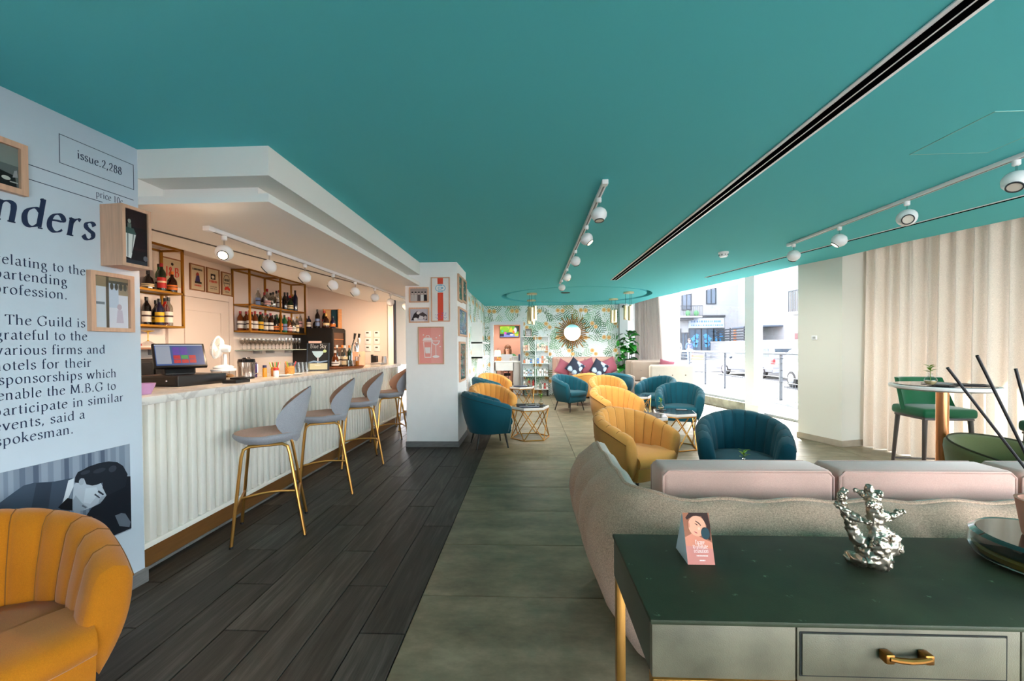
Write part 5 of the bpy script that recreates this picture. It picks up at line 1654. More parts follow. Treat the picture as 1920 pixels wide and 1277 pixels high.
# bar-wall posters
def art_mesh(name, polys, w, h, y, parent, thick=.0006):
    """flat print: polys are (points in 0..1, colour); local x right, z up, facing -y at depth y"""
    m = MB(); mats = []
    for k, (pts, c) in enumerate(polys):
        mt = flatc(c)
        if mt not in mats:
            mats.append(mt)
        m.mi = mats.index(mt)
        m.poly([(px * w, y - thick * k * .5, pz * h) for px, pz in pts])
    return m.build(name, mats, parent, smooth=0, fix=False)
def rect(x0, y0, x1, y1):
    return [(x0, y0), (x1, y0), (x1, y1), (x0, y1)]
def oval(cx, cy, rx, ry, n=18, a0=0, a1=2 * PI):
    return [(cx + rx * math.cos(a0 + (a1 - a0) * i / n), cy + ry * math.sin(a0 + (a1 - a0) * i / n)) for i in range(n if abs(a1 - a0 - 2 * PI) < 1e-6 else n + 1)]
def make_picture(label, loc, rz, w, h, art, fw=.016, depth=.02, inset=None, frame_m=None, glazed=True, mat_c=None, name='picture_frame'):
    """hangs with its back at local y=0, lower left corner at the origin"""
    t = thing(name, label, 'picture', loc, rz)
    fm = frame_m or M_OAK
    m = MB()
    for a in ([(0, 0), (w, 0), (w - fw, fw), (fw, fw)], [(w, 0), (w, h), (w - fw, h - fw), (w - fw, fw)], [(w, h), (0, h), (fw, h - fw), (w - fw, h - fw)], [(0, h), (0, 0), (fw, fw), (fw, h - fw)]):
        m.prismy(a, -depth, -.001)
    m.build('frame', fm, t, smooth=0)
    iw, ih = w - 2 * fw, h - 2 * fw
    yb = -depth * .45 if inset is None else -(depth - inset)
    p = MB().box(fw, w - fw, yb, -.001, fw, h - fw).build('backing', mat('mount_card', (226, 224, 220), .8), t, smooth=0)
    a = art_mesh('print', art, iw, ih, yb - .0008, p)
    a.location = (fw, 0, fw)
    if glazed:
        MB().quad((fw, -depth + .003, fw), (w - fw, -depth + .003, fw), (w - fw, -depth + .003, h - fw), (fw, -depth + .003, h - fw)).build('glazing', M_GLAZE, t, smooth=0, fix=False)
    return t
def bars(rnd, x0, x1, z0, z1, c, n):
    out = []
    x = x0
    while x < x1 - .02:
        w = rnd.uniform(.02, .06)
        out.append((rect(x, z0, min(x + w, x1), z1), c))
        x += w + rnd.uniform(.012, .03)
    return out
rnd = random.Random(8)
PAPER, DARK, REDP = (206, 190, 160), (44, 40, 38), (196, 62, 44)
def whisky_art(kind):
    a = [(rect(0, 0, 1, 1), PAPER), (rect(.05, .04, .95, .96), (196, 180, 150))]
    if kind == 0:
        a += [(oval(.5, .84, .07, .05), DARK)]
    elif kind == 1:
        a += bars(rnd, .12, .88, .80, .88, DARK, 8) + [(oval(.5, .62, .12, .1), (150, 60, 50)), ([(.3, .3), (.7, .3), (.62, .6), (.4, .58)], (60, 50, 90)), (rect(.28, .26, .8, .34), DARK)] + bars(rnd, .25, .75, .14, .2, REDP, 6)
    elif kind == 2:
        a += [(rect(.3, .56, .72, .8), DARK), (oval(.5, .67, .13, .06), (220, 210, 190)), (rect(.42, .59, .46, .66), (220, 210, 190)), (rect(.55, .59, .59, .66), (220, 210, 190))] + bars(rnd, .16, .84, .42, .52, REDP, 6) + bars(rnd, .2, .8, .14, .17, DARK, 9) + bars(rnd, .2, .8, .22, .25, DARK, 9)
    else:
        a += [(oval(.5, .62, .36, .32), DARK), (oval(.5, .62, .33, .29), (196, 180, 150))] + bars(rnd, .25, .75, .62, .74, DARK, 5) + bars(rnd, .2, .8, .5, .56, DARK, 8) + [([(.2, .3), (.5, .4), (.8, .3), (.78, .18), (.5, .24), (.22, .18)], REDP)] + bars(rnd, .3, .7, .1, .14, DARK, 8)
    return a
PO = []
for k, (ya, yb, z0, z1, lab) in enumerate(((4.47, 4.76, 2.1, 2.47, 'red lettered whisky poster in an oak frame behind the short brass shelf'), (4.86, 5.09, 2.14, 2.47, 'framed poster with a small figure in red and blue, above the white bar door'),
                                      (5.12, 5.34, 2.14, 2.47, 'framed poster with a bull in a dark box over red lettering'), (5.375, 5.575, 2.14, 2.46, 'framed oval label poster with red ribbon, beside the long brass shelf'))):
    PO.append(make_picture(lab, (-4.2, ya, z0), PI / 2, yb - ya, z1 - z0, whisky_art(k), .014, .018, None, mat('dark_oak_frame', (150, 100, 62), .5), False))

# glass shelf with stemware
gs = thing('glass_shelf', 'clear glass wall shelf carrying a row of stem glasses behind the bar', 'shelf', (-4.2, 5.62, 1.385))
MB().box(0, .28, 0, 1.37, -.012, 0).build('glass_board', mat('green_edge_glass', (190, 206, 196), .1, spec=.6), gs, smooth=0, bevel=.002)
for y in (.4, .7, 1.2):
    MB().rbox(0, .12, y - .02, y + .02, -.06, -.013, .004).build('bracket', M_STEEL, gs)
def stem_glass(label, loc, kind, group, m=M_STEM):
    t = thing('stem_glass', label, 'glass', loc, 0, group)
    if kind not in BG:
        h = {'wine': .165, 'flute': .19, 'coupe': .15}[kind]
        rb = {'wine': .036, 'flute': .024, 'coupe': .045}[kind]
        zb = {'wine': .075, 'flute': .07, 'coupe': .095}[kind]
        a = MB().lathe([(0, .004), (.03, .002), (.031, .004), (.006, .010), (.0035, .02), (.0035, zb - .006), (.006, zb)], 16).build('stem', m, t)
        b = MB().lathe([(.004, zb), (rb * .6, zb + .01), (rb, zb + (h - zb) * .45), (rb * .92, h)], 18).build('bowl', m, t)
        BG[kind] = (a, b)
    else:
        for o in BG[kind]:
            c = o.copy(); COL.objects.link(c); c.parent = t
    return t
k = 0
for y in range(14):
    for rx in range(2):
        kind = 'wine' if y < 9 else 'flute'
        stem_glass('%s on the glass shelf, %s pair from near end, %s wall' % ({'wine': 'wine glass', 'flute': 'narrow flute'}[kind], NTH[y], 'at' if rx == 0 else 'off'),
                   (-4.13 + rx * .12, 5.68 + y * .096, 1.386), kind, 'stem glasses on the glass shelf')

# dark cabinet at the end of the bar wall
cb = thing('wine_cabinet', 'tall black cabinet with a glazed brown shelved door at the end of the bar', 'cabinet', (-4.2, 7.03, 0))
MB().box(.005, .72, 0, .5, 0, 1.76).build('carcass', M_BLACK, cb, smooth=0, bevel=.004)
MB().box(.72, .735, 0, .05, .05, 1.74).box(.72, .735, .45, .5, .05, 1.74).box(.72, .735, .05, .45, 1.68, 1.74).box(.72, .735, .05, .45, .05, .1).build('door', M_BLACK, cb, smooth=0)
MB().box(.72, .722, .05, .45, .1, 1.68).build('door_glass', mat('brown_cabinet_glass', (88, 56, 36), .1), cb, smooth=0)
for z in (.5, .8, 1.1, 1.4, 1.55):
    MB().box(.722, .727, .06, .44, z, z + .015).build('shelf_front', mat('beech_edge', (196, 130, 76), .5), cb, smooth=0)
cabt = [('slim', CLR, PNK, WC, .8), ('round', DKB, CRM, GC, .7), ('tall', NAVY, WHT, KC, .75), ('round', DKB, None, WC, .7), ('tall', BLK, BLU, KC, 1.15), ('tall', BLK, LRD, RC, 1.1), ('squat', DKB, CRM, GC, 1.4), ('round', NAVY, ORG, KC, .85)]
for i, (sh, g, l, c, h) in enumerate(cabt):
    make_bottle(sh, g, l, c, (-4.10 + i * .079, 7.12 + (i % 2) * .09, 1.76), '%s bottle, %s label, on the black cabinet, %s from the wall' % (CN[g], LN[l], NTH[i]), 'bottles on the black cabinet', h)
bx = thing('wooden_gift_box', 'open wooden gift box standing behind the bottles on the black cabinet', 'box', (-3.78, 7.30, 1.76))
MB().box(0, .30, .1, .12, 0, .36).box(0, .02, 0, .1, 0, .36).box(.28, .30, 0, .1, 0, .36).box(.02, .28, 0, .1, 0, .02).build('box_body', mat('pine_box', (206, 150, 100), .6, var=.15, stretch=(1, 1, 10)), bx, smooth=0)
MB().box(.02, .10, .09, .1, .02, .34).build('cream_panel', mat('cream_card', (224, 190, 140), .7), bx, smooth=0)
MB().box(.12, .24, .08, .1, .02, .35).build('teal_panel', mat('printed_teal_card', (24, 74, 90), .5), bx, smooth=0)

# ------------------------------------------------------------------ things on the bar
ZT = 1.11
bd = thing('chalkboard', 'black chalkboard with a drawn blue cocktail and lime, standing on the bar', 'chalkboard', (-2.86, 5.12, ZT), R(12))
bt = MB(); bt.T = Matrix.Rotation(R(-6), 4, 'X')
bt.box(0, .25, -.008, .008, 0, .36)
bt.build('board', mat('chalkboard_black', (26, 30, 34), .8), bd, smooth=0)
fr = MB(); fr.T = Matrix.Rotation(R(-6), 4, 'X')
fr.box(-.012, 0, -.012, .01, 0, .36).box(.25, .262, -.012, .01, 0, .36).box(-.012, .262, -.012, .01, -.0, .012)
fr.build('frame', mat('navy_frame', (40, 56, 72), .5), bd, smooth=0)
GL = (176, 206, 220)
ch = [([(.2, .70), (.8, .70), (.72, .58), (.58, .47), (.42, .47), (.28, .58)], GL), ([(.47, .48), (.53, .48), (.525, .20), (.475, .20)], (206, 206, 216)), (oval(.83, .70, .09, .055), (186, 206, 150)), (rect(.03, .03, .97, .26), (206, 206, 176)), ([(.03, .26), (.3, .30), (.6, .27), (.97, .33), (.97, .36), (.6, .33), (.3, .36), (.03, .31)], (132, 160, 190)), (oval(.5, .19, .16, .012), (226, 226, 220))]
a_ = art_mesh('chalk_drawing', ch, .25, .36, -.0095, bd)
a_.rotation_euler = (R(-6), 0, 0)
MB().box(.02, .17, -.014, .012, .355, .385).build('clip', mat('pinkish_clip', (206, 176, 166), .6), bd, smooth=0)
MB().box(.02, .23, .02, .09, 0, .012).build('foot', M_BLACK, bd, smooth=0)
tr = thing('serving_tray', 'oval wooden tray holding bottles and glasses on the bar', 'tray', (-2.64, 5.74, ZT), R(68))
m = MB()
m.T = Matrix.Diagonal((1, .5, 1, 1))
m.lathe([(0, 0), (.29, 0), (.31, .012), (.315, .03), (.30, .03), (.29, .014), (0, .012)], 36)
m.build('tray_body', mat('walnut_tray', (128, 74, 40), .4, var=.15, stretch=(8, 1, 1)), tr)
for i, (sh, g, l, c, h, dx, dy) in enumerate((('round', AMB, WHT, WC, .95, -.05, -.20), ('tall', CLR, WHT, WC, 1.1, -.09, -.08), ('tall', CLR, CRM, WC, 1.08, .02, -.03), ('tall', CLR, WHT, ORG, 1.1, -.08, .07), ('slim', DKG, None, ORG, 1.0, -.0, .16))):
    make_bottle(sh, g, l, c, (-2.66 + dx * .8, 5.74 + dy, ZT + .0136), '%s bottle on the wooden bar tray, %s from its near end' % (CN[g] + (' %s-labelled' % LN[l] if l else ''), NTH[i]), 'bottles on the bar tray', h)
def tumbler(label, loc, r, h, group, fill=None, key='t'):
    t = thing('tumbler', label, 'glass', loc, 0, group)
    MB().lathe([(0, .004), (r * .85, .002), (r * .88, 0), (r, h), (r - .002, h), (r * .84, .008)], 16).build('glass_wall', M_CLEAR, t)
    if fill:
        MB().lathe([(0, .006), (r * .82, .006), (r * .9, h * .55), (0, h * .55)], 14).build('contents', fill, t)
    return t
tumbler('amber filled tumbler at the far end of the bar tray', (-2.57, 5.96, ZT + .013), .032, .15, 'glasses on the bar tray', mat('amber_drink', (226, 140, 40), .2))
tumbler('empty tumbler between the bottles on the bar tray', (-2.56, 5.80, ZT + .013), .034, .1, 'glasses on the bar tray')
tumbler('empty tumbler beside the round bottle on the bar tray', (-2.57, 5.68, ZT + .013), .034, .1, 'glasses on the bar tray')
for i in range(4):
    for j in range(2):
        tumbler('upturned tumbler on the bar beside the chalkboard, %s %s' % (NTH[i], 'in the front row' if j else 'in the rear row'), (-2.82 + j * .09, 4.62 + i * .085, ZT), .034, .12, 'tumblers beside the chalkboard')
bt_ = thing('beer_tap', 'copper beer tap block with chrome font and black levers', 'beer tap', (-2.78, 6.38, ZT))
MB().rbox(-.11, .11, -.13, .13, 0, .23, .006).build('copper_box', mat('pale_copper_box', (232, 176, 146), .4, metal=.3), bt_)
MB().lathe([(0, .23), (.036, .23), (.036, .36), (.03, .38), (0, .38)], 20, (0, .06)).build('font', M_CHROME, bt_)
m = MB(); m.T = Matrix.Translation((.05, .02, .40)) @ Matrix.Rotation(PI / 2, 4, 'Y') @ Matrix.Rotation(R(-40), 4, 'X')
m.lathe([(0, -.01), (.05, -.01), (.054, 0), (.05, .012), (0, .012)], 24)
bdg = m.build('badge', mat('white_badge', (236, 232, 230), .4), bt_)
m = MB(); m.T = Matrix.Translation((.05, .02, .40)) @ Matrix.Rotation(PI / 2, 4, 'Y') @ Matrix.Rotation(R(-40), 4, 'X')
m.T = m.T @ Matrix.Diagonal((1, 1.5, 1, 1))
m.lathe([(0, .0135), (.026, .0135), (.026, .014), (0, .0145)], 20)
m.build('badge_emblem', mat('badge_red', (206, 40, 40), .4), bdg)
for yy in (-.1, .06):
    MB().tube([(0, yy, .34), (.02, yy, .40), (.03, yy, .43)], .008, 8).tube([(.03, yy, .43), (.045, yy, .52)], [.014, .02], 10).build('lever', M_BLACK, bt_)
MB().tube([(0, -.13, .02), (0, -.13, .27), (.0, -.115, .33), (.0, -.06, .36), (.0, -.0, .33), (.0, .01, .28)], .012, 10).build('chrome_arch', M_CHROME, bt_)
MB().tube([(.06, -.1, .22), (.1, -.1, .21), (.115, -.1, .15)], .009, 8).build('spout', M_CHROME, bt_)
t = thing('drip_tray', 'shallow steel drip tray on the bar beyond the beer tap', 'tray', (-2.62, 6.98, ZT))
MB().rbox(-.09, .09, -.17, .17, 0, .03, .006).build('tray_body', M_STEEL, t)
MB().box(-.075, .075, -.15, .15, .03, .032).build('grid', mat('pale_grid', (206, 206, 206), .4), t, smooth=0)
t = thing('milk_jug', 'small steel jug with a curved handle at the far end of the bar', 'jug', (-2.5, 6.9, ZT + .033))
MB().lathe([(0, 0), (.04, 0), (.042, .01), (.036, .10), (.038, .11), (.035, .11), (.033, .1), (.038, .012), (0, .006)], 20).build('jug_body', M_STEEL, t)
MB().tube([(0, .036, .10), (0, .075, .095), (0, .085, .06), (0, .075, .03), (0, .042, .02)], .005, 8).build('handle', M_STEEL, t)
t = thing('card_terminal', 'black card terminal standing on the far end of the bar', 'terminal', (-2.75, 7.12, ZT))
MB().rbox(-.05, .05, -.04, .04, 0, .15, .01).build('terminal_body', M_BLKPLASTIC, t)
MB().rbox(-.062, -.03, -.03, .03, .02, .17, .01).build('handset', M_BLACK, t)

# till by the printed wall
t = thing('till', 'black till with a tilted colour touch screen on a cash drawer, by the printed wall', 'till', (-2.90, 3.24, ZT), R(-12))
MB().rbox(-.16, .26, -.2, .2, 0, .085, .006).build('cash_drawer', M_BLKPLASTIC, t)
MB().box(-.14, .24, -.202, -.199, .02, .07).build('drawer_front', M_BLACK, t, smooth=0)
MB().ball((.15, -.204, .045), .008, .006, .008, 10, 6).build('lock', M_CHROME, t)
MB.GT = Matrix.Rotation(R(62), 4, 'Z')
MB().prismx([(-.06, .085), (.12, .085), (.08, .2), (.02, .24), (-.02, .2)], -.1, .1).build('stand', M_BLKPLASTIC, t, smooth=0, bevel=.008)
MB.GT = None
sm = MB(); ST_ = Matrix.Rotation(R(62), 4, 'Z') @ Matrix.Translation((0, -.05, .235)) @ Matrix.Rotation(R(-38), 4, 'X'); sm.T = ST_
sm.rbox(-.17, .17, -.014, .016, -.12, .12, .006)
scr = sm.build('screen', M_BLKPLASTIC, t)
def emit(c, k=.2):
    return mat('screen_%02x%02x%02x_%d' % (*c, int(k * 100)), tuple(int(x * .1) for x in c), .4, emit=(c, k))
sm = MB(); sm.T = ST_
smats = [emit((44, 84, 140)), emit((150, 160, 176)), emit((92, 60, 160)), emit((190, 40, 50)), emit((60, 150, 80)), emit((220, 224, 230))]
sm.quad((-.155, -.0155, -.105), (.155, -.0155, -.105), (.155, -.0155, .105), (-.155, -.0155, .105))
sm.mi = 1; sm.quad((-.15, -.016, -.09), (-.06, -.016, -.09), (-.06, -.016, .09), (-.15, -.016, .09))
sm.mi = 5; sm.quad((-.155, -.016, .096), (.155, -.016, .096), (.155, -.016, .105), (-.155, -.016, .105))
for r_ in range(4):
    for c_ in range(3):
        sm.mi = (2, 2, 3, 3)[3 - r_] if (r_, c_) != (1, 1) else 4
        x0, z0 = -.045 + c_ * .05, -.085 + r_ * .042
        if r_ > 1 and c_ == 2: continue
        sm.quad((x0, -.0165, z0), (x0 + .044, -.0165, z0), (x0 + .044, -.0165, z0 + .037), (x0, -.0165, z0 + .037))
sm.build('touch_display', smats, scr, smooth=0, fix=False)
t = thing('purple_bowl', 'lilac plastic bowl on the bar corner beside the till', 'bowl', (-2.50, 2.52, ZT))
MB().lathe([(0, 0), (.04, 0), (.06, .05), (.065, .07), (.06, .07), (.038, .008), (0, .006)], 20).build('bowl_body', mat('lilac_plastic', (196, 150, 196), .4), t)
t = thing('flat_black_printer', 'flat black card reader lying beside the till', 'card reader', (-2.50, 3.36, ZT))
MB().rbox(-.06, .06, -.09, .09, 0, .03, .006).build('reader_body', M_BLKPLASTIC, t)
MB().rbox(-.045, .045, -.02, .075, .03, .045, .006).build('lid', M_BLACK, t)
for i, (c, nm, y) in enumerate((((206, 40, 56), 'red', 3.3), ((226, 180, 40), 'yellow', 3.52))):
    t = thing('cocktail_glass', '%s tinted cocktail glass hung upside down below the short brass shelf' % nm, 'glass', (-4.06, 4.0 + i * .16, 1.44), 0, 'coloured cocktail glasses')
    gm = mat('tinted_%s_glass' % nm, c, .1, spec=.6)
    MB().lathe([(0, .16), (.055, .16), (.052, .155), (.006, .14), (.004, .06), (.012, .05)], 18).build('stem', gm, t)
    MB().lathe([(.01, .055), (.06, .02), (.066, 0), (.062, 0)], 18).build('bowl', gm if i == 0 else M_CLEAR, t)
t = thing('wall_ledge', 'small dark ledge under the coloured cocktail glasses behind the till', 'shelf', (-4.2, 3.6, 1.40))
MB().box(0, .24, 0, .85, 0, .02).build('board', mat('warm_ledge', (150, 110, 84), .5), t, smooth=0)
MB().box(0, .05, .1, .13, -.06, 0).box(0, .05, .7, .73, -.06, 0).build('bracket', M_STEEL, t, smooth=0)
t = thing('dark_bar_fridge', 'dark low unit under the small ledge behind the till', 'cabinet', (-4.2, 3.3, 0))
MB().box(.005, .5, 0, 1.05, 0, 1.30).build('carcass', M_BLACK, t, smooth=0, bevel=.004)
MB().box(.5, .515, .03, .5, .08, 1.27).build('door', M_BLKPLASTIC, t, smooth=0); MB().box(.5, .515, .55, 1.02, .08, 1.27).build('door', M_BLKPLASTIC, t, smooth=0)

# white desk fan
t = thing('desk_fan', 'white desk fan on the bar, turned towards the till', 'fan', (-2.72, 3.5, ZT + .115), R(-70))
MB().lathe([(0, 0), (.075, 0), (.08, .012), (.06, .026), (.02, .034), (0, .034)], 24).build('base', M_WPLASTIC, t)
MB().tube([(0, .01, .03), (0, .012, .13)], [.018, .013], 12).build('neck', M_WPLASTIC, t)
FT = Matrix.Translation((0, -.03, .185)) @ Matrix.Rotation(PI / 2 - R(8), 4, 'X')
m = MB(); m.T = FT
m.lathe([(0, -.085), (.03, -.08), (.036, -.03), (.03, -.01), (0, -.005)], 18)
m.build('motor', M_WPLASTIC, t)
m = MB(); m.T = FT
for r_ in (.09, .1):
    m.tube([(r_ * math.cos(2 * PI * i / 28), r_ * math.sin(2 * PI * i / 28), .02) for i in range(28)], .004, 6, closed=True)
for k in range(36):
    a = 2 * PI * k / 36
    m.tube([(.02 * math.cos(a), .02 * math.sin(a), .05), (.07 * math.cos(a), .07 * math.sin(a), .048), (.1 * math.cos(a), .1 * math.sin(a), .02), (.08 * math.cos(a), .08 * math.sin(a), -.01), (.03 * math.cos(a), .03 * math.sin(a), -.02)], .0014, 4)
m.lathe([(0, .052), (.022, .05), (.022, .046), (0, .046)], 16)
tag(m.build('grille', M_WPLASTIC, t), kind='stuff')
for k in range(3):
    m = MB(); m.T = FT @ Matrix.Rotation(2 * PI * k / 3, 4, 'Z')
    m.grid(lambda u, v: ((.018 + .066 * u), (v - .5) * (.03 + .05 * u), .012 + (v - .5) * .022), 6, 6)
    m.build('blade', M_WPLASTIC, t, fix=False)
t = thing('cookie_jar', 'glass jar of golden cookies with a white lid under the desk fan', 'jar', (-2.72, 3.5, ZT))
MB().lathe([(.0, .003), (.085, .003), (.09, .01), (.09, .095), (.088, .095)], 26).build('glass_wall', M_CLEAR, t)
MB().lathe([(0, .115), (.088, .113), (.095, .108), (.095, .095), (0, .095)], 26).build('lid', M_WPLASTIC, t)
rnd = random.Random(2)
m = MB()
for k in range(14):
    m.ball((rnd.uniform(-.055, .055), rnd.uniform(-.055, .055), .02 + .012 * (k % 5)), .028, .028, .009, 10, 6)
tag(m.build('cookies', mat('golden_cookie', (206, 140, 56), .7, var=.2, vscale=60), t), kind='stuff')
# blender jug and jars
t = thing('glass_dispenser', 'ribbed glass dispenser with a black lid on the bar beside the fan', 'dispenser', (-2.74, 3.82, ZT))
MB().grid(lambda u, v: ((.072 + .003 * math.sin(u * 2 * PI * 16)) * math.cos(2 * PI * u) * (.9 + .1 * v), (.072 + .003 * math.sin(u * 2 * PI * 16)) * math.sin(2 * PI * u) * (.9 + .1 * v), .02 + .14 * v), 96, 5, cu=True).build('ribbed_wall', glass('smoky_ribbed_glass', (196, 186, 176), 1.6, .05, .22), t)
MB().lathe([(0, 0), (.068, 0), (.07, .02), (0, .022)], 24).build('foot', M_BLACK, t)
MB().lathe([(0, .205), (.03, .205), (.035, .195), (.07, .19), (.076, .16), (0, .16)], 26).build('lid', mat('dark_chrome', (52, 52, 56), .15, metal=.8), t)
MB().tube([(.07, 0, .15), (.11, 0, .14), (.11, 0, .06), (.07, 0, .04)], .006, 8).build('handle', M_CHROME, t)
rnd = random.Random(12)
def jar(label, x, y, r, h, body, topc, group, utens=None):
    t = thing('jar', label, 'jar', (x, y, ZT), 0, group)
    MB().lathe([(0, 0), (r * .94, 0), (r, .006), (r, h * .8), (r * .9, h * .86), (r * .9, h)], 16).build('jar_body', body, t)
    if topc:
        MB().lathe([(0, h + .02), (r * .9, h + .02), (r * .95, h - .005), (0, h - .005)], 16).build('lid', topc, t)
    for q in range(utens or 0):
        a = q * 2.2 + x * 40
        c = mat('stick_%d' % (q % 5), ((206, 40, 40), (60, 150, 60), (170, 200, 50), (206, 208, 212), (226, 130, 60))[q % 5], .4)
        MB().tube([(.25 * r * math.cos(a), .25 * r * math.sin(a), .01), (1.3 * r * math.cos(a), 1.3 * r * math.sin(a), h + .05)], .005, 6).build('stirrer', c, t)
    return t
MIX = mat('mixed_snacks', (206, 140, 66), .5, var=.5, vscale=90)
jar('purple topped bottle jar beside the glass dispenser', -2.78, 3.99, .024, .13, mat('dark_purple', (52, 36, 90), .3), mat('purple_cap', (60, 40, 110), .4), 'jars along the bar')
jar('amber jar with a dark blue cap on the bar', -2.70, 4.03, .02, .1, mat('amber_jar', (206, 140, 30), .3), mat('navy_cap', (30, 36, 80), .4), 'jars along the bar')
jar('white jar with a red lid at the bar edge', -2.60, 4.06, .026, .07, M_WPLASTIC, mat('red_lid', (206, 36, 40), .4), 'jars along the bar')
jar('glass of orange snacks with coloured stirrers, nearest of three', -2.68, 4.17, .04, .095, MIX, None, 'snack glasses on the bar', 5)
jar('glass of orange snacks with coloured stirrers, middle of three', -2.76, 4.29, .04, .09, MIX, None, 'snack glasses on the bar', 4)
jar('wide glass of snacks with green and white stirrers, farthest of three', -2.66, 4.40, .048, .095, MIX, None, 'snack glasses on the bar', 5)
for i, (y, lab) in enumerate(((4.15, 'white saucer under the near snack glass'), (4.36, 'white saucer under the far snack glass'))):
    t = MB().lathe([(0, .001), (.05, .001), (.085, .010), (.087, .013), (.05, .005), (0, .004)], 28).build('saucer', M_WPLASTIC, loc=(-2.57, y, ZT))
    tag(t, lab.replace('under', 'before'), 'saucer', 'saucers on the bar')
# thermostats, cable and socket on the end wall
for i in range(2):
    for j in range(3):
        t = thing('thermostat', 'white thermostat with dark display, %s of three in the %s column on the end wall' % (('lowest', 'middle', 'highest')[j], ('near', 'far')[i]), 'thermostat', (-3.04 + i * .172, 7.55, 1.375 + j * .138), 0, 'thermostats on the bar end wall')
        MB().rbox(-.055, .055, -.018, 0, -.045, .065, .004).build('casing', M_WPLASTIC, t)
        MB().box(-.028, .02, -.0195, -.017, .022, .045).build('display', mat('olive_display', (60, 62, 48), .3), t, smooth=0)
tag(MB().tube([(-2.66, 7.54, 2.25), (-2.66, 7.54, 1.9), (-2.665, 7.538, 1.6), (-2.67, 7.54, 1.2)], .006, 6).build('wall_cable', mat('pale_cable', (196, 190, 186), .6)), 'thin pale cable running down the end wall behind the bar', 'cable')
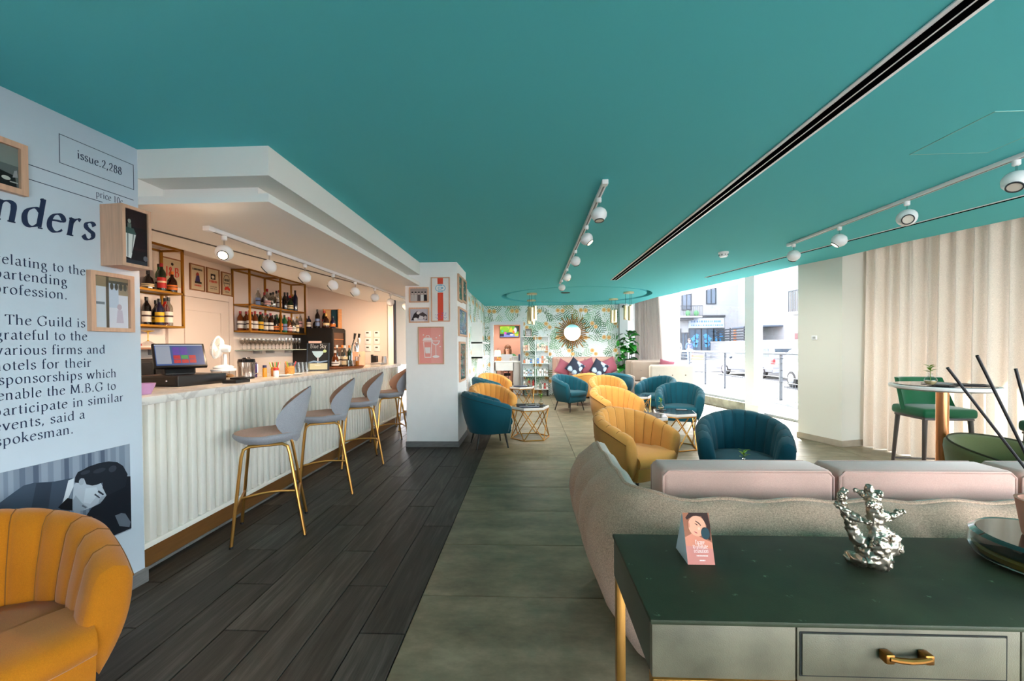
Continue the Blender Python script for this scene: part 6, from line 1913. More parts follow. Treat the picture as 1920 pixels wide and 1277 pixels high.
# ------------------------------------------------------------------ broad-nib lettering
GLY = {
 'a': (.48, 's.10,.37 .17,.44 .26,.455 .345,.40 .36,.30|l.36,.32 .36,.06 .45,.01|s.36,.27 .22,.24 .10,.17 .09,.08 .17,.01 .27,.02 .36,.09'),
 'b': (.56, 'l.11,.72 .11,.03|l.03,.68 .11,.72|s.11,.36 .20,.44 .32,.45 .44,.36 .46,.22 .41,.07 .28,0 .17,.01 .11,.05'),
 'c': (.44, 's.39,.38 .33,.44 .24,.455 .12,.38 .07,.24 .10,.08 .22,.005 .33,.03 .40,.09'),
 'd': (.57, 'l.44,.72 .44,.03|l.36,.68 .44,.72|h.42,.54,.01|s.44,.38 .34,.45 .24,.45 .11,.36 .07,.22 .12,.06 .23,0 .34,.03 .44,.12'),
 'e': (.48, 's.08,.27 .24,.285 .41,.30 .38,.40 .27,.455 .14,.40 .07,.26 .09,.10 .20,.01 .32,.02 .42,.09'),
 'f': (.33, 's.34,.67 .27,.71 .19,.68 .155,.57 .15,.4|l.15,.45 .15,0|h.04,.30,.44|h.06,.27,.01'),
 'g': (.50, 'o.22,.30,.14,.145|l.33,.40 .46,.44|s.14,.18 .10,.10 .18,.05 .32,.03 .42,-.05 .41,-.15 .30,-.22 .16,-.22 .07,-.15 .10,-.05 .18,.03'),
 'h': (.58, 'l.11,.72 .11,0|l.03,.68 .11,.72|s.11,.33 .18,.42 .29,.455 .40,.41 .43,.30|l.43,.32 .43,0|h.03,.20,.01|h.34,.52,.01'),
 'i': (.28, 'l.14,.45 .14,0|l.05,.42 .14,.45|h.05,.23,.01|d.135,.63'),
 'k': (.53, 'l.11,.72 .11,0|l.03,.68 .11,.72|l.13,.20 .38,.44|l.22,.28 .46,.01|h.30,.46,.44|h.03,.20,.01|h.38,.52,.01'),
 'l': (.28, 'l.13,.72 .13,0|l.05,.68 .13,.72|h.05,.22,.01'),
 'm': (.87, 'l.11,.45 .11,0|l.03,.42 .11,.45|s.11,.33 .18,.42 .28,.455 .38,.41 .41,.30|l.41,.32 .41,0|s.41,.33 .48,.42 .58,.455 .69,.41 .72,.30|l.72,.32 .72,0|h.03,.19,.01|h.34,.49,.01|h.64,.80,.01'),
 'n': (.58, 'l.11,.45 .11,0|l.03,.42 .11,.45|s.11,.33 .18,.42 .29,.455 .40,.41 .43,.30|l.43,.32 .43,0|h.03,.20,.01|h.34,.52,.01'),
 'o': (.54, 'o.27,.225,.20,.23'),
 'p': (.58, 'l.12,.44 .12,-.23|l.04,.41 .12,.45|h.03,.22,-.23|s.12,.36 .20,.44 .32,.45 .44,.36 .47,.22 .42,.07 .29,0 .18,.01 .12,.06'),
 'r': (.39, 'l.11,.45 .11,0|l.03,.42 .11,.45|s.12,.32 .19,.41 .27,.455 .35,.43|h.03,.22,.01'),
 's': (.41, 's.34,.38 .28,.445 .19,.455 .10,.40 .11,.31 .22,.24 .33,.18 .34,.08 .25,.005 .14,.01 .06,.09'),
 't': (.33, 's.15,.58 .15,.3 .155,.1 .2,.01 .31,.04|h.03,.30,.44'),
 'u': (.58, 'l.12,.45 .12,.15|l.03,.43 .12,.45|s.12,.18 .15,.04 .24,0 .34,.03 .43,.12|l.43,.45 .43,.03|l.35,.43 .43,.45|h.42,.53,.01'),
 'v': (.52, 'l.07,.45 .26,0|l.26,0 .44,.45|h.0,.16,.45|h.36,.52,.45'),
 'w': (.78, 'l.07,.45 .22,0|l.22,0 .38,.45|l.38,.45 .53,0|l.53,0 .70,.45|h.0,.15,.45|h.62,.78,.45'),
 'x': (.5, 'l.07,.45 .42,0|l.42,.45 .07,0|h.0,.16,.45|h.33,.48,.45|h.0,.16,.01|h.33,.5,.01'),
 'y': (.52, 'l.07,.45 .27,.02|l.45,.45 .20,-.16|s.21,-.14 .15,-.22 .06,-.21|h.0,.16,.45|h.37,.52,.45'),
 'T': (.62, 'l.31,.68 .31,0|h.03,.59,.67|l.04,.56 .04,.67|l.58,.56 .58,.67|h.20,.42,.01'),
 'G': (.76, 's.65,.57 .55,.67 .38,.70 .18,.60 .07,.36 .14,.12 .33,-.01 .52,.02 .64,.10|l.64,.28 .64,.08|h.54,.73,.30|l.65,.52 .65,.69'),
 'M': (.92, 'l.14,0 .18,.68|l.18,.68 .46,.05|l.46,.05 .74,.68|l.74,.68 .79,0|h.04,.24,.01|h.68,.88,.01|h.08,.2,.67|h.73,.85,.67'),
 'B': (.60, 'l.14,.68 .14,0|s.13,.67 .3,.68 .43,.62 .44,.47 .33,.38 .15,.37|s.15,.37 .38,.36 .51,.26 .49,.09 .35,0 .13,.01|h.03,.2,.67|h.03,.2,.01'),
 'E': (.58, 'l.14,.68 .14,0|h.04,.5,.67|h.14,.42,.36|h.04,.53,.01|l.5,.56 .5,.67|l.53,.01 .53,.13'),
 'S': (.50, 's.41,.56 .34,.66 .23,.69 .11,.62 .10,.48 .25,.38 .41,.28 .42,.12 .30,0 .16,.0 .06,.13'),
 'J': (.36, 'l.20,.68 .20,.08|s.20,.12 .16,-.05 .04,-.12|h.09,.32,.67'),
 '&': (.74, 's.58,.32 .44,.1 .25,0 .1,.08 .13,.25 .32,.42 .36,.58 .26,.68 .16,.58 .24,.4 .6,.01'),
 '2': (.5, 's.08,.5 .15,.64 .27,.69 .38,.62 .39,.48 .30,.3 .07,.03|l.07,.03 .45,.03'),
 '8': (.5, 'o.25,.53,.13,.15|o.25,.185,.17,.19'),
 '1': (.5, 'l.25,.68 .25,0|l.13,.60 .25,.68|h.13,.37,.01'),
 '0': (.5, 'o.25,.34,.17,.35'),
 '.': (.26, 'd.12,.035'), ',': (.26, 'd.12,.035|l.14,.03 .07,-.10'), ' ': (.27, ''),
}
def glyph_strokes(ch):
    adv, src = GLY[ch]
    out = []
    for st in src.split('|') if src else []:
        k, body = st[0], st[1:]
        if k in 'ls':
            pts = [tuple(float(q) for q in p.split(',')) for p in body.split()]
            if k == 's':
                res = []
                for i in range(len(pts) - 1):
                    p0, p1, p2, p3 = pts[max(i - 1, 0)], pts[i], pts[i + 1], pts[min(i + 2, len(pts) - 1)]
                    for q in range(5):
                        t = q / 5
                        res.append(tuple(.5 * (2 * p1[d] + (p2[d] - p0[d]) * t + (2 * p0[d] - 5 * p1[d] + 4 * p2[d] - p3[d]) * t * t + (3 * p1[d] - p0[d] - 3 * p2[d] + p3[d]) * t ** 3) for d in (0, 1)))
                pts = res + [pts[-1]]
            out.append(('p', pts))
        elif k == 'h':
            x0, x1, y = (float(q) for q in body.split(','))
            out.append(('h', (x0, x1, y)))
        elif k == 'o':
            x, y, rx, ry = (float(q) for q in body.split(','))
            out.append(('p', [(x + rx * math.cos(2 * PI * i / 24), y + ry * math.sin(2 * PI * i / 24)) for i in range(25)]))
        else:
            out.append(('d', tuple(float(q) for q in body.split(','))))
    return adv, out
def write(text, x0, x1, z, em, y, name, m, parent, bold=1.0, slant=0.0, vis=None, track=.03, T=None):
    """text on a vertical plane facing -y; the part text[vis:] is fitted from x0 to x1"""
    adv = [GLY[c][0] + track for c in text]
    v = vis or 0
    lead = sum(adv[:v])
    sx = (x1 - x0) / (sum(adv[v:]) - track)
    a, b, ph = .040 * bold, .013 * bold ** .5, R(18)
    mb = MB()
    mb.T = T
    def P(px, pz):
        return (x0 + (px - lead + slant * pz) * sx, y, z + pz * em)
    cur = 0
    for ch, ad in zip(text, adv):
        for k, d in glyph_strokes(ch)[1]:
            if k == 'h':
                h = .013 * bold ** .5
                mb.poly([P(cur + d[0], d[2] - h), P(cur + d[1], d[2] - h), P(cur + d[1], d[2] + h), P(cur + d[0], d[2] + h)])
            elif k == 'd':
                mb.poly([P(cur + d[0] + .048 * bold ** .6 * math.cos(2 * PI * i / 12), d[1] + .048 * bold ** .6 * math.sin(2 * PI * i / 12)) for i in range(12)])
            else:
                vs, n = [], len(d)
                for i, (px, pz) in enumerate(d):
                    q0, q1 = d[max(i - 1, 0)], d[min(i + 1, n - 1)]
                    th_ = math.atan2(q1[1] - q0[1], q1[0] - q0[0])
                    w = math.sqrt((a * math.sin(th_ - ph)) ** 2 + (b * math.cos(th_ - ph)) ** 2)
                    nx, nz = -math.sin(th_) * w, math.cos(th_) * w
                    vs += [P(cur + px + nx, pz + nz), P(cur + px - nx, pz - nz)]
                mb.add(vs, [(2 * i, 2 * i + 1, 2 * i + 3, 2 * i + 2) for i in range(n - 1)])
        cur += ad
    return mb.build(name, m, parent, smooth=0, fix=False)
INK = mat('slate_ink', (44, 56, 84), .7, spec=.1)
LINES = [('relating to the', 1, -.601, -.278, 1.793), ('bartending', 1, -.598, -.358, 1.726), ('profession.', 1, -.60, -.358, 1.658), ('The Guild is', 0, -.595, -.283, 1.519), ('grateful to the', 1, -.60, -.275, 1.45), ('various firms and', 1, -.60, -.191, 1.38),
         ('hotels for their', 1, -.606, -.259, 1.31), ('sponsorships which', 1, -.598, -.137, 1.246), ('enable the M.B.G to', 1, -.600, -.141, 1.176), ('participate in similar', 1, -.609, -.103, 1.106), ('events, said a', 1, -.612, -.293, 1.039), ('spokesman.', 1, -.612, -.344, .972)]
for tx, v, a, b, z in LINES:
    write(tx, a, b, z, .066, -.0012, 'lettering', INK, wall_left, vis=v, track=.05, bold=1.3)
write('Bartenders', -.632, -.233, 1.988, .205, -.0012, 'lettering', INK, wall_left, bold=1.75, slant=.2, vis=5, track=.04)
write('issue.2,288', -.305, -.088, 2.40, .062, -.0012, 'lettering', INK, wall_left, bold=1.5)
write('price 10c', -.222, -.086, 2.232, .05, -.0012, 'lettering', INK, wall_left, bold=1.3)
m = MB()
for (a, b, c, d) in ((-.380, 2.341, -.024, 2.344), (-.380, 2.485, -.024, 2.488), (-.381, 2.341, -.378, 2.488), (-.026, 2.341, -.023, 2.488), (-1.6, 2.278, -.026, 2.2815), (-1.6, 2.2085, -.19, 2.212)):
    m.quad((a, -.0012, b), (c, -.0012, b), (c, -.0012, d), (a, -.0012, d))
m.build('printed_rule', INK, wall_left, smooth=0, fix=False)
MU = {'jacket': [(-.9, .66), (-.8, .70), (-.66, .70), (-.582, .749), (-.546, .77), (-.508, .77), (-.429, .75), (-.356, .744), (-.37, .704), (-.397, .651), (-.406, .623), (-.359, .562), (-.4, .36), (-.9, .36)],
      'collar': [(-.374, .737), (-.35, .74), (-.353, .698), (-.38, .639), (-.402, .621)], 'tie': [(-.419, .617), (-.38, .649), (-.358, .636), (-.359, .577), (-.406, .602)],
      'face': [(-.351, .708), (-.307, .726), (-.296, .69), (-.23, .679), (-.201, .6), (-.242, .57), (-.272, .559), (-.314, .559), (-.359, .577), (-.358, .636)],
      'hair': [(-.348, .718), (-.345, .745), (-.333, .767), (-.31, .772), (-.287, .781), (-.238, .786), (-.188, .782), (-.145, .765), (-.115, .735), (-.092, .681), (-.105, .613), (-.201, .594), (-.221, .647), (-.22, .675), (-.25, .672), (-.27, .675), (-.296, .69), (-.307, .728), (-.321, .704)],
      'other': [(-.104, .672), (-.076, .663), (-.076, .36), (-.30, .36), (-.32, .50), (-.272, .559), (-.232, .566), (-.201, .6), (-.105, .625)], 'low': [(-.162, .469), (-.13, .47), (-.108, .458), (-.08, .398), (-.087, .371), (-.14, .40)],
      'brow': [(-.241, .640), (-.215, .610), (-.220, .604), (-.246, .632)], 'eye': [(-.257, .628), (-.234, .598), (-.238, .594), (-.262, .622)], 'mouth': [(-.316, .590), (-.297, .570), (-.302, .566), (-.320, .584)],
      'ear': oval(-.318, .712, .012, .018), 'jaw': [(-.359, .577), (-.314, .559), (-.29, .566), (-.318, .60), (-.345, .65), (-.357, .63)], 'nose': [(-.228, .60), (-.205, .596), (-.225, .574), (-.243, .572), (-.238, .588)], 'curl1': oval(-.30, .755, .022, .010), 'curl2': oval(-.235, .745, .03, .012), 'curl3': oval(-.17, .735, .02, .018),
      'cheek': [(-.30, .67), (-.25, .66), (-.24, .62), (-.28, .58), (-.31, .60)], 'lapel': [(-.50, .765), (-.44, .75), (-.46, .60), (-.50, .45), (-.53, .6)]}
mu = [([(-1.5, .354), (-.074, .354), (-.074, .852), (-1.5, .852)], (122, 136, 154))]
rnd = random.Random(7)
x = -1.5
while x < -.08:
    w = rnd.uniform(.012, .03)
    mu.append(([(x, .354), (min(x + w, -.075), .354), (min(x + w, -.075), .851), (x, .851)], rnd.choice([(98, 112, 132), (140, 154, 172), (84, 98, 118)])))
    x += w + rnd.uniform(.008, .03)
for k, c in (('jacket', (62, 76, 94)), ('lapel', (48, 60, 76)), ('other', (20, 26, 36)), ('face', (176, 188, 202)), ('cheek', (192, 204, 216)), ('collar', (206, 216, 226)), ('tie', (16, 20, 28)), ('hair', (28, 34, 44)), ('low', (96, 106, 120)), ('ear', (158, 170, 184)), ('jaw', (146, 158, 174)), ('nose', (150, 162, 178)), ('curl1', (46, 54, 66)), ('curl2', (44, 52, 64)), ('curl3', (50, 58, 70)), ('brow', (40, 48, 60)), ('eye', (60, 68, 82)), ('mouth', (92, 98, 112))):
    mu.append((MU[k], c))
mp = art_mesh('mural_photo', [([(x, z) for x, z in p], c) for p, c in mu], 1, 1, -.001, wall_left, .0002)

# pictures fixed to the printed wall
def on_wall(s, off=0.0, z=0):
    c, sn = math.cos(RZW), math.sin(RZW)
    return (-2.32 + s * c + off * sn, 2.33 + s * sn - off * c, z)
bw_art = [(rect(0, 0, 1, 1), (96, 104, 104)), (rect(.4, .55, 1, 1), (128, 136, 132)), ([(.1, 0), (.98, 0), (.96, .3), (.75, .38), (.5, .75), (.3, .8), (.1, .5)], (18, 20, 22)), (oval(.86, .2, .05, .05), (190, 196, 190)), (rect(.9, .12, .99, .15), (170, 176, 172)), ([(.93, .25), (.99, .28), (.98, .45), (.95, .42)], (150, 156, 160))]
make_picture('oak framed black and white photo high on the printed wall, cut by the picture edge', on_wall(-.88, 0, 2.118), RZW, .36, .236, bw_art, .026, .03)
lant = [(rect(0, 0, 1, 1), (30, 16, 22)), (rect(0, 0, 1, .08), (52, 56, 66)), ([(.05, .12), (.28, .1), (.5, .55), (.02, .55)], (226, 228, 226)), ([(.12, .12), (.16, .12), (.18, .55), (.12, .55)], (120, 130, 130)), ([(.3, .2), (.33, .2), (.42, .55), (.36, .55)], (130, 138, 136)), ([(.0, .55), (.52, .55), (.40, .66), (.06, .66)], (62, 84, 80)), (rect(.14, .66, .3, .74), (96, 110, 104)), (oval(.22, .78, .07, .04), (150, 160, 150)), (oval(.9, .14, .1, .05), (120, 118, 130))]
make_picture('deep oak shadow box with a white lantern in it, on the printed wall', on_wall(-.205, 0, 1.86), RZW, .158, .335, lant, .017, .14, .012)
cert = [(rect(0, 0, 1, 1), (156, 136, 110)), (rect(0, .0, .34, .8), (206, 212, 222)), (rect(.06, .45, .3, .5), (120, 130, 140)), (rect(.42, .0, .98, .66), (222, 222, 232)), (rect(.42, .4, .7, .9), (196, 206, 222)), (rect(.34, 0, .42, 1), (92, 80, 62)), (oval(.72, .42, .07, .06), (196, 176, 190)), ([(.62, .1), (.84, .1), (.8, .36), (.66, .36)], (202, 190, 206)), (rect(.42, .88, .98, .93), (96, 90, 80))] + [(oval(.5 + .13 * i, .82, .05, .07), (90, 84, 72)) for i in range(4)]  # bookshelf reflection in the glazing is painted into this print
make_picture('oak framed certificate with painted reflections below the shadow box on the printed wall', on_wall(-.275, 0, 1.50), RZW, .22, .325, cert, .022, .03)

# pictures on the pillar
def crowd(seed, bg, n=5):
    r_ = random.Random(seed)
    a = [(rect(0, 0, 1, 1), bg)]
    for i in range(n):
        x = .12 + .76 * i / (n - 1)
        dk = r_.choice([(46, 40, 44), (196, 190, 190), (92, 82, 84), (226, 222, 222)])
        a += [([(x - .1, 0), (x + .1, 0), (x + .08, .5), (x - .08, .5)], dk), (oval(x, .62, .055, .10), (206, 190, 184)), (oval(x, .70, .06, .06), (40, 34, 38))]
    return a
PY = 5.63
make_picture('pale framed photo of a group of people, upper left on the white pillar', (-1.671, PY, 2.03), 0, .277, .212, crowd(3, (168, 156, 154)), .018, .022)
pc2 = [(rect(0, 0, 1, 1), (190, 186, 200)), ([(.05, .1), (.2, .6), (.4, .85), (.55, .7), (.5, .3), (.3, .1)], (52, 40, 48)), (oval(.45, .68, .1, .12), (226, 220, 222)), ([(.5, .6), (.7, .75), (.95, .5), (.95, .1), (.7, .2)], (72, 58, 66)), (oval(.3, .2, .12, .1), (232, 230, 234)), (oval(.62, .3, .14, .14), (214, 208, 214)), (oval(.85, .3, .08, .14), (196, 186, 192)), (rect(.2, 0, .8, .12), (220, 216, 222))]
make_picture('pale framed photo of bent dark heads, below the group photo on the pillar', (-1.674, PY, 1.746), 0, .284, .212, pc2, .018, .022)
rs = [(rect(0, 0, 1, 1), (236, 234, 234)), (rect(.33, 0, .66, 1), (232, 84, 62)), (rect(.33, .66, .66, .86), (238, 236, 236)), (oval(.5, .765, .31, .09, 28), (96, 186, 220)), (oval(.5, .765, .27, .078, 28), (238, 238, 238)), (rect(.36, .735, .58, .79), (96, 170, 210)), (rect(.385, .748, .555, .78), (238, 238, 238)), (rect(.58, .75, .66, .785), (96, 170, 210)), (rect(.38, .815, .62, .83), (110, 180, 214)), (rect(.36, .695, .64, .71), (110, 180, 214))]
r_ = random.Random(4)
for i in range(26):
    x, z = r_.uniform(.16, .82), r_.uniform(.04, .2)
    rs.append((rect(x, z, x + r_.uniform(.03, .08), z + .008), (96, 96, 190)))
make_picture('tall framed print with a red stripe and blue oval emblem on the white pillar', (-1.361, PY, 1.758), 0, .264, .621, rs, .014, .022)
WH = (246, 236, 236)
pk = [(rect(0, 0, 1, 1), (242, 160, 152)), (rect(.5, .0, 1, 1), (244, 170, 162)),
      ([(.22, .16), (.5, .16), (.54, .62), (.17, .62)], WH), ([(.245, .18), (.475, .18), (.51, .6), (.20, .6)], (242, 160, 152)), ([(.26, .28), (.46, .28), (.47, .45), (.24, .45)], WH), ([(.14, .64), (.57, .64), (.52, .72), (.2, .72)], WH), ([(.26, .73), (.46, .73), (.42, .79), (.3, .79)], WH), ([(.29, .735), (.43, .735), (.40, .775), (.32, .775)], (242, 160, 152)),
      ([(.5, .64), (.88, .64), (.82, .54), (.7, .5), (.58, .54)], WH), ([(.55, .62), (.83, .62), (.79, .56), (.7, .53), (.6, .56)], (244, 170, 162)), (rect(.685, .22, .715, .5), WH), (oval(.7, .19, .15, .035), WH), (oval(.18, .8, .025, .018), WH), (oval(.72, .72, .03, .02), WH), (oval(.86, .78, .03, .02), WH), (oval(.88, .47, .025, .018), WH)]
make_picture('pink framed print of a cocktail shaker and a coupe glass on the white pillar', (-1.549, PY, 1.163), 0, .364, .525, pk, .014, .022)
XP = -1.0
def botan(seed, bg, cols):
    r_ = random.Random(seed)
    a = [(rect(0, 0, 1, 1), bg)]
    for i in range(22):
        x, z, q = r_.uniform(.1, .9), r_.uniform(.08, .92), r_.uniform(0, PI)
        l, w = r_.uniform(.08, .2), r_.uniform(.02, .05)
        c_, s_ = math.cos(q), math.sin(q)
        a.append(([(min(.98, max(.02, x + px * c_ - pz * s_)), min(.98, max(.02, z + px * s_ + pz * c_))) for px, pz in ((-l, 0), (0, w), (l, 0), (0, -w))], r_.choice(cols)))
    return a
make_picture('narrow green framed print, nearer of two high on the pillar side', (XP, 5.66, 2.055), PI / 2, .33, .38, botan(1, (70, 110, 96), [(206, 60, 60), (40, 80, 64), (220, 206, 190)]), .03, .025)
make_picture('narrow green framed print, farther of two high on the pillar side', (XP, 6.02, 2.08), PI / 2, .37, .36, botan(2, (60, 100, 90), [(206, 60, 60), (20, 40, 40), (226, 216, 206)]), .03, .025)
make_picture('blue framed picture of a palm bird on the side of the white pillar', (XP, 5.675, 1.56), PI / 2, .74, .415, botan(3, (110, 140, 176), [(120, 160, 110), (220, 206, 150), (90, 130, 100), (200, 210, 216)]), .03, .025)
make_picture('dark green framed picture with red flowers lowest on the pillar side', (XP, 5.73, .90), PI / 2, .5, .58, botan(5, (66, 100, 96), [(206, 70, 76), (150, 180, 186), (30, 60, 60)]), .03, .025)
tag(MB().rbox(-2.1, -2.06, 8.28, 8.3, 1.06, 1.10, .01).build('wall_hook', M_BLACK), 'small black knob on the white wall beside the bar end', 'knob')
tag(MB().rbox(0, .08, -.012, 0, 0, .06, .003).build('wall_switch', M_WPLASTIC, loc=(4.12, 6.085, 1.47), rz=R(-72.5)), 'white switch plate on the grey column by the window', 'switch')
MB().box(.02, .06, -.0135, -.011, .015, .045).build('switch_key', mat('grey_key', (150, 156, 156), .5), bpy.data.objects['wall_switch'], smooth=0)

# ------------------------------------------------------------------ on the console
tc_ = thing('tent_card', 'folded tent card with a sleeping woman and white lettering on the green console', 'card', (.445, 1.158, .781))
Wc, Dc = .075, .094
apx = (.028, .136)                       # ridge: y, z
m = MB()
m.add([(0, 0, 0), (Wc, 0, 0), (Wc - .006, apx[0], apx[1]), (-.006, apx[0], apx[1]), (0, Dc, 0), (Wc, Dc, 0)], [(0, 1, 2, 3), (5, 4, 3, 2), (1, 0, 4, 5)])
m.add([(.0, .001, 0), (0, Dc, 0), (-.006, apx[0], apx[1])], [(0, 1, 2)])
card = m.build('card_body', mat('pale_blue_card', (186, 206, 214), .6), tc_, smooth=0)
SKN, SK2, HR = (226, 160, 132), (206, 132, 108), (52, 34, 30)
ca = [(rect(0, 0, 1, 1), (196, 128, 118)), (rect(0, .42, 1, 1), (150, 96, 74)), ([(0, .52), (.3, .6), (1, .42), (1, .3), (0, .36)], SK2), ([(.1, .9), (.25, 1), (.95, 1), (1, .75), (.95, .46), (.8, .5), (.86, .75), (.7, .93), (.4, .94), (.15, .86)], HR), (oval(.5, .74, .33, .2, 24), SKN), ([(.2, .72), (.3, .6), (.48, .55), (.6, .58), (.55, .7)], SKN), (oval(.78, .6, .16, .12), (40, 64, 72)),
      ([(.46, .85), (.6, .80), (.66, .75), (.64, .74), (.58, .78), (.46, .83)], HR), ([(.42, .80), (.5, .78), (.54, .76), (.5, .755), (.43, .785)], (80, 44, 40)), ([(.70, .70), (.8, .72), (.8, .705), (.72, .685)], HR), (oval(.56, .69, .05, .03), (236, 176, 150)), ([(.36, .64), (.46, .62), (.5, .60), (.44, .60), (.37, .625)], (176, 84, 84)), (oval(.2, .76, .03, .05), SK2)]
pa = MB()
mats = []
nrm = Vector((0, -apx[1], apx[0])).normalized()
for k, (pts, c) in enumerate(ca):
    mt = flatc(c)
    if mt not in mats: mats.append(mt)
    pa.mi = mats.index(mt)
    o_ = nrm * (.0004 + .00012 * k)
    pa.poly([(px * Wc - .006 * pz + o_.x, apx[0] * pz + o_.y, apx[1] * pz + o_.z) for px, pz in pts])
pa.build('printed_photo', mats, card, smooth=0, fix=False)
Tc = Matrix(((1, 0, -.006 / apx[1] * 1, 0), (0, 1, apx[0] / apx[1], -.0032), (0, 0, 1, .0008), (0, 0, 0, 1)))
for tx, a, b, z, e in (('Escape', .026, .052, .0535, .016), ('to ultimate', .018, .060, .0425, .016), ('relaxation', .020, .060, .0315, .016)):
    write(tx, a, b, z, e, 0, 'lettering', mat('white_ink', (240, 228, 224), .6), card, bold=1.3, T=Tc)
m = MB(); m.T = Tc
for x0, x1, z in ((.026, .056, .022), (.033, .048, .010)):
    q = x0
    while q < x1:
        m.quad((q, 0, z), (q + .0022, 0, z), (q + .0022, 0, z + .003), (q, 0, z + .003)); q += .0032
m.build('small_print', mat('white_ink', (240, 228, 224), .6), card, smooth=0, fix=False)

cj = {}
def cp(k, px, py, r, dy=0):
    x, z = .861 + px * .0002246, 1.0418 - py * .0002246
    cj[k] = (x - .95, dy, z - .781 if z > .79 else .012, r * .00036)
for k, a in dict(R=(520, 950, 95), f1=(610, 1150, 40, -.03), f2=(390, 1040, 62, -.015), f3=(330, 1090, 40, .045), f4=(560, 1100, 50, .05), l1=(720, 900, 70, .01), l2=(855, 885, 26, -.01), ar=(775, 770, 44, .0), ar2=(680, 690, 36, .0), c1=(565, 735, 52, 0), n1=(420, 860, 66, 0), n2=(335, 760, 48, .01), b1=(300, 650, 38, .01), b2=(250, 500, 36, .012), b3=(190, 400, 32, .015), b4=(178, 290, 28, .01), b5=(190, 165, 22, 0), t1=(85, 230, 12, -.01), t2=(120, 380, 15, .02), t3=(335, 530, 22, -.02), t4=(392, 540, 14, -.03),
                 m1=(520, 620, 38, 0), m2=(545, 500, 58, 0), m3=(530, 380, 44, 0), m4=(500, 280, 42, .0), m5=(465, 170, 30, 0), m6=(450, 108, 20, 0), q1=(575, 185, 24, -.015), q2=(400, 225, 18, .015), q3=(350, 215, 10, .02), q4=(430, 325, 20, -.02), q5=(330, 310, 11, -.03), r1=(680, 510, 30, .0), r2=(780, 475, 24, -.01), r3=(790, 410, 18, 0), r4=(850, 412, 14, -.01), r5=(740, 560, 22, .02), q6=(560, 290, 20, .02), g1=(440, 760, 40, -.03), g2=(510, 840, 60, -.03)).items():
    cp(k, *a)
cE = [('R', 'f1'), ('R', 'f2'), ('f2', 'f3'), ('R', 'f4'), ('R', 'l1'), ('l1', 'l2'), ('l1', 'ar'), ('ar', 'ar2'), ('ar2', 'c1'), ('R', 'n1'), ('n1', 'n2'), ('n2', 'b1'), ('b1', 'b2'), ('b2', 'b3'), ('b3', 'b4'), ('b4', 'b5'), ('b4', 't1'), ('b3', 't2'), ('b2', 't3'), ('t3', 't4'), ('R', 'g2'), ('g2', 'c1'), ('g2', 'g1'), ('c1', 'm1'), ('m1', 'm2'), ('m2', 'm3'), ('m3', 'm4'), ('m4', 'm5'), ('m5', 'm6'), ('m4', 'q1'), ('m4', 'q2'), ('q2', 'q3'), ('m3', 'q4'), ('q4', 'q5'), ('m2', 'r1'), ('r1', 'r2'), ('r2', 'r3'), ('r2', 'r4'), ('r1', 'r5'), ('m3', 'q6')]
cor = skin_mesh('coral_ornament', cj, cE, mat('pewter', (176, 166, 150), .34, metal=.95, var=.25, vscale=60), None, 3, 'R')
rnd = random.Random(11)
from mathutils import noise as mnoise
for v in cor.data.vertices:
    n_ = mnoise.noise(v.co * 95) + .6 * mnoise.noise(v.co * 210)
    v.co += v.normal * n_ * .0055
cor.location = (.915, 1.15, .781)
zmin = min(v.co.z for v in cor.data.vertices)
cor.location.z -= zmin
tag(cor, 'branching pewter coral ornament standing on the green console', 'ornament')

dish = thing('glass_dish', 'thick round glass dish with an amber base on the green console, holding a reed pot', 'dish', (1.44, 1.165, .781))
MB().lathe([(0, .001), (.135, .001), (.158, .012), (.166, .032), (.162, .07), (.150, .079), (.145, .074)], 56).build('glass_wall', glass('green_tinged_glass', (206, 224, 222), 2.0, 0, .12), dish)
MB().lathe([(0, .004), (.130, .004), (.150, .015), (.156, .03), (.150, .036), (0, .036)], 48).build('amber_base', mat('amber_resin', (150, 106, 34), .08, spec=.8), dish)
MB().lathe([(0, .040), (.154, .040), (.157, .046), (.154, .050), (0, .050)], 48).build('dark_band', mat('dark_bronze_glass', (30, 26, 22), .08), dish)
MB().lathe([(0, .072), (.146, .072), (.146, .077), (0, .077)], 48).build('mirror_lid', mat('silvered_lid', (150, 160, 162), .08, metal=1.0), dish)
pot = thing('reed_diffuser', 'terracotta pot of long black scent reeds standing on the glass dish', 'reed diffuser', (1.428, 1.17, .859))
MB().lathe([(0, 0), (.046, 0), (.049, .006), (.062, .098), (.064, .104), (.056, .104), (.054, .085), (0, .085)], 36).build('pot', mat('pale_terracotta', (196, 142, 120), .7, var=.08, vscale=12), pot)
for x, y, z in ((-.262, .01, .474), (-.215, -.02, .508), (-.075, .015, .470), (.06, .03, .49), (.15, -.01, .46), (.22, .02, .42)):
    MB().tube([(-x * .10, -y * .3, .07), (x, y, z)], .0036, 8).build('reed', mat('black_reed', (22, 20, 26), .6), pot)

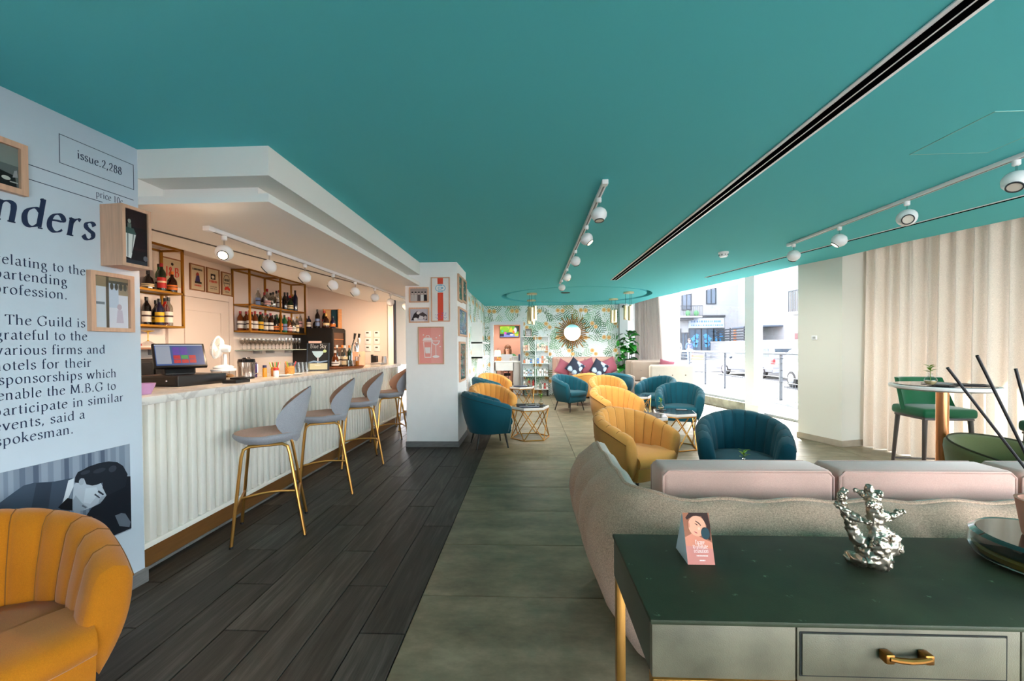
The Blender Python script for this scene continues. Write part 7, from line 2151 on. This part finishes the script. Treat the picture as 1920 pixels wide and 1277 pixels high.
# ------------------------------------------------------------------ bud vases and table cards
M_LEAF = mat('fresh_leaf', (112, 150, 40), .45, var=.15, vscale=20)
M_LEAFD = mat('glossy_leaf', (32, 104, 34), .25, var=.2, vscale=14)
def leaf_mesh(L, Wd, droop, nu=7):
    m = MB()
    def fn(u, v):
        t = u
        w = Wd * math.sin(PI * min(1, t * .97 + .03)) ** .75 * (1 - .35 * t)
        x = (v - .5) * 2 * w
        return x, L * t * math.cos(droop * t), -L * droop * .5 * t * t + abs(x) * .35 + .0
    m.grid(fn, nu, 5)
    return m
def bud_vase(label, loc, rz=0):
    t = thing('bud_vase', label, 'vase', loc, rz)
    if 'vase' not in BG:
        a = MB().lathe([(0, .002), (.02, .001), (.036, .018), (.040, .036), (.034, .056), (.014, .072), (.0115, .085), (.0135, .094), (.0115, .094)], 20).build('vase_glass', M_CLEAR, t)
        w = MB().lathe([(0, .005), (.018, .004), (.033, .018), (.037, .034), (0, .034)], 18).build('water', mat('pale_amber_water', (206, 186, 140), .05, spec=.6), t)
        st_ = MB().tube([(0, 0, .01), (.003, 0, .09), (.0, .004, .15)], .002, 6).build('stem', M_LEAF, t)
        BG['vase'] = [a, w, st_]
        for k in range(7):
            mm = leaf_mesh(.055, .014, .5)
            o = mm.build('leaf', M_LEAF, t, smooth=60, fix=False)
            o.location = (.001, .002, .10 + .008 * k)
            o.rotation_euler = (R(35 + 6 * (k % 3)), 0, k * 2.4)
            BG['vase'].append(o)
    else:
        for o in BG['vase']:
            c = o.copy(); COL.objects.link(c); c.parent = t
    return t
def coaster(label, loc, w, d, rz=0, m=None, h=.006, name='menu_card', cat='menu'):
    t = MB().rbox(-w / 2, w / 2, -d / 2, d / 2, 0, h, .001, 1).build(name, m or M_BLACK, loc=loc, rz=rz)
    return tag(t, label, cat)
HZ = .4945
coaster('black coaster under the bud vase by the pillar', (.18, 6.26, HZ), .1, .1, .3, name='coaster', cat='coaster')
bud_vase('round bud vase with a bright sprig on the brass table by the pillar', (.18, 6.26, HZ + .0062))
coaster('dark blue menu lying at the front of the brass table by the pillar', (.0, 6.10, HZ), .3, .12, .05, mat('navy_menu', (40, 52, 78), .5))
coaster('small black menu block on the brass table by the pillar, left side', (-.13, 6.28, HZ), .13, .1, .2, None, .02)
coaster('flat black menu in the middle of the brass table by the pillar', (.04, 6.30, HZ), .11, .09, -.2)
coaster('black coaster under the bud vase on the dark window table', (1.85, 5.77, HZ), .1, .1, .3, name='coaster', cat='coaster')
bud_vase('round bud vase with a small sprig on the dark window table', (1.85, 5.77, HZ + .0062), 1)
coaster('black phone-sized card at the right of the dark window table', (2.14, 5.80, HZ), .14, .08, -.1)
coaster('black card lying on the twin of the dark window table', (1.48, 5.45, HZ), .14, .1, .3)
bud_vase('bud vase with a leafy sprig on the table before the beige sofa', (1.53, 2.95, HZ), 2)
bud_vase('bud vase with a sprig on the farthest brass table by the office', (-.02, 9.42, HZ), .5)
coaster('long dark tray on the farthest brass table by the office', (-.2, 9.25, HZ), .3, .16, .1, mat('navy_menu', (40, 52, 78), .5), .012)
bud_vase('round bud vase with a two leaf sprig on the tall marble table', (3.25, 3.42, 1.066), 1.2)
coaster('black menu card near the vase on the tall marble table', (3.30, 3.36, 1.066), .16, .1, .5)
coaster('grey folded menu in the middle of the tall marble table', (3.42, 3.52, 1.066), .2, .13, .1, mat('grey_menu', (150, 152, 156), .5))
coaster('black menu board at the right of the tall marble table', (3.56, 3.42, 1.066), .2, .12, -.4)

# ------------------------------------------------------------------ far wall: mirror, retail shelf, sign, camera
mr = thing('sunburst_mirror', 'round mirror with a burst of gilded rays on the leaf wallpaper', 'mirror', (1.25, 11.75, 1.80))
M_GILT = mat('gilded_wood', (196, 148, 84), .4, metal=.7)
m = MB(); m.T = Matrix.Rotation(PI / 2, 4, 'X')
m.lathe([(0, .0), (.255, .0), (.255, .03), (.245, .042), (.235, .035), (0, .03)], 48)
m.build('rim', M_GILT, mr)
m = MB(); m.T = Matrix.Rotation(PI / 2, 4, 'X')
m.lathe([(0, .037), (.235, .037)], 48)
m.build('mirror_glass', mat('mirror_glass', (240, 242, 240), .02, metal=1.0), mr)
for k in range(40):
    a = 2 * PI * k / 40
    r1 = (.54, .40, .48, .40)[k % 4]
    m = MB()
    m.T = Matrix.Rotation(-a, 4, 'Y')
    w0, w1 = .013, .017
    m.add([(-w0, -.012, .25), (w0, -.012, .25), (w1, -.012, r1 * .95), (0, -.012, r1), (-w1, -.012, r1 * .95), (0, -.032, .25), (0, -.034, r1 * .95), (-w0, -.002, .25), (w0, -.002, .25), (w1, -.002, r1 * .95), (0, -.002, r1), (-w1, -.002, r1 * .95)],
          [(0, 5, 6, 4), (5, 1, 2, 6), (4, 6, 3), (6, 2, 3), (7, 11, 10, 9, 8), (0, 4, 11, 7), (1, 8, 9, 2), (4, 3, 10, 11), (3, 2, 9, 10), (0, 7, 8, 1, 5)])
    m.build('ray', M_GILT, mr, smooth=0)
rs_ = thing('retail_shelf', 'glass and white display shelf of toiletries against the leaf wallpaper by the doorway', 'shelf unit', (-.19, 11.42, 0))
for x in (0, .37, .74):
    MB().box(x - .008, x + .008, 0, .30, .18, 1.69).build('side_glass' if x != .37 else 'divider', M_CLEAR if x != .37 else mat('pale_post', (206, 220, 220), .3), rs_, smooth=0)
for z in (.2, .57, .93, 1.29, 1.69):
    MB().box(-.01, .75, .0, .30, z - .012, z).build('shelf_board', M_WPLASTIC if z in (.2, 1.69) else mat('pale_glass_edge', (196, 216, 214), .2), rs_, smooth=0)
for x in (.03, .71):
    MB().box(x - .02, x + .02, .03, .27, 0, .19).build('foot', M_BLACK, rs_, smooth=0)
rnd = random.Random(21)
cols_ = {1.29: [(206, 170, 140), (226, 200, 180), (216, 150, 130), (230, 214, 200)], .93: [(232, 232, 230), (60, 120, 190), (210, 120, 80), (240, 240, 240)], .57: [(226, 230, 236), (236, 238, 240), (160, 186, 210), (244, 244, 244)], .2: [(236, 238, 240), (190, 60, 60), (120, 140, 130), (226, 228, 226)]}
nm_ = {1.29: 'top', .93: 'second', .57: 'third', .2: 'lowest'}
for z, cs_ in cols_.items():
    for i in range(10):
        x = -.19 + .052 + i * .064 + (.07 if i > 4 else 0)
        if z == 1.29 and i in (3, 4): continue
        c = cs_[rnd.randrange(4)]
        h = rnd.uniform(.11, .2) if z != .2 or i > 4 else rnd.uniform(.22, .30)
        box_ = rnd.random() < .45
        t = thing('toiletry_box' if box_ else 'toiletry_bottle', 'small %s on the %s shelf of the display, %s from the doorway' % ('carton' if box_ else 'bottle', nm_[z], NTH[i]), 'box' if box_ else 'bottle', (x, 11.55, z + .0008), 0, 'toiletries on the display shelf')
        mt = mat('pack_%02x%02x%02x' % c, c, .5)
        if box_:
            MB().rbox(-.026, .026, -.026, .026, 0, h, .003, 1).build('carton', mt, t, smooth=0)
            MB().box(-.018, .018, -.0275, -.0255, h * .35, h * .7).build('print', mat('pack_print', (150, 130, 120), .6), t, smooth=0)
        else:
            MB().lathe([(0, 0), (.024, 0), (.026, .005), (.026, h * .75), (.012, h * .85), (.012, h), (0, h)], 12).build('bottle_body', mt, t)
            MB().lathe([(0, h + .012), (.013, h + .012), (.013, h - .02), (0, h - .02)], 10).build('cap', M_BLACK if rnd.random() < .5 else M_WPLASTIC, t)
lb = thing('letter_board', 'small black letter board with white characters on top of the display shelf', 'sign', (-.10, 11.52, 1.69), R(8))
MB().rbox(0, .175, -.02, .0, 0, .22, .003, 1).build('frame', M_OAK, lb)
MB().box(.01, .165, -.022, -.019, .01, .21).build('panel', M_BLACK, lb, smooth=0)
m = MB()
for z, hh, n_ in ((.165, .025, 5), (.105, .04, 3), (.065, .022, 6), (.03, .022, 5)):
    for i in range(n_):
        x = .02 + .135 * i / n_
        m.box(x, x + .10 / n_, -.0235, -.0215, z, z + hh)
m.build('lettering', M_WPLASTIC, lb, smooth=0)
t = thing('security_camera', 'small black dome camera at the top of the grey corner column', 'camera', (2.66, 11.55, 2.50))
MB().rbox(-.04, .04, -.03, 0, .0, .06, .006).build('bracket', M_WPLASTIC, t)
MB().ball((0, -.055, .01), .045, .045, .045, 14, 10).build('dome', M_BLACK, t)
# wall bookshelf on the side wall
wb = thing('wall_bookshelf', 'white wall shelves of books on the wallpapered side wall', 'shelf', (-1.28, 8.95, 0))
MB().box(.002, .03, .9, 1.55, .75, 2.1).build('back_board', M_WHITE, wb, smooth=0)
for z in (1.18, 1.51):
    MB().box(.002, .25, 0, 1.55, z - .03, z).build('shelf_board', M_WHITE, wb, smooth=0)
MB().box(.002, .25, 0, .03, 1.15, 1.95).build('side_board', M_WHITE, wb, smooth=0)
rnd = random.Random(31)
bcol = [((150, 40, 60), 'crimson'), (WHT, 'white'), ((40, 44, 60), 'navy'), ((206, 110, 80), 'coral'), ((70, 90, 120), 'slate blue'), ((226, 190, 130), 'sand'), ((30, 30, 34), 'black'), ((206, 60, 50), 'red')]
for r_i, z in enumerate((1.18, 1.51)):
    y = 9.02
    for i in range(9):
        c, cn_ = bcol[(i * 3 + r_i * 5) % 8]
        th_, h_ = rnd.uniform(.03, .05), rnd.uniform(.20, .28)
        t = thing('book', '%s book, %s from the near end of the %s white wall shelf' % (cn_, NTH[i], ('lower', 'upper')[r_i]), 'book', (-1.27, y, z), 0, 'books on the wall shelves')
        MB().box(.0, .17, 0, th_, 0, h_).build('cover', mat('cover_%02x%02x%02x' % tuple(c), c, .5), t, smooth=0)
        MB().box(.003, .165, .003, th_ - .003, h_ - .004, h_ + .001).build('pages', mat('paper_pages', (226, 218, 202), .8), t, smooth=0)
        y += th_ + .004

# ------------------------------------------------------------------ far banquettes
def bench_sofa(label, loc, rz, W, hback, fab, tufts, group=None, seat=True, ncush=2):
    """small sofa, front faces -y, back at +y; buttons on the back when tufted"""
    t = thing('banquette_sofa', label, 'sofa', loc, rz, group)
    D = .82
    MB().rbox(0, W, D - .16, D, .12, hback, .05, 3).build('backrest', fab, t)
    MB().rbox(0, W, 0.02, D - .16, .12, .32, .03).build('seat_base', fab, t)
    for k in range(ncush):
        a, b = .11 + (W - .22) * k / ncush, .11 + (W - .22) * (k + 1) / ncush
        MB().rbox(a + .004, b - .004, 0, D - .17, .32, .48, .035, 3).build('seat_cushion', fab, t)
        c = MB().rbox(a + .004, b - .004, D - .30, D - .155, .49, hback - .03, .045, 3).build('back_cushion', fab, t)
        if tufts:
            for q in range(2):
                MB().ball((a + (b - a) * (.3 + .4 * q), D - .302, .49 + (hback - .52) * .55), .014, .006, .014, 10, 6).build('button', mat('button_taupe', (120, 112, 102), .8), c)  # buttons in one even taupe, darker than the cloth
    for x in (0, W - .11):
        MB().rbox(x, x + .11, 0, D - .1, .12, .66, .04, 3).build('armrest', fab, t)
    for x in (.06, W - .06):
        for y in (.06, D - .06):
            MB().tube([(x, y, .13), (x, y, 0)], [.02, .014], 8).build('leg', M_BLACK, t)
    return t
bench_sofa('dusty pink banquette sofa under the sunburst mirror, heaped with cushions', (.66, 10.86, 0), 0, 1.78, 1.10, F_ROSE, False, None, True, 2)
bench_sofa('taupe sofa with a buttoned back below the tall leafy plant', (2.50, 10.1, 0), R(-4), 1.05, 1.03, F_TAUPE, True, None, True, 1)
s3 = bench_sofa('bright cream buttoned sofa end turned to the window, behind the teal chairs', (3.58, 9.72, 0), PI, .95, .985, F_CREAM, True, None, True, 1)
for k in range(3):
    for j in range(2):
        MB().ball((.2 + .28 * k, .822, .5 + .26 * j), .016, .008, .016, 10, 6).build('button', mat('button_taupe', (120, 112, 102), .8), s3)
def patterned(name):
    m, N, L, b = nodes_of(name)
    tc = nd(N, 'ShaderNodeTexCoord')
    vo = nd(N, 'ShaderNodeTexVoronoi'); vo.inputs['Scale'].default_value = 6.0; vo.inputs['Randomness'].default_value = .6
    L.new(tc.outputs['Object'], vo.inputs['Vector'])
    r = ramp(N, [(.0, (206, 222, 232)), (.44, (160, 186, 210)), (.52, (20, 30, 52))])
    L.new(vo.outputs['Distance'], r.inputs[0]); L.new(r.outputs[0], b.inputs['Base Color'])
    b.inputs['Roughness'].default_value = .8
    return m
M_PAT = patterned('navy_petal_print')
def cushion(label, loc, rot, size, m):
    o = MB().grid(lambda u, v: None or (0, 0, 0), 2, 2)
    mb = MB()
    def fn(u, v, s):
        x, z = 2 * u - 1, 2 * v - 1
        e = (1 - abs(x) ** 2.4) * (1 - abs(z) ** 2.4)
        pin = 1 - .07 * (1 - abs(x) ** 2) * (abs(z) ** 3) - .0
        pin2 = 1 - .07 * (1 - abs(z) ** 2) * (abs(x) ** 3)
        return x * size / 2 * pin2, s * .075 * max(e, 0) ** .55, z * size / 2 * pin
    mb.grid(lambda u, v: fn(u, v, 1), 15, 15).grid(lambda u, v: fn(u, v, -1), 15, 15)
    c = mb.build('cushion', m, loc=loc, smooth=70)
    c.rotation_euler = rot
    return tag(c, label, 'cushion', 'cushions on the far banquette')
for i, (x, z, rr, m_, lab) in enumerate(((.96, .80, 28, F_PLUM, 'plum velvet cushion leaning at the left end of the far banquette'), (1.25, .83, 38, M_PAT, 'navy petal print cushion tipped on its corner, left one on the far banquette'), (1.60, .84, -18, F_PLUM, 'plum velvet cushion between the two petal print cushions'),
                                     (1.90, .80, 32, M_PAT, 'navy petal print cushion tipped on its corner, right one on the far banquette'), (2.2, .85, -24, F_PLUM, 'large plum cushion at the right end of the far banquette'))):
    cushion(lab, (x, 11.25 - .15 * (i % 2), z), (R(-16), R(rr), 0), .42, m_)
cushion('small plum cushion at the sofa corner below the tall plant', (3.46, 10.42, .86), (R(-14), R(12), R(-30)), .36, F_PLUM)

# tall leafy plant
pl = thing('leafy_plant', 'tall plant with big glossy green leaves in the corner behind the taupe sofa', 'plant', (2.68, 11.24, 0))
MB().lathe([(0, 0), (.13, 0), (.16, .3), (.165, .32), (.15, .32), (.145, .28), (0, .28)], 28).build('pot', mat('grey_pot', (120, 120, 116), .7), pl)
rnd = random.Random(41)
for k in range(5):
    a = k * 1.3
    MB().tube([(.05 * math.cos(a), .05 * math.sin(a), .28), (.1 * math.cos(a), .1 * math.sin(a), .9), (.16 * math.cos(a), .10 * math.sin(a), 1.3 + .1 * k)], [.014, .012, .007], 8).build('stem', mat('plant_stem', (70, 84, 40), .6), pl)
lm = leaf_mesh(.30, .135, .7, 9)
lf0 = None
for k in range(44):
    a = rnd.uniform(0, 2 * PI)
    if math.sin(a) > .3: a = -a
    z = .82 + .95 * (k / 43)
    if lf0 is None:
        lf0 = lm.build('leaf', M_LEAFD, pl, smooth=60, fix=False)
        o = lf0
    else:
        o = lf0.copy(); COL.objects.link(o); o.parent = pl
    o.location = (.10 * math.cos(a), .08 * math.sin(a), z)
    o.rotation_euler = (R(rnd.uniform(-25, 40)), R(rnd.uniform(-20, 20)), a - PI / 2)
    s_ = rnd.uniform(.75, 1.15)
    o.scale = (s_, s_, s_)

# ------------------------------------------------------------------ the office behind the doorway
ds = thing('reception_desk', 'white reception desk standing just inside the office doorway', 'desk', (-1.02, 11.90, 0))
MB().rbox(0, .78, 0, .55, .94, .98, .004).build('desk_top', M_WHITE, ds)
MB().box(0, .57, .02, .05, .70, .94).build('front_panel', M_WHITE, ds, smooth=0)
MB().box(0, .03, .02, .5, 0, .94).build('side_panel', M_WHITE, ds, smooth=0)
MB().box(.55, .77, .02, .5, 0, .94).build('pedestal', mat('pedestal_grey', (190, 184, 182), .6), ds, smooth=0)
tv = thing('television', 'wall television showing a bright green and yellow picture in the office', 'television', (-.95, 13.3, 1.71))
MB().rbox(0, .63, -.05, 0, 0, .375, .006).build('casing', M_BLKPLASTIC, tv)
sc_ = [(rect(0, 0, 1, 1), (120, 190, 40)), (rect(0, .7, .5, 1), (200, 220, 60)), (oval(.25, .75, .2, .2), (150, 210, 30)), ([(.45, .5), (.6, .95), (.68, .6), (.8, .9), (.74, .4)], (240, 210, 40)), (rect(.8, .5, 1, 1), (30, 50, 40)), (oval(.82, .62, .08, .26), (226, 226, 236)), (rect(0, 0, 1, .26), (140, 150, 226)), (rect(0, .05, .2, .3), (20, 24, 60)), (oval(.5, .3, .2, .12), (40, 60, 130)), (oval(.28, .36, .07, .12), (230, 80, 190)), (oval(.72, .45, .06, .14), (240, 120, 40)), (rect(.78, .06, .98, .3), (220, 226, 60)), (oval(.62, .2, .1, .08), (240, 240, 246)), (oval(.12, .55, .05, .1), (60, 220, 160))]
m = MB(); mats = []
for k, (pts, c) in enumerate(sc_):
    mt = emit(c, .24)
    if mt not in mats: mats.append(mt)
    m.mi = mats.index(mt)
    m.poly([(.012 + px * .606, -.0505 - .0004 * k, .012 + pz * .351) for px, pz in pts])
m.build('screen', mats, tv, smooth=0, fix=False)
tl = thing('table_lamp', 'lit table lamp with a white shade on the reception desk', 'lamp', (-.94, 12.12, .98))
MB().lathe([(0, 0), (.06, 0), (.06, .012), (.015, .02), (.03, .06), (.012, .10), (.012, .16), (0, .16)], 20).build('base', M_GOLD, tl)
MB().lathe([(.105, .13), (.08, .32), (.077, .32), (.102, .13)], 28).build('shade', mat('lit_shade', (240, 236, 226), .8, emit=((255, 240, 214), .35)), tl)
MB().tube([(0, 0, .16), (0, 0, .37), (.04, 0, .38)], .004, 6).build('stem', M_BLACK, tl)
lp = thing('laptop', 'silver laptop open on the reception desk in front of the seated person', 'laptop', (-.66, 12.1, .98))
MB().rbox(-.17, .17, -.02, .22, 0, .016, .004).build('keyboard_base', M_STEEL, lp)
m = MB(); m.T = Matrix.Translation((0, -.02, .012)) @ Matrix.Rotation(R(-12), 4, 'X') @ Matrix.Translation((0, 0, 0))
m.rbox(-.17, .17, -.006, .004, 0, .19, .004)
m.build('lid', mat('silver_lid', (190, 192, 200), .35), lp)
for i, (x, w, h, c, lab, cat, nm) in enumerate(((-.545, .06, .10, (206, 196, 186), 'small cream box beside the laptop on the reception desk', 'box', 'small_box'), (-.40, .16, .15, (196, 196, 194), 'grey patterned picture block on the reception desk', 'frame', 'photo_block'), (-.29, .05, .2, (90, 110, 150), 'blue folder standing at the right end of the reception desk', 'folder', 'folder'), (-.86, .06, .11, (226, 150, 60), 'orange cup at the lamp on the reception desk', 'cup', 'cup'))):
    t = thing(nm, lab, cat, (x, 12.0, .98))
    if nm == 'cup':
        MB().lathe([(0, 0), (.028, 0), (.036, h), (.033, h), (.026, .006), (0, .006)], 18).build('cup_body', mat('orange_ceramic', c, .3), t)
        MB().tube([(.033, 0, h * .8), (.06, 0, h * .7), (.06, 0, h * .4), (.03, 0, h * .3)], .005, 6).build('handle', mat('orange_ceramic', c, .3), t)
    else:
        MB().rbox(-w / 2, w / 2, -.03, .03, 0, h, .003, 1).build('block_body', mat('desk_%d' % i, c, .5), t)
        MB().box(-w * .36, w * .36, -.032, -.029, h * .15, h * .85).build('face_print', mat('desk_face_%d' % i, tuple(int(q * .86) for q in c), .6), t, smooth=0)
dl = thing('office_fill_fixture', 'added fill light shaped as a small ceiling light in the pink office', 'light', (-.6, 12.3, 2.5))  # unseen lamp added to brighten the dark office
MB().lathe([(0, 0), (.09, 0), (.09, -.02), (.07, -.022), (0, -.022)], 24).build('housing', M_WPLASTIC, dl)
MB().lathe([(0, -.0225), (.065, -.0225), (.065, -.024), (0, -.024)], 24).build('lamp_face', M_LAMP, dl)
lamp_light('office_fill_light', dl, (0, 0, -.04), 26, SOFTW, (0, 0, 0), R(150), .6, .06)
ch_ = thing('office_stool', 'dark high office chair behind the reception desk', 'chair', (-.66, 12.68, 0))
MB().rbox(-.22, .22, -.2, .2, .50, .57, .025).build('seat', M_BLACK, ch_)
MB().rbox(-.2, .2, .2, .25, .62, 1.0, .03).build('backrest', M_BLACK, ch_)
MB().tube([(0, .18, .53), (0, .24, .7)], .015, 8).build('back_stay', M_BLACK, ch_)
MB().cyl(0, 0, .08, .5, .025, 12).build('column', M_CHROME, ch_)
for k in range(5):
    a = 2 * PI * k / 5
    MB().tube([(0, 0, .09), (.24 * math.cos(a), .24 * math.sin(a), .05)], [.02, .014], 8).build('leg', M_BLACK, ch_)
SIT = dict(pelvis=(0, 0, .66), waist=(0, -.01, .80), chest=(0, -.05, .96), neck=(0, -.07, 1.11), chin=(0, -.10, 1.17), head=(0, -.09, 1.25), crown=(0, -.075, 1.32),
           shoulderL=(-.17, -.05, 1.05), shoulderR=(.17, -.05, 1.05), elbowL=(-.25, -.18, .99), elbowR=(.25, -.18, .99), wristL=(-.10, -.40, 1.025), wristR=(.10, -.40, 1.025),
           hipL=(-.09, -.02, .65), hipR=(.09, -.02, .65), kneeL=(-.15, -.42, .62), kneeR=(.14, -.42, .62), ankleL=(-.14, -.36, .22), ankleR=(.13, -.36, .22), toeL=(-.14, -.48, .16), toeR=(.13, -.48, .16))
pw = make_person('person with shoulder length brown hair in a green top, at a laptop in the office', SIT, (-.66, 12.66, .09), 0, mat('green_cloth', (40, 110, 64), .8), mat('floral_cloth', (150, 84, 66), .8), M_HAIRB, M_BLACK, True, True)
for c in pw.children:
    if c.name.startswith('shoe'):
        c.location = (0, .0, .13)
fr_ = thing('foot_rail', 'black foot rest bar under the reception desk', 'foot rest', (-.66, 12.22, 0))
MB().box(-.22, .22, -.1, .1, .10, .13).build('tread', M_BLACK, fr_, smooth=0)
for x in (-.2, .2):
    MB().box(x - .015, x + .015, -.08, .08, 0, .10).build('leg', M_BLACK, fr_, smooth=0)
write('J&B', .05, .235, .16, .15, -.0105, 'lettering', mat('poster_red', (196, 44, 40), .6), [c for c in PO[0].children if c.name.startswith('backing')][0], bold=2.0)
write('Blue Sky', .03, .225, .292, .075, -.012, 'lettering', mat('chalk_white', (226, 226, 226), .9), [c for c in bd.children if c.name.startswith('board')][0], T=Matrix.Rotation(R(-6), 4, 'X'))
